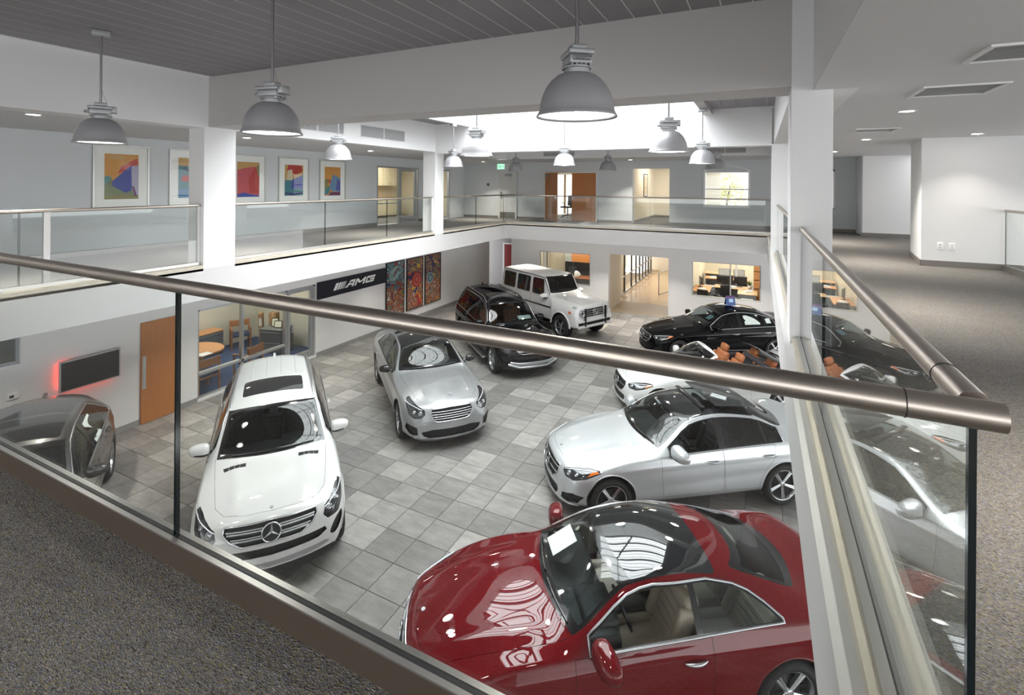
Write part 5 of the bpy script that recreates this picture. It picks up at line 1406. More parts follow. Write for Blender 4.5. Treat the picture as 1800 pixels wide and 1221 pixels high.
framed(XW, 8.12, 9.13, 4.63, 5.91, (.19, .19), [('amber', [(0, .78), (0, 1), (1, 1), (1, .88), (.5, .80)]), ('pink', [(0, .12), (0, .74), (.25, .82), (.8, .88), (1, .7), (1, .1)]), ('red', [(.55, .12), (.5, .5), (.8, .86), (1, .68), (1, .1)]), ('blue', [(0, 0), (0, .08), (.3, .13), (.6, .08), (1, .04), (1, 0)]), ('olive', [(.85, .88), (.95, .6), (1, .6), (1, .95)])],
       'framed print with a big red shape beside the first column', 'pink')
framed(XW, 9.52, 10.57, 4.62, 5.91, (.21, .21), [('amber', [(0, .5), (0, 1), (1, 1), (1, .7), (.4, .5)]), ('red', [(.1, .8), (.2, 1), (.9, .98), (.96, .8), (.6, .68)]), ('blue', [(.35, .2), (.35, .52), (.95, .66), (1, .2)]), ('teal', [(0, 0), (0, .26), (.5, .22), (1, .24), (1, 0)]), ('cream', [(.1, .5), (.15, .82), (.4, .85), (.42, .5)]), ('navy', [(0, .06), (.5, .0), (1, .08), (1, .13), (.5, .07), (0, .12)])],
       'framed print, red top over blue and teal, middle of wall', 'teal')
framed(XW, 10.95, 12.01, 4.60, 5.90, (.21, .21), [('orange', [(0, .55), (0, 1), (1, 1), (1, .7), (.5, .78)]), ('sky', [(.32, .36), (.5, .74), (1, .62), (1, .12), (.4, .16)]), ('blue', [(.7, .2), (.8, .6), (1, .5), (1, .15)]), ('olive', [(0, .15), (0, .55), (.25, .6), (.2, .3)]), ('teal', [(0, 0), (0, .2), (.35, .36), (.3, .1)]), ('plum', [(.2, 0), (.4, .12), (1, .12), (1, 0)]), ('red', [(.22, .5), (.35, .58), (.4, .46), (.3, .42)])],
       'smallest framed print, blue on orange, next to the kitchen door', 'orange')
# ------------------------------------------------------------------ wall screen, door, thermostat
BLK = pbr('plastic_black', (.014, .014, .015), .35); ALU = pbr('aluminium', (.50, .51, .53), .35, .8)
tv = empty('wall_screen', (XW, 5.2, 1.5), 0, 'flat black screen on the left wall glowing red behind', 'screen')
MB().rbox(.07, .12, -.50, .50, -.29, .29, .008).build('casing', pbr('screen_casing', (.42, .42, .43), .4), tv); MB().box(.1201, .123, -.475, .475, -.265, .265).build('display', pbr('screen_face', (.018, .017, .02), .25), tv); MB().box(0, .07, -.2, .2, -.12, .12).build('bracket', BLK, tv)
MB().cyl((.035, -.44, -.2), (.035, -.44, .25), .012).build('glow_tube', emis('red_glow', (1, .05, .03), 6.0), tv); MB().cyl((.035, -.40, -.24), (.035, .42, -.24), .010).build('glow_tube', MATS['red_glow'], tv)
d = empty('door_1', (XW, 6.13, 0)); d['kind'] = 'structure'
MB().box(0, .045, 0, .75, .01, 2.17).build('door_leaf', WOOD, d); MB().box(.045, .049, .02, .09, .75, 1.45).build('push_plate', ALU, d)
th = empty('thermostat', (XW, 4.08-.0, 1.38), 0, 'small white thermostat on wall at the left edge', 'thermostat'); MB().rbox(.0, .03, -.075, .075, -.055, .055, .01).build('case', pbr('thermo_white', (.8, .8, .79), .5), th); MB().box(.03, .0315, -.05, .01, -.025, .025).build('display', BLK, th)
# recessed opening at far left
w = empty('window_2', (XW-.1, 3.5, 2.2)); w['kind'] = 'structure'
m = MB().box(-.03, .03, -.62, .69, -.28, -.24).box(-.03, .03, -.62, .69, .38, .42).box(-.03, .03, .65, .69, -.24, .38).box(-.03, .03, -.1, -.06, -.24, .38); m.build('window_frame', GREY, w); MB().box(-.004, .004, -.6, .65, -.24, .38).build('pane', WING, w)
# ------------------------------------------------------------------ sales office on the left
CREAM = pbr('office_wall', (.62, .585, .48), .85); BLUEC = pbr('office_carpet', (.035, .065, .16), .95, vary=(30, .25)); OL = emis('added_panel_glow', (1., .95, .86), OFFICE)
rm = struct('wall_office_left', MB().box(-15.3, -15.2, 6.9, 11.4, 0, 2.9).box(-15.3, XW-.2, 6.8, 6.9, 0, 2.9).box(-15.3, XW-.2, 11.4, 11.5, 0, 2.9), CREAM)
struct('floor_office_left', MB().box(-15.2, XW-.2, 6.9, 11.4, -.008, .004), BLUEC); struct('ceiling_office_left', MB().box(-15.3, XW-.2, 6.8, 11.5, 2.9, 3.0), CEIL)
def panel(x0, x1, y0, y1, z, lab):  # unseen glowing panel, added so the rooms behind appear lit
    r = empty('added_light_panel', ((x0+x1)/2, (y0+y1)/2, z), 0, lab, 'ceiling light', 'unseen light panels added to the rooms'); a, b = (x1-x0)/2, (y1-y0)/2
    MB().box(-a, a, -b, b, -.02, 0).build('diffuser', OL, r); MB().box(-a-.03, a+.03, -b-.03, -b, -.03, 0).box(-a-.03, a+.03, b, b+.03, -.03, 0).box(-a-.03, -a, -b, b, -.03, 0).box(a, a+.03, -b, b, -.03, 0).build('frame', VG, r)
panel(-14.4, -12.6, 8.2, 10.2, 2.9, 'unseen light panel added in the left sales office')
win = empty('window_3', (XW-.1, 7.36, 0)); win['kind'] = 'structure'
for y, h in ((0.02, 2.18), (1.18, 2.18), (2.50, 2.18), (3.47, 2.18)): MB().box(-.05, .06, y-.03, y+.03, .0, h).build('mullion', ALU, win)
MB().box(-.05, .06, 0, 2.5, .60, .66).build('transom', ALU, win); MB().box(-.05, .06, 0, 3.5, 2.12, 2.18).build('transom', ALU, win); MB().box(-.05, .06, 0, 2.5, .0, .08).build('transom', ALU, win)
for a, b, c, e in ((.05, 1.15, .08, .60), (.05, 1.15, .66, 2.12), (1.21, 2.47, .08, .60), (1.21, 2.47, .66, 2.12)): MB().box(-.005, .005, a, b, c, e).build('pane', WING, win)
gd = empty('door_2', (XW-.1, 9.86, 0)); gd['kind'] = 'structure'
MB().box(-.03, .05, .05, .14, .02, 2.12).box(-.03, .05, .85, .94, .02, 2.12).box(-.03, .05, .14, .85, .02, .25).box(-.03, .05, .14, .85, 2.03, 2.12).build('door_frame', ALU, gd); MB().box(-.005, .005, .14, .85, .25, 2.03).build('pane', WING, gd); MB().tube([(.06, .18, .95), (.10, .18, .95), (.10, .18, 1.25), (.06, .18, 1.25)], .012, 8).build('pull_handle', ALU, gd)
def wchair(x, y, rz, lab, seatm=None, z=0.):
    """wooden visitor chair, front towards +x"""
    r = empty('visitor_chair', (x, y, z), rz, lab, 'chair', 'wooden visitor chairs'); cw = wood('chair_wood', (.42, .17, .06), (.32, .12, .04), (3, 14, 3))
    for sy in (-1, 1):
        MB().rbox(.20, .245, sy*.26-.02, sy*.26+.02, 0, .64, .008).build('leg', cw, r)
        MB().rbox(-.26, -.215, sy*.26-.02, sy*.26+.02, 0, .84, .008).build('leg', cw, r)
        MB().rbox(-.25, .26, sy*.26-.025, sy*.26+.025, .62, .65, .01).build('armrest', cw, r)
    MB().rbox(-.22, .24, -.25, .25, .40, .47, .03).build('seat', seatm or pbr('seat_blue', (.02, .035, .09), .8), r); MB().rbox(-.25, -.22, -.24, .24, .64, .83, .012).build('backrest', cw, r); MB().rbox(-.24, -.225, -.24, .24, .36, .40, .005).build('rail', cw, r)
    return r
def tabletop(pts, z0, z1): return MB().prism(pts, z1-z0, Matrix.Translation((0, 0, z0)))
t = empty('office_table', (-13.4, 8.1, 0), 0, 'round-ended wooden table inside the left sales office', 'table')
pts = [(.35*math.cos(a)*1.0+.10, .78+.42*math.sin(a)) for a in np.linspace(0, PI, 15)]; pts = [(.62, -.6), (.62, .35)]+[(.62*math.cos(a), .35+.45*math.sin(a)) for a in np.linspace(.2, PI-.2, 12)]+[(-.45, .35), (-.45, -.6)]
tabletop(pts, .70, .745).build('table_top', DESKW, t); MB().box(-.06, .06, -.55, .35, 0, .70).build('leg', DESKW, t); MB().box(-.35, .35, -.58, -.54, .02, .7).build('panel_leg', DESKW, t)
wchair(-12.42, 7.85, PI, 'wooden chair with slatted back closest to the office window'); wchair(-12.30, 9.0, PI+.25, 'wooden chair behind the white SUV in the sales office'); wchair(-14.6, 10.4, -.5, 'wooden armchair with blue seat at the back of the sales office')
def cab(x, y, rz, w, dd, h, lab, bm, tm, rows=2, cat='cabinet'):
    r = empty('file_cabinet', (x, y, 0), rz, lab, cat)
    MB().box(-dd/2, dd/2-.02, -w/2, w/2, 0, h-.03).build('body', bm, r); MB().box(-dd/2, dd/2, -w/2-.01, w/2+.01, h-.03, h).build('top', tm, r)
    for i in range(rows):
        a = .05+(h-.1)*i/rows; f = MB().box(dd/2-.02, dd/2-.002, -w/2+.01, w/2-.01, a, a+(h-.1)/rows-.02).build('drawer', bm, r); MB().box(dd/2-.002, dd/2+.012, -w/2+.03, w/2-.03, a+(h-.1)/rows-.05, a+(h-.1)/rows-.03).build('handle', ALU, f)
    return r
GM = pbr('cabinet_grey', (.11, .115, .115), .4, .3); cab(-13.35, 10.72, -PI/2+.25, .72, .62, .74, 'grey metal file cabinet carrying small picture frames in office', GM, pbr('cabinet_top', (.22, .23, .22), .25, .3)); cab(-14.85, 9.3, .0, 1.1, .5, .72, 'low credenza with wooden top at rear of office', pbr('credenza_grey', (.10, .11, .13), .5), DESKW)
def leaning(name, x, y, z, rz, w, h, lab, fm, im, cat, tilt=.2):
    r = empty(name, (x, y, z), rz, lab, cat); M = Matrix.Rotation(-tilt, 4, 'Y')
    MB().box(-.012, .012, -w/2, w/2, 0, h, M).build('frame', fm, r); MB().box(.0125, .0135, -w/2+.025, w/2-.025, .025, h-.025, M).build('picture', im, r); return r
leaning('desk_picture', -13.45, 10.72, .74, -1.2, .22, .26, 'left small black picture frame on the grey cabinet', BLK, pbr('photo_cream', (.7, .66, .52), .5), 'picture frame'); leaning('desk_picture', -13.22, 10.66, .74, -1.2, .26, .22, 'right small black picture frame on the grey cabinet', BLK, MATS['photo_cream'], 'picture frame'); leaning('desk_picture', -13.05, 10.82, .74, -1.3, .16, .30, 'pale blue card standing at the cabinet end', pbr('card_blue', (.55, .65, .75), .5), pbr('card_blue2', (.6, .7, .8), .5), 'card')
bx = empty('cardboard_tube_box', (-14.05, 10.75, 0), -.9, 'tall narrow cardboard box leaning beside the grey cabinet', 'box'); KR = pbr('cardboard', (.36, .20, .08), .8); MB().box(-.09, .09, -.06, .06, 0, 1.15, Matrix.Rotation(.16, 4, 'Y')).build('carton', KR, bx); MB().box(.0905, .092, -.04, .04, .75, 1.0, Matrix.Rotation(.16, 4, 'Y')).build('shipping_label', pbr('label_white', (.7, .68, .62), .6), bx)
b2_ = empty('cardboard_box', (-13.72, 10.92, .74), -1.2, 'brown cardboard box standing on end of the cabinet', 'box'); MB().box(-.10, .10, -.12, .12, 0, .36).build('carton', KR, b2_); MB().box(-.102, .102, -.02, .02, 0, .362).build('tape', pbr('tape', (.5, .36, .18), .4), b2_)
ph = empty('desk_phone', (-13.35, 7.95, .745), .3, 'black desk phone on the round-ended table', 'phone'); MB().rbox(-.10, .10, -.08, .08, 0, .05, .02).build('base', BLK, ph); MB().tube([(-.09, -.09, .06), (-.05, -.085, .085), (.05, -.085, .085), (.09, -.09, .06)], .018, 8).build('handset', BLK, ph)
MB().box(-12.98, -12.72, 8.0, 8.3, .746, .749).build('paper_sheets', pbr('paper_white', (.82, .81, .78), .6)); tag(bpy.data.objects['paper_sheets'], 'white sheets of paper lying on the office table', 'paper')
def flat_art(name, x, y, z, rz, w, h, lab, fm, im, cat='framed picture', bd=.05, mount=None):
    """picture facing local +x, origin at centre on the wall"""
    r = empty(name, (x, y, z), rz, lab, cat); t = .03
    MB().box(0, .025, -w/2, -w/2+t, -h/2, h/2).box(0, .025, w/2-t, w/2, -h/2, h/2).box(0, .025, -w/2+t, w/2-t, -h/2, -h/2+t).box(0, .025, -w/2+t, w/2-t, h/2-t, h/2).build('frame', fm, r); MB().box(0, .01, -w/2+t, w/2-t, -h/2+t, h/2-t).build('mount', mount or MATB, r); MB().box(.01, .012, -w/2+t+bd, w/2-t-bd, -h/2+t+bd, h/2-t-bd).build('picture', im, r); return r
def speck(name, cols, sc, detail=3, kind='noise', dist=0., mapping=(1, 1, 1)):
    """flat printed pattern from noise or voronoi through a stepped ramp"""
    if name in MATS: return MATS[name]
    m, nt = newmat(name); b = N(nt, 'ShaderNodeBsdfPrincipled'); tc = N(nt, 'ShaderNodeTexCoord'); mp = N(nt, 'ShaderNodeMapping'); mp.inputs['Scale'].default_value = mapping
    lk(nt, tc.outputs['Object'], mp.inputs[0]); cr = N(nt, 'ShaderNodeValToRGB'); cr.color_ramp.interpolation = 'CONSTANT'; el = cr.color_ramp.elements
    for i, c in enumerate(cols):
        p = i/len(cols)
        if i < 2: el[i].position = p; el[i].color = c4(c)
        else: e = el.new(p); e.color = c4(c)
    if kind == 'noise':
        t = N(nt, 'ShaderNodeTexNoise'); t.inputs['Scale'].default_value = sc; t.inputs['Detail'].default_value = detail; t.inputs['Distortion'].default_value = dist
        mr = N(nt, 'ShaderNodeMapRange'); mr.inputs['From Min'].default_value = .3; mr.inputs['From Max'].default_value = .7; lk(nt, mp.outputs[0], t.inputs['Vector']); lk(nt, t.outputs[0], mr.inputs[0]); lk(nt, mr.outputs[0], cr.inputs[0])
    else:
        t = N(nt, 'ShaderNodeTexVoronoi'); t.inputs['Scale'].default_value = sc; sp = N(nt, 'ShaderNodeSeparateColor'); lk(nt, mp.outputs[0], t.inputs['Vector']); lk(nt, t.outputs['Color'], sp.inputs[0]); lk(nt, sp.outputs[0], cr.inputs[0])
    lk(nt, cr.outputs[0], b.inputs['Base Color']); b.inputs['Roughness'].default_value = .5; outp(nt, b.outputs[0]); MATS[name] = m
    return m
flat_art('office_picture', -15.2, 9.1, 1.95, 0, 1.5, .7, 'wide framed landscape picture on rear wall of office', GREY, speck('landscape', [(.30, .40, .16), (.55, .60, .35), (.62, .62, .52), (.25, .33, .12)], 4), bd=.16)
# ------------------------------------------------------------------ sign board
sg = empty('sign_board', (XW+.02, 10.88, 1.70), 0, 'black board lettered AMG with white slanted bars on the left wall', 'sign'); NV = pbr('sign_navy', (.012, .013, .022), .35); SW = pbr('sign_white', (.85, .85, .85), .4)
MB().box(0, .03, 0, 3.07, 0, .52).build('board', NV, sg)
def letters():
    out = []; h = .21; z0 = .165; sl = .12       # slant
    def q(pts): out.append([(y+sl*(z)/h, z0+z) for y, z in pts])
    y = .62
    for wd, gp in ((.115, .032), (.075, .036), (.050, .040), (.030, .042), (.016, .045)):
        q([(y, 0), (y+wd, 0), (y+wd, h), (y, h)]); y += wd+gp
    y += .0; s = .075; A = y
    q([(A, 0), (A+.10, 0), (A+.17, h-s), (A+.11, h-s)]); q([(A+.10, h-.06), (A+.15, h), (A+.36, h), (A+.36, h-.06)]); q([(A+.29, 0), (A+.36, 0), (A+.36, h-.05), (A+.29, h-.05)]); q([(A+.12, .06), (A+.30, .06), (A+.30, .105), (A+.145, .105)])
    Mx = A+.41
    q([(Mx, 0), (Mx+.07, 0), (Mx+.07, h), (Mx, h)]); q([(Mx+.07, h), (Mx+.07, h-.085), (Mx+.20, .05), (Mx+.24, .10)]); q([(Mx+.20, .05), (Mx+.24, .10), (Mx+.38, h), (Mx+.38, h-.085)]); q([(Mx+.37, 0), (Mx+.44, 0), (Mx+.44, h), (Mx+.37, h)])
    Gx = Mx+.49
    q([(Gx, .02), (Gx+.06, .05), (Gx+.06, h-.05), (Gx, h-.02)]); q([(Gx+.02, h), (Gx+.0, h-.06), (Gx+.40, h-.06), (Gx+.40, h)]); q([(Gx+.0, .055), (Gx+.02, 0), (Gx+.40, 0), (Gx+.40, .055)]); q([(Gx+.335, 0), (Gx+.40, 0), (Gx+.40, .125), (Gx+.335, .125)]); q([(Gx+.18, .08), (Gx+.40, .08), (Gx+.40, .125), (Gx+.18, .125)])
    return out
LM = Matrix(((0, 0, 1, .03), (1, 0, 0, 0), (0, 1, 0, 0), (0, 0, 0, 1)))
for i, p in enumerate(letters()):
    p = [(a, b) for a, b in p]; MB().prism(p, .008+.0002*i, LM).build('slanted_bar' if i < 5 else 'letter_stroke', SW, sg)
# ------------------------------------------------------------------ three mosaic panels
def mosaic_mat(i):
    m, nt = newmat('mosaic_%d' % i); b = N(nt, 'ShaderNodeBsdfPrincipled'); tc = N(nt, 'ShaderNodeTexCoord'); mp = N(nt, 'ShaderNodeMapping'); mp.inputs['Location'].default_value = (i*3.1, i*2.3, i*.7)
    no = N(nt, 'ShaderNodeTexNoise'); no.inputs['Scale'].default_value = 1.9; no.inputs['Detail'].default_value = .5; no.inputs['Distortion'].default_value = 1.2; lk(nt, tc.outputs['Object'], mp.inputs[0]); lk(nt, mp.outputs[0], no.inputs['Vector'])
    mu = N(nt, 'ShaderNodeMath', operation='MULTIPLY'); mu.inputs[1].default_value = 4.0; fr = N(nt, 'ShaderNodeMath', operation='FRACT'); lk(nt, no.outputs[0], mu.inputs[0]); lk(nt, mu.outputs[0], fr.inputs[0])
    sx = N(nt, 'ShaderNodeSeparateXYZ'); lk(nt, tc.outputs['Object'], sx.inputs[0])
    def ramp(cols):
        r = N(nt, 'ShaderNodeValToRGB'); r.color_ramp.interpolation = 'CONSTANT'; el = r.color_ramp.elements
        for q, c in enumerate(cols):
            if q < 2: el[q].position = q/len(cols); el[q].color = c4(c)
            else: e = el.new(q/len(cols)); e.color = c4(c)
        lk(nt, fr.outputs[0], r.inputs[0]); return r
    top = ramp(((.05, .12, .13), (.14, .25, .24), (.02, .025, .12), (.30, .42, .40), (.03, .09, .12), (.35, .05, .03)) if i == 0 else ((.02, .025, .10), (.35, .04, .03), (.16, .20, .06), (.03, .06, .12), (.45, .25, .04), (.02, .03, .14)))
    bot = ramp(((.38, .04, .03), (.50, .30, .05), (.03, .045, .15), (.56, .46, .34), (.28, .05, .06), (.10, .17, .10), (.46, .17, .04), (.07, .03, .08)))
    gt = N(nt, 'ShaderNodeMath', operation='GREATER_THAN'); gt.inputs[1].default_value = 1.05; n2 = N(nt, 'ShaderNodeMath', operation='ADD'); lk(nt, sx.outputs[2], n2.inputs[0]); lk(nt, no.outputs[0], n2.inputs[1]); gt.inputs[1].default_value = 1.5; lk(nt, n2.outputs[0], gt.inputs[0])
    mx = N(nt, 'ShaderNodeMix', data_type='RGBA'); lk(nt, gt.outputs[0], mx.inputs['Factor']); lk(nt, bot.outputs[0], mx.inputs['A']); lk(nt, top.outputs[0], mx.inputs['B'])
    vo = N(nt, 'ShaderNodeTexVoronoi'); vo.inputs['Scale'].default_value = 55; sp = N(nt, 'ShaderNodeSeparateColor'); mr = N(nt, 'ShaderNodeMapRange'); mr.inputs['To Min'].default_value = .5; mr.inputs['To Max'].default_value = 1.5
    lk(nt, tc.outputs['Object'], vo.inputs['Vector']); lk(nt, vo.outputs['Color'], sp.inputs[0]); lk(nt, sp.outputs[0], mr.inputs[0]); vs = N(nt, 'ShaderNodeVectorMath', operation='SCALE'); lk(nt, mx.outputs['Result'], vs.inputs[0]); lk(nt, mr.outputs[0], vs.inputs['Scale']); lk(nt, vs.outputs[0], b.inputs['Base Color'])
    bp = N(nt, 'ShaderNodeBump'); bp.inputs['Strength'].default_value = .5; bp.inputs['Distance'].default_value = .004; lk(nt, vo.outputs['Distance'], bp.inputs['Height']); lk(nt, bp.outputs[0], b.inputs['Normal']); b.inputs['Roughness'].default_value = .4; outp(nt, b.outputs[0])
    return m
for i, (a, b, lab) in enumerate(((13.97, 14.98, 'mosaic panel with teal swirl next to the sign board'), (15.13, 16.14, 'middle mosaic panel with a red round flower'), (16.27, 17.36, 'right mosaic panel in dark blue and yellow, farthest along wall'))):
    r = empty('mosaic_panel', (XW, a, .42), 0, lab, 'mosaic panel', 'three tall mosaic panels'); w_, h_ = b-a, 1.95; t = .03
    MB().box(.0, .05, 0, t, 0, h_).box(0, .05, w_-t, w_, 0, h_).box(0, .05, t, w_-t, 0, t).box(0, .05, t, w_-t, h_-t, h_).build('frame', BLK, r); MB().box(0, .035, t, w_-t, t, h_-t).build('mosaic', mosaic_mat(i), r)
    def disc(y, z, rr, mt, th=.040, n=26): MB().cyl((.0352, y, z), (th, y, z), rr, n=n).build('mosaic_motif', mt, r)
    mt = lambda nm, c: speck('motif_'+nm, c, 70, kind='vor')
    if i == 0:
        for q in range(4): MB().tube([(.037, .48+(.30-.05*q)*math.cos(t2)*(1-.02*q), 1.52+(.22-.04*q)*math.sin(t2)+.1*math.cos(t2)) for t2 in np.linspace(.3+.4*q, 5.2+.3*q, 20)], .02, 6).build('mosaic_motif', mt('teal', [(.12, .22, .22), (.40, .52, .50), (.22, .34, .33)]), r)
    if i == 1:
        for q in range(4): disc(.60, 1.10, .30-.07*q, mt('red%d' % (q % 2), [(.40, .03, .03), (.25, .02, .03)] if q % 2 == 0 else [(.5, .16, .10), (.35, .05, .05)]), .040+.002*q)
        disc(.72, 1.60, .09, mt('gold', [(.6, .38, .05), (.5, .28, .03)]))
    if i == 2:
        for q in range(3): disc(.35, 1.02, .22-.06*q, mt('sea%d' % q, [(.14, .28, .30), (.25, .38, .34)] if q % 2 == 0 else [(.03, .05, .14), (.06, .14, .2)]), .040+.002*q)
# ------------------------------------------------------------------ passage with dark red door
d = empty('door_3', (-11.46, 22.5, 0)); d['kind'] = 'structure'; MB().box(0, .9, -.05, -.01, 0, 2.2).build('door_leaf', pbr('door_red', (.22, .012, .012), .4), d); MB().box(-.08, 0, -.06, 0, 0, 2.28).box(.9, .98, -.06, 0, 0, 2.28).box(0, .9, -.06, 0, 2.2, 2.28).build('door_frame', VG, d)
# ------------------------------------------------------------------ manager's office behind the back wall
struct('wall_office_back', MB().box(-9.9, -9.8, YG+.2, 24.6, 0, 2.9).box(-9.8, -5.9, 24.5, 24.6, 0, 2.9).box(-6.0, -5.9, YG+.2, 24.5, 0, 2.9), pbr('office_cream', (.70, .62, .47), .85)); struct('ceiling_office_back', MB().box(-9.9, -5.9, YG+.2, 24.6, 2.9, 3.0), CEIL); panel(-8.9, -6.9, 21.4, 23.4, 2.9, 'unseen light panel added in the office behind the off-roader')
win = empty('window_4', (-8.6, YG+.08, .98)); win['kind'] = 'structure'; MB().box(0, 2.3, -.03, .03, 0, .04).box(0, 2.3, -.03, .03, 1.30, 1.34).box(0, .04, -.03, .03, .04, 1.30).box(2.26, 2.3, -.03, .03, .04, 1.30).build('window_frame', ALU, win); MB().box(.04, 2.26, -.004, .004, .04, 1.30).build('pane', WING, win)
def desk(x, y, rz, w, dd, lab, top=DESKW, ret=False, cat='desk', grp='office desks'):
    r = empty('office_desk', (x, y, 0), rz, lab, cat, grp); MB().rbox(-w/2, w/2, -dd/2, dd/2, .71, .745, .01).build('table_top', top, r)
    for sx in (-1, 1): MB().box(sx*(w/2-.03)-.02, sx*(w/2-.03)+.02, -dd/2+.05, dd/2-.05, 0, .71).build('panel_leg', pbr('desk_panel', (.32, .34, .36), .5), r)
    MB().box(-w/2+.05, w/2-.05, dd/2-.06, dd/2-.04, .25, .70).build('modesty_panel', MATS['desk_panel'], r); return r
def ochair(x, y, rz, lab, z=0., grp='office swivel chairs'):
    r = empty('office_chair', (x, y, z), rz, lab, 'chair', grp); cm = pbr('chair_black', (.02, .02, .022), .6)
    MB().rbox(-.24, .24, -.24, .24, .43, .51, .04).build('seat', cm, r); MB().rbox(-.28, -.22, -.22, .22, .56, 1.02, .06, Matrix.Rotation(-.06, 4, 'Y')).build('backrest', cm, r); MB().cyl((0, 0, .08), (0, 0, .43), .03).build('post', cm, r); MB().rbox(-.27, -.20, -.04, .04, .46, .62, .01).build('back_bracket', cm, r)
    for i in range(5):
        a = 2*PI*i/5; b = MB().tube([(0, 0, .10), (.28*math.cos(a), .28*math.sin(a), .07)], [.03, .018], 6).build('base_arm', cm, r); MB().cyl((.28*math.cos(a), .28*math.sin(a)-.012, .03), (.28*math.cos(a), .28*math.sin(a)+.012, .03), .03, n=12).build('caster', cm, b)
    for s in (-1, 1): MB().tube([(-.15, s*.25, .48), (-.1, s*.29, .66), (.12, s*.29, .66)], .018, 6).build('armrest', cm, r)
    return r
def monitor(x, y, z, rz, lab, on=None, w=.50, grp='desktop monitors'):
    r = empty('monitor', (x, y, z), rz, lab, 'monitor', grp); MB().rbox(-.02, .02, -w/2, w/2, .12, .44, .008).build('casing', BLK, r); MB().box(.0201, .021, -w/2+.015, w/2-.015, .135, .425).build('display', on or pbr('display_dark', (.03, .04, .05), .15), r); MB().cyl((-.02, 0, 0), (-.02, 0, .2), .02).build('stand', BLK, r); MB().rbox(-.10, .08, -.12, .12, 0, .015, .005).build('foot', BLK, r); return r
desk(-7.5, 23.3, 0, 1.9, .75, 'reddish desk in the office behind the off-roader', wood('cherry', (.40, .15, .06), (.28, .09, .035), (3, 14, 3))); ochair(-6.95, 24.05, -PI/2, 'mesh office chair behind the reddish desk'); monitor(-8.2, 23.45, .745, -.6, 'dark monitor on the reddish desk')
r = empty('desk_hutch', (-8.75, 23.9, 1.3), 0, 'orange wood wall cupboard beside grey shelf in back office', 'cupboard'); MB().box(.0, 1.3, -.02, .33, .05, .55).build('body', pbr('hutch_grey', (.42, .41, .38), .6), r); MB().box(.35, 1.3, -.045, -.02, .06, .54).build('door', wood('hutch_wood', (.62, .25, .07), (.5, .18, .05), (3, 14, 3)), r); MB().box(0, 1.3, -.02, .33, -.55, .05).build('shelf_back', BLK, r)
r = empty('crumpled_bag', (-7.85, 23.1, .745), 0, 'white crumpled paper bag standing on the reddish desk', 'bag'); m = MB(); bmx = bmesh.new(); bmesh.ops.create_icosphere(bmx, subdivisions=2, radius=.14)
for v in bmx.verts: v.co = v.co*(1+.25*math.sin(v.co.x*60+v.co.z*43))*1.0; v.co.z = max(-.12, v.co.z*1.3)
bmx.verts.index_update(); MB().add([(v.co.x, v.co.y, v.co.z+.12) for v in bmx.verts], [[v.index for v in f.verts] for f in bmx.faces]).build('bag_body', pbr('paper_white', (.82, .81, .78), .6), r); bmx.free()
flat_art('office_banner', -8.86+.3, 20.42+.35, 1.75, .9, .36, 1.0, 'yellow green banner at left edge of back office window', BLK, speck('banner', [(.62, .60, .25), (.35, .5, .25), (.7, .68, .5), (.6, .3, .15)], 9), 'banner', .01)
# ------------------------------------------------------------------ glazed corridor
WT = wood('corridor_tile', (.50, .35, .22), (.40, .27, .16), (6, 2, 1), .22)
fl = struct('floor_corridor', MB().box(-6.2, -2.2, YG+.2, 33, -.02, .0005), pbr('corridor_joint', (.30, .22, .14), .5))
for j in range(20):
    for i in range(5):
        x0 = -5.75+i*.62+(j % 2)*.31; y0 = 22.4+j*.5
        if x0 > -2.4: continue
        boxo('floor_tile', WT, x0+.003, x0+.617, y0+.003, y0+.497, 0, .004, fl)
struct('ceiling_corridor', MB().box(-6.2, -2.0, YG+.2, 33, 2.6, 2.7), CEIL); struct('wall_corridor_end', MB().box(-6.2, -2.0, 31.6, 31.8, 0, 2.7), MATS['wall_cream']); struct('wall_corridor_right', MB().box(-2.9, -2.7, YG+.2, 24.0, 0, 2.7), MATS['wall_cream']); struct('wall_corridor_glow', MB().box(-7.6, -7.5, 24.7, 32, 0, 2.7), MATS['office_cream'])
panel(-5.0, -3.6, 23.5, 25.5, 2.6, 'nearest unseen light panel added to the corridor'); panel(-5.0, -3.6, 27, 30, 2.6, 'far unseen light panel added to the corridor'); panel(-7.3, -6.1, 25.0, 30, 2.6, 'long unseen light panel added behind the corridor glazing')
gw = empty('window_5', (-5.8, 22.3, 0)); gw['kind'] = 'structure'
ys = [.05, .75, 1.8, 3.27, 4.3, 5.2, 6.0, 6.8, 7.6, 8.4]
for y in ys: MB().box(-.04, .04, y-.035, y+.035, 0, 2.55).build('mullion', pbr('mullion_dark', (.09, .09, .09), .4), gw)
MB().box(-.03, .03, 0, 8.4, .80, .86).build('transom', ALU, gw); MB().box(-.03, .03, 0, 8.4, 0, .08).build('transom', ALU, gw)
for a, b in zip(ys, ys[1:]): MB().box(-.004, .004, a+.035, b-.035, .08, 2.5).build('pane', WING, gw)
gr = empty('stair_guard', (-4.26, 24.5, 0), 0, 'glass guard panel beside the stair in the corridor', 'balustrade'); v = [(0, 0, .03), (1.35, .9, .45), (1.35, .9, 1.55), (0, 0, 1.05)]
MB().add(v+[(x-.008, y+.012, z) for x, y, z in v], [(0, 1, 2, 3), (7, 6, 5, 4), (0, 4, 5, 1), (1, 5, 6, 2), (2, 6, 7, 3), (3, 7, 4, 0)]).build('glass_pane', RAILG, gr); MB().tube([(0, 0, 0), (0, 0, 1.06)], .02, 8).build('post', GREY, gr); MB().tube([(0, 0, 1.06), (1.35, .9, 1.56)], .018, 8).build('handrail', GREY, gr); MB().tube([(0, 0, .02), (1.35, .9, .44)], .02, 8).build('base_rail', GREY, gr)
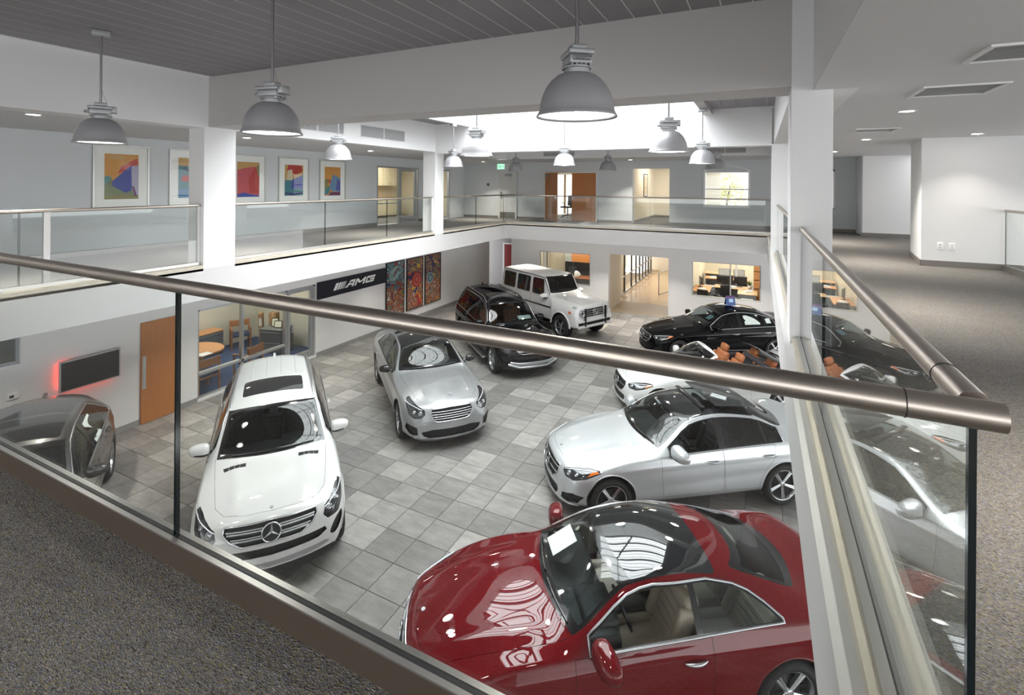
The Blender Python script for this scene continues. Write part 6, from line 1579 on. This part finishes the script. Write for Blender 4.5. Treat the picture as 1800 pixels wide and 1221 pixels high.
flat_art('corridor_poster', -3.2, 27.5, 1.75, PI, 1.0, .8, 'poster with a red car at the end of corridor', BLK, speck('poster', [(.55, .55, .55), (.45, .03, .05), (.6, .6, .6), (.03, .03, .03)], 3.5, 1), 'poster', .0)
struct('wall_corridor_far', MB().box(-3.2, -3.1, 24.0, 31.6, 0, 2.7), MATS['wall_cream'])
# ------------------------------------------------------------------ open-plan office behind the right window
struct('wall_office_right_1', MB().box(-2.7, -2.6, YG+.2, 29, 0, 2.9), MATS['office_cream']); struct('wall_office_right_2', MB().box(-2.6, 2.2, 29, 29.1, 0, 2.9), MATS['office_cream']); struct('wall_office_right_3', MB().box(2.2, 2.3, YG+.2, 29.1, 0, 2.9), MATS['office_cream']); struct('ceiling_office_right', MB().box(-2.7, 2.3, YG+.2, 29.1, 2.9, 3.0), CEIL); struct('floor_office_right', MB().box(-2.6, 2.2, YG+.2, 29, -.01, .003), pbr('office_carpet_grey', (.22, .22, .21), .95))
panel(-2.2, -.4, 21.6, 24.6, 2.9, 'nearest unseen light panel added to the open office'); panel(-2.2, 1.5, 25.4, 28.4, 2.9, 'far unseen light panel added to the open office')
win = empty('window_6', (-2.29, YG+.08, 1.0)); win['kind'] = 'structure'; MB().box(0, 2.36, -.03, .03, 0, .04).box(0, 2.36, -.03, .03, 1.30, 1.34).box(0, .04, -.03, .03, .04, 1.30).box(2.32, 2.36, -.03, .03, .04, 1.30).box(1.33, 1.37, -.03, .03, .04, 1.30).build('window_frame', pbr('frame_pale', (.6, .58, .55), .4), win)
for a, b in ((.04, 1.33), (1.37, 2.32)): MB().box(a, b, -.004, .004, .04, 1.30).build('pane', WING, win)
lt = wood('desk_light', (.66, .44, .24), (.56, .36, .19), (3, 14, 3))
desk(-1.08, 24.2, 0, 1.40, .7, 'long light wood desk in middle of the open office', lt); desk(-2.2, 23.3, PI/2, 1.5, .7, 'orange wood desk at left of the open office'); desk(-.42, 23.28, PI/2, 1.0, .75, 'small light desk at the right of the open office', lt); desk(-1.4, 26.3, 0, 1.9, .7, 'reddish desk farther back in the open office'); desk(-1.8, 27.8, 0, 1.4, .7, 'pale desk at the rear wall of the open office', lt)
for x, y, rz, lab in ((-1.45, 23.35, 2.2, 'black office chair turned sideways at the long desk'), (-1.3, 25.2, -1.6, 'black office chair behind the long desk monitors'), (-.65, 25.3, -1.4, 'black office chair right of the white pillar'), (-.9, 27.0, -1.7, 'dark office chair at the rear of the open office'), (-1.95, 21.9, 1.3, 'dark chair close to the left edge of office window')): ochair(x, y, rz, lab)
DB = pbr('display_blue', (.45, .52, .55), .2)
for x, y, rz, lab in ((-1.45, 24.35, 1.57, 'left monitor on the long desk with pale screen back'), (-.75, 24.4, 1.57, 'right monitor on the long desk'), (-1.5, 26.4, -1.57, 'monitor on the far reddish desk, left one'), (-.85, 26.45, -1.57, 'monitor on the far reddish desk, right one'), (-2.3, 23.6, .3, 'black monitor on the orange desk')): monitor(x, y, .745, rz, lab, DB)
cab(-2.05, 24.65, -PI/2, .42, .5, .62, 'grey drawer unit left of the long desk', pbr('drawer_grey', (.42, .46, .48), .5), MATS['drawer_grey'] if 'drawer_grey' in MATS else GM, 3, 'drawer unit'); cab(-.42, 22.42, -PI/2, .42, .5, .6, 'second grey drawer unit in front of the small desk', MATS['drawer_grey'], MATS['drawer_grey'], 3, 'drawer unit')
struct('wall_pillar_office', MB().box(-.98, -.90, 25.6, 25.7, 0, 2.9), VG)
r = empty('bookshelf', (.0, 25.2, 0), 0, 'tall bookshelf packed with grey binders at the office right', 'shelf'); 
for z in (0.05, .42, .79, 1.16, 1.53, 1.9): MB().box(-.2, .25, -1.3, 1.3, z, z+.03).build('shelf_board', DESKW, r)
for y in (-1.3, 0, 1.28): MB().box(-.2, .25, y, y+.025, 0, 1.93).build('side_panel', DESKW, r)
rr = random.Random(3); cols = [pbr('binder_%d' % i, c, .6) for i, c in enumerate(((.45, .46, .47), (.10, .10, .11), (.28, .30, .33), (.55, .53, .50), (.30, .08, .07)))]
for z in (.08, .45, .82, 1.19, 1.56):
    y = -1.26
    while y < 1.2:
        t = rr.uniform(.06, .11); h = rr.uniform(.24, .32)
        if abs(y) > .1:
            o = boxo('binder', rr.choice(cols), -.19, .1, y, y+t-.006, z, z+h); tag(o, 'file binder standing in the tall office bookshelf', 'binder', 'binders in the office bookshelf')
        y += t
for x, y, z, c, lab in ((-1.05, 24.05, .745, (.6, .6, .58), 'pile of papers in middle of the long desk'), (-.42, 23.3, .745, (.75, .72, .66), 'papers scattered on the small light desk'), (-2.2, 23.0, .745, (.7, .68, .64), 'papers stacked on the orange desk'), (-2.0, 26.2, .745, (.7, .7, .68), 'papers on the far reddish desk')):
    r = empty('paper_pile', (x, y, z), .3, lab, 'papers', 'papers on office desks')
    for q in range(4): MB().box(-.15+.03*q, .14+.02*q, -.11+.015*q, .10+.01*q, .012*q, .012*q+.011, Matrix.Rotation(.12*q, 4, 'Z')).build('sheet_stack', pbr('paper_%s' % lab[:8], c, .6), r)
# potted plant on desk
r = empty('desk_plant', (-.35, 24.1, .745), 0, 'small green plant at the right end of office desks', 'plant'); MB().lathe([(.001, 0), (.07, 0), (.09, .14), (.08, .14)], 16).build('pot', pbr('pot_white', (.7, .68, .62), .5), r); lm = pbr('leaf_green', (.10, .16, .04), .6); m = MB()
for i in range(26):
    a = rr.uniform(0, 6.28); e = rr.uniform(.3, 1.2); L_ = rr.uniform(.12, .26); dr = Vector((math.cos(a)*math.cos(e), math.sin(a)*math.cos(e), math.sin(e))); n = dr.cross(Vector((0, 0, 1))).normalized()*.03; p = Vector((0, 0, .14)); m.quad(p, p+dr*L_*.5+n, p+dr*L_, p+dr*L_*.5-n)
m.build('leaves', lm, r)
# ------------------------------------------------------------------ kitchen on the mezzanine
KC = pbr('kitchen_cream', (.72, .62, .42), .55); KW_ = pbr('kitchen_wall', (.70, .62, .46), .8)
struct('wall_kitchen', MB().box(-15.1, -15.0, 12.5, 18.9, MZ, AC).box(-15.0, XW-.18, 12.5, 12.6, MZ, AC).box(-15.0, XW-.18, 18.8, 18.9, MZ, AC), KW_); struct('floor_kitchen', MB().box(-15.1, XW-.18, 12.5, 18.9, MZ-.1, MZ-.002), CARPET); struct('ceiling_kitchen', MB().box(-15.1, XW-.18, 12.5, 18.9, AC, AC+.1), CEIL); panel(-14.3, -12.6, 14, 17, AC, 'unseen light panel added in the kitchen')
for i, y in enumerate((13.4, 14.3, 15.2, 16.1, 17.0)):
    r = empty('base_cabinet', (-14.95, y, MZ), 0, '%s cream base cabinet counted from left in the kitchen' % ('first', 'second', 'third', 'fourth', 'fifth')[i], 'cabinet', 'kitchen base cabinets'); MB().box(0, .58, 0, .895, .08, .86).build('body', KC, r)
    for q in (0, 1):
        f = MB().box(.58, .60, .01+.445*q, .44+.445*q, .10, .85).build('door', KC, r); MB().box(.60, .615, .36 if q == 0 else .50, .38 if q == 0 else .52, .68, .80).build('handle', ALU, f)
    if i != 1:
        r = empty('wall_cabinet', (-14.95, y, MZ+1.35), 0, '%s cream wall cabinet counted from left in the kitchen' % ('first', 'second', 'third', 'fourth', 'fifth')[i], 'cabinet', 'kitchen wall cabinets'); MB().box(0, .34, 0, .895, 0, .85).build('body', KC, r)
        for q in (0, 1):
            f = MB().box(.34, .36, .01+.445*q, .44+.445*q, .01, .84).build('door', KC, r); MB().box(.36, .375, .36 if q == 0 else .50, .38 if q == 0 else .52, .06, .18).build('handle', ALU, f)
tag(boxo('worktop', pbr('worktop_tan', (.45, .33, .20), .3), -14.97, -14.33, 13.38, 17.92, MZ+.86, MZ+.90), 'tan worktop running along the kitchen cabinets', 'worktop')
r = empty('refrigerator', (-14.95, 12.65, MZ), 0, 'cream refrigerator at left end of the kitchen', 'refrigerator'); MB().rbox(0, .68, 0, .7, .02, 1.85, .02).build('body', KC, r); MB().rbox(.68, .72, .01, .69, .05, 1.2, .01).build('door', KC, r); MB().rbox(.68, .72, .01, .69, 1.22, 1.84, .01).build('freezer_door', KC, r); MB().box(.72, .75, .60, .63, .6, 1.1).build('handle', ALU, r)
kd = empty('door_4', (XW-.06, 13.5, MZ)); kd['kind'] = 'structure'; fm = pbr('door_alu', (.40, .42, .45), .35, .6); h = 2.06
MB().box(-.04, .07, 0, .04, 0, h).box(-.04, .07, 2.31, 2.35, 0, h).box(-.04, .07, .04, 2.31, h-.05, h).box(-.04, .07, 1.18, 1.24, 0, h-.05).build('door_frame', fm, kd)
MB().box(-.004, .004, .04, 1.18, .05, h-.05).build('pane', WING, kd); MB().box(-.03, .05, .04, 1.18, .98-.25, 1.02-.25).build('push_bar', fm, kd)
lf = MB().box(-.03, .04, 1.25, 1.34, .01, h-.06).box(-.03, .04, 2.14, 2.24, .01, h-.06).box(-.03, .04, 1.34, 2.14, .01, .25).box(-.03, .04, 1.34, 2.14, h-.15, h-.06).build('door_leaf', fm, kd); MB().box(-.004, .004, 1.34, 2.14, .25, h-.15).build('pane', WING, lf); MB().tube([(.05, 2.2, 1.0), (.10, 2.2, 1.0), (.10, 2.06, 1.0)], .012, 8).build('door_handle', fm, lf)
k2 = empty('window_7', (XW-.06, 17.2, MZ)); k2['kind'] = 'structure'; MB().box(-.04, .06, .78, .85, 0, 2.05).box(-.04, .06, 0, .78, 2.0, 2.05).build('window_frame', fm, k2); MB().box(-.004, .004, 0, .78, .02, 2.0).build('pane', WING, k2)
# ------------------------------------------------------------------ back wall of the mezzanine: doors, sign, window
ex = empty('exit_sign', (-9.98, YW-.02, 5.955), 0, 'small green exit sign under the ceiling in back corner', 'sign'); MB().rbox(-.19, .19, -.03, .02, -.13, .13, .01).build('case', pbr('exit_case', (.8, .82, .8), .5), ex); MB().box(-.17, .17, -.0315, -.030, -.11, .11).build('face', pbr('exit_face', (.45, .72, .50), .4, emit=(.3, .8, .45), estr=.5), ex)
def stroke_text(txt, h, w, gap, t):
    S = {'E': [(0, 0, 0, 1), (0, 0, 1, 0), (0, .5, .85, .5), (0, 1, 1, 1)], 'X': [(0, 0, 1, 1), (0, 1, 1, 0)], 'I': [(.5, 0, .5, 1)], 'T': [(.5, 0, .5, 1), (0, 1, 1, 1)]}; out = []; x = 0
    for ch in txt:
        for a, b, c, e in S[ch]:
            p, q = Vector((x+a*w, b*h)), Vector((x+c*w, e*h)); dd = (q-p).normalized(); n = Vector((-dd.y, dd.x))*t/2; p = p-dd*t/2; q = q+dd*t/2; out.append([tuple(p+n), tuple(q+n), tuple(q-n), tuple(p-n)])
        x += w+gap
    return out
for p in stroke_text('EXIT', .12, .05, .025, .018): MB().prism([(a-.135, b-.06) for a, b in p], .001, Matrix(((1, 0, 0, 0), (0, 0, -1, -.0316), (0, 1, 0, 0), (0, 0, 0, 1)))).build('letter_stroke', pbr('exit_green', (.02, .30, .10), .5), ex)
DG = pbr('door_grey', (.55, .56, .55), .5)
d = empty('door_5', (-10.07, YW, MZ)); d['kind'] = 'structure'; MB().box(.05, .79, -.05, -.01, .01, 1.93).build('door_leaf', DG, d); MB().box(-.02, .05, -.06, 0, 0, 2.0).box(.79, .86, -.06, 0, 0, 2.0).box(.05, .79, -.06, 0, 1.93, 2.0).build('door_frame', pbr('door_frame_grey', (.58, .59, .6), .5), d); MB().box(.06, .78, -.053, -.05, .02, .27).build('kick_plate', pbr('kick_plate', (.22, .22, .20), .35, .6), d); MB().box(.10, .78, -.11, -.06, .98, 1.04).box(.08, .15, -.12, -.05, .90, 1.14).build('panic_bar', GREY, d); MB().box(.32, .60, -.11, -.05, 1.80, 1.90).build('door_closer', GREY, d)
rs = empty('room_sign', (-10.62, YW, 5.18), 0, 'small dark round sign left of the grey door', 'sign'); MB().cyl((0, -.015, 0), (0, 0, 0), .085, n=3).cyl((0, -.02, 0), (0, -.001, 0), .06, n=24).build('plate', pbr('sign_dark', (.10, .10, .11), .5), rs)
# wooden double doors, left leaf swung into the room, meeting room beyond
dd = empty('door_6', (-7.97, YW, MZ)); dd['kind'] = 'structure'; H2 = 1.97; MB().box(0, .04, -.03, .28, 0, H2).box(2.20, 2.24, -.03, .28, 0, H2).box(.04, 2.20, -.03, .28, H2-.03, H2).build('door_frame', VG, dd)
lf = MB().box(0, 1.07, -.022, .022, .01, H2-.04).build('door_leaf', WOOD, dd, (.05, .0, 0)); lf.rotation_euler = (0, 0, math.radians(-42)); MB().rbox(.94, 1.0, -.06, .06, .90, .98, .01).build('door_handle', ALU, lf); MB().box(.05, .35, -.07, -.022, 1.78, 1.86).build('door_closer', GREY, lf)
rf = MB().box(0, 1.0, -.022, .022, .01, H2-.04).build('door_leaf', WOOD, dd, (1.19, .02, 0)); MB().rbox(.04, .09, -.06, .06, .90, .98, .01).build('door_handle', ALU, rf)
MR = pbr('meeting_wall', (.80, .73, .60), .8); struct('wall_meeting_room', MB().box(-10.4, -10.3, YW+.28, 24, MZ, AC).box(-5.2, -5.1, YW+.28, 24, MZ, AC).box(-10.3, -9.3, 24, 24.1, MZ, AC).box(-8.4, -5.1, 24, 24.1, MZ, AC).box(-9.3, -8.4, 24, 24.1, 5.7, AC), MR); struct('ceiling_meeting_room', MB().box(-10.4, -5.1, YW+.28, 24.1, AC, AC+.1), CEIL); panel(-8.2, -6.2, 20.4, 22.8, AC, 'unseen light panel added in the room behind the wooden doors')
struct('window_8', MB().box(-9.3, -9.25, 24.0, 24.08, MZ, 5.7).box(-8.45, -8.4, 24.0, 24.08, MZ, 5.7).box(-8.9, -8.8, 24.0, 24.08, MZ, 5.7), pbr('mullion_tan', (.30, .20, .10), .5))
ochair(-7.60, 21.0, 2.6, 'black office chair seen through the open wooden doors', MZ)
# passage with picture
PS_ = MATS['meeting_wall']; struct('wall_passage_mezzanine', MB().box(-4.54, -4.34, YW+.28, 23.5, MZ, AC).box(-2.98, -2.78, YW+.28, 22.2, MZ, AC).box(-4.34, -1.5, 23.5, 23.6, MZ, AC), PS_); struct('ceiling_passage', MB().box(-4.54, -1.4, YW+.28, 23.6, AC, AC+.1), CEIL); panel(-4.0, -3.3, 20.2, 22.4, AC, 'unseen light panel added in the passage')
flat_art('passage_picture', -4.34, 21.6, 5.2, 0, .75, .95, 'tall tan framed picture hanging in the lit passage', BLK, speck('tan_print', [(.62, .48, .33), (.70, .58, .42), (.55, .42, .28), (.74, .64, .5)], 3, 2), bd=.06); base(20, -4.34, -4.325, YW+.3, 23.5, MZ, .1); base(21, -4.3, -1.5, 23.48, 23.5, MZ, .1)
# arched window and what lies outside
FW = pbr('frame_white', (.86, .86, .85), .5); W_ = empty('window_9', (-1.80, YW, 4.47)); W_['kind'] = 'structure'; ww, wh = 1.51, 1.25
arc = [(ww*t/14, wh+.18*(1-(2*t/14-1)**2)) for t in range(15)]
m = MB().box(0, .06, -.03, .30, 0, wh).box(ww-.06, ww, -.03, .30, 0, wh).box(0, ww, -.05, .30, -.04, .05).box(.06, ww-.06, .10, .15, wh*.47, wh*.47+.04).box(.06, ww-.06, .10, .16, wh-.05, wh)
m.build('window_frame', FW, W_); MB().tube([(x, -.02, z) for x, z in arc], .025, 6).build('arch_trim', FW, W_); MB().prism(arc+[(ww, wh-.02), (0, wh-.02)], .025, Matrix(((1, 0, 0, 0), (0, 0, -1, -.001), (0, 1, 0, 0), (0, 0, 0, 1)))).build('arch_panel', WALLG, W_)
for a, b in ((.05, wh*.47), (wh*.47+.04, wh-.05)): MB().box(.06, ww-.06, .12, .126, a, b).build('pane', WING, W_)
W2 = empty('window_10', (1.25, YW, 4.46)); W2['kind'] = 'structure'; MB().box(0, .05, -.03, .28, 0, 1.29).box(.89, .94, -.03, .28, 0, 1.29).box(0, .94, -.03, .28, -.04, .04).box(0, .94, -.03, .28, 1.24, 1.29).build('window_frame', FW, W2); MB().box(.05, .89, .12, .126, .04, 1.24).build('pane', WING, W2)
hs = empty('neighbour_house', (-5, 34.5, 2.0), 0, 'white clapboard house seen through the arched window', 'house'); 
SD = pbr('siding_white', (.85, .83, .78), .7)
for i in range(34): MB().box(0, 12, -.03-.015*(i % 1), .0, i*.22, i*.22+.21, Matrix.Rotation(0, 4, 'X')).build('siding_board', SD, hs)
MB().box(0, 12, 0, 3, 0, 7.5).build('wall', SD, hs); MB().box(2.6, 2.75, -.3, -.05, 0, 7.4).build('corner_board', pbr('corner_tan', (.6, .5, .38), .7), hs)
fn = empty('garden_fence', (-3.2, 27.5, 3.1), 0, 'pale railing outside the arched window', 'fence')
for i in range(26): MB().box(i*.12, i*.12+.05, 0, .03, 0, 1.15).build('picket', FW, fn)
MB().box(0, 3.1, -.01, .04, 1.12, 1.18).build('rail', FW, fn)
tr_ = empty('tree', (-1.35, 26.0, 3.1), 0, 'yellow green tree outside the arched window', 'tree'); MB().tube([(0, 0, 0), (.05, 0, .5), (-.05, .05, 1.3), (.1, 0, 2.1)], [.09, .07, .05, .02], 8).build('trunk', pbr('bark', (.10, .07, .05), .9), tr_); m = MB(); rt = random.Random(11)
for cx, cy, cz, cr, nn in ((0, 0, 5.35, .55, 260), (-.45, .1, 4.95, .45, 200), (.35, -.1, 4.9, .5, 220), (.55, .1, 4.4, .4, 140), (-.1, 0, 4.6, .45, 160)):
    for i in range(nn):
        p = Vector((rt.gauss(0, 1), rt.gauss(0, 1), rt.gauss(0, 1))).normalized()*cr*rt.uniform(.4, 1); p += Vector((cx, cy, cz-3.1)); u = Vector((rt.gauss(0, 1), rt.gauss(0, 1), rt.gauss(0, 1))).normalized(); v = u.orthogonal().normalized(); m.quad(p-u*.05, p+v*.03, p+u*.05, p-v*.03)
m.build('foliage', pbr('tree_leaf', (.42, .40, .09), .6, vary=(3, .4)), tr_)
struct('floor_outside', MB().box(-14, 10, 25.2, 60, 3.02, 3.1), pbr('ground_pale', (.5, .48, .42), .9))
# wall outlets on the right pier
for i, (x, lab) in enumerate(((3.0, 'left white wall outlet on right pier'), (3.17, 'right white wall outlet on right pier'))):
    r = empty('wall_outlet', (x, 11.82, 4.12), 0, lab, 'outlet', 'wall outlets'); MB().rbox(-.045, .045, -.008, 0, -.065, .065, .004).build('cover_plate', pbr('outlet_white', (.85, .85, .84), .4), r)
    for q in (-.025, .025): MB().box(-.014, .014, -.010, -.008, q-.015, q+.015).build('socket', pbr('socket_grey', (.6, .6, .59), .5), r)
# ------------------------------------------------------------------ small sign on the black sedan's roof
rg = empty('roof_sign', (-.80, 17.05, 1.465), math.radians(30), 'small blue and red advertising card standing on the black sedan', 'sign'); A_ = Matrix.Rotation(.30, 4, 'X'); B_ = Matrix.Rotation(-.30, 4, 'X')
MB().box(-.17, .17, -.10, -.09, 0, .36, B_).build('front_card', pbr('card_navy', (.05, .10, .28), .4), rg); MB().box(-.17, .17, .09, .10, 0, .36, A_).build('rear_card', MATS['card_navy'], rg); MB().box(-.17, .17, -.102, -.1005, .29, .36, B_).build('red_band', pbr('card_red', (.55, .07, .06), .4), rg)
MB().box(-.06, .10, -.1025, -.1005, .12, .24, B_).build('printed_block', pbr('card_lightblue', (.45, .65, .85), .4), rg)
rg.scale = (.85, .85, .85)
# ------------------------------------------------------------------ the cars
PW = paint('paint_white', (.64, .64, .63), 0, 0, .4); PS = paint('paint_silver', (.60, .62, .64), .07, .55, .35); PI_ = paint('paint_iridium', (.44, .45, .465), .06, .7, .33)
PR = paint('paint_red', (.125, .002, .005), .10, .1, .4); PB = paint('paint_black', (.004, .004, .005)); PB.node_tree.nodes['Principled BSDF'].inputs['Coat Weight'].default_value = .65; PG_ = paint('paint_grey', (.05, .048, .047), .08, .4, .35)
LB = pbr('leather_black', (.022, .022, .024), .5); LC = pbr('leather_cream', (.50, .43, .34), .5); LT = pbr('leather_tan', (.40, .145, .055), .5); LR = pbr('leather_brown', (.26, .10, .04), .5)
DT = glassmat('car_glass_light', (.62, .70, .70), 1.5, 1.2)
PAPER = pbr('sticker_paper', (.72, .80, .76), .6); INK = pbr('sticker_ink', (.12, .14, .15), .7)
def place(root, x, y, deg): root.location = (x, y, 0); root.rotation_euler = (0, 0, math.radians(deg)); return root
def sticker(k, root, xf, s0, s1, z0, z1, sg=1, lines=5):
    """price sheet fixed on a side window"""
    q = [k.psd(s, z)[0] for s, z in ((s0, z0), (s1, z0), (s1, z1), (s0, z1))]
    v = [Vector((xf-p.x, sg*(p.y+.004), p.z)) for p in q]
    o = MB().quad(*(v if sg < 0 else v[::-1])).build('price_sheet', PAPER, root); m = MB()
    A, B, C, D = v
    for i in range(lines):
        t = .12+.78*i/lines; u0, u1 = .1, (.9, .6, .8, .45, .7)[i % 5]
        P = lambda u, w: (A.lerp(B, u)).lerp(D.lerp(C, u), w)+Vector((0, sg*.001, 0))
        m.quad(P(u0, t), P(u1, t), P(u1, t+.05), P(u0, t+.05))
    m.build('printed_lines', INK, o)
def flat_sheet(root, p, u, v, name='price_sheet', mat=None):
    p, u, v = Vector(p), Vector(u), Vector(v)
    return MB().quad(p, p+u, p+u+v, p+v).build(name, mat or PAPER, root)
# white SUV
r, k = build_car(spec_suv('white_suv', 'white SUV with black sunroof parked at the left, facing the viewer', PW, LB)); place(r, -7.261, 5.781, -38.85)
# silver limousine
r, k = build_car(spec_s('silver_limousine', 'silver limousine with upright hood star and dark wheels, centre of showroom', PI_, LC, clear_rear=True)); place(r, -7.215, 9.945, -40.82)
# black SUV
r, k = build_car(spec_suv('black_suv', 'black SUV with silver bumper bar standing behind the silver limousine', PB, LR, big=True)); place(r, -7.106, 13.874, -41.95); r.scale = (.98, .98, .98)
xf = .87+(2.915+.16)/2
flat_sheet(r, (xf-1.78, .28, 1.16), (0, .42, 0), (-.16, 0, .07))
# white box-shaped off-roader
r, k = build_car(spec_g('white_offroader', 'boxy white off-roader with bull bar posts, at the back of showroom', PW, LB)); place(r, -6.887, 17.428, -27.3)
# black sedan
r, k = build_car(spec_c('sedan', 'black_sedan', 'black sedan with a small sign on its roof, under the office window', PB, LB))
xf = .79+1.42
sticker(k, r, xf, 2.74, 3.20, 1.04, 1.27); sticker(k, r, xf, 3.40, 3.56, 1.06, 1.17, lines=3); flat_sheet(r, (xf-1.78, .30, 1.13), (-.02, .22, 0), (-.16, 0, .10), mat=pbr('sheet_blue', (.35, .55, .65), .5))
place(r, -1.245, 16.93, -148.48); r.scale = (1.045, 1.02, 1.02)
# white convertible
def dress_cab(k, c, xf, root, chrome, tr, mesh_dark, plast, satin):
    dress_c(k, c, xf, root, chrome, tr, mesh_dark, plast, satin)
    cov = pbr('hood_fabric', (.055, .05, .055), .8)
    MB().rbox(xf-4.10, xf-3.45, -.66, .66, .88, 1.03, .06).build('roof_cover', cov, root)
    MB().rbox(xf-3.52, xf-3.28, -.62, .62, .45, .90, .05).build('rear_bulkhead', pbr('cabin_dark', (.02, .02, .021), .8), root)
    for sg in (1, -1):
        MB().rbox(xf-3.4, xf-1.75, sg*.745-.05, sg*.745+.05, .55, .955, .03).build('door_lining', pbr('door_plum', (.06, .045, .055), .6), root)
        pts = [(xf-s, sg*(k.cur('wb', s)-.005), k.cur('zb', s)+.022) for s in np.linspace(1.72, 4.0, 24)]
        MB().tube(pts, .010, 6).build('belt_trim', chrome, root)
r, k = build_car(spec_c('cabrio', 'white_convertible', 'white open convertible with tan leather seats beside the black sedan', PW, LT, open=True, dress=dress_cab, seats=(2.40, 3.18), brightwork=None, floorz=.36, grille_frame=pbr('car_trim_black', (.006, .006, .007), .12, 0, .6), slats=[(.592, .40, .012)], handle_mat=PW))
place(r, -1.114, 12.904, -151.15); r.scale = (.985, .985, .985)
# silver sedan
r, k = build_car(spec_c('sedan', 'silver_sedan', 'silver sedan with open black panoramic roof, right of centre', PS, LB, roofglass=[(2.0, 3.32, .545)], roofhole=(2.47, 2.86, .42), clear_rear=True, window_down=True, mir=1.35, tint=(.36, .41, .41)))
xf = .79+1.42
M = Matrix.Translation((xf-3.03, 0, 1.458)) @ Matrix.Rotation(math.radians(-4.5), 4, 'Y')
MB().rbox(-.36, .36, -.50, .50, -.008, .008, .006, M).build('roof_panel', pbr('roof_glass_black', (.012, .013, .015), .03, 0, 1.), r)
MB().rbox(xf-2.52, xf-2.45, -.44, .44, 1.435, 1.455, .006).build('wind_deflector', pbr('car_trim_black', (.006, .006, .007), .12, 0, .6), r)
place(r, -1.318, 9.186, -144.75); r.scale = (1.03, 1.03, 1.03)
# red coupe
r, k = build_car(spec_c('coupe', 'red_coupe', 'red coupe with black glass roof in the foreground', PR, LC, roofglass=[(2.02, 3.05, .565)], tint=(.86, .90, .88), window_down=True, trim_r=.0115, rear_seat=.7, mir=1.4, mirror=(1.84, .93), lining=pbr('cabin_cream', (.22, .19, .15), .8), clear_rear=True, rgl=DT))
xf = .79+1.42
flat_sheet(r, (xf-1.60, -.46, 1.055), (-.26, .01, .145), (0, .30, .018)); place(r, -1.403, 5.401, -145.95); r.scale = (1.03, 1.03, 1.03)
# dark grey hatchback
r, k = build_car(spec_hatch('grey_hatchback', 'dark grey hatchback at the left edge below the wall screen', PG_, LB)); xf = .92+1.35
sticker(k, r, xf, 2.56, 2.96, 1.06, 1.36); place(r, -9.46, 3.28, -32.66); r.scale = (1.06, 1.06, 1.07)
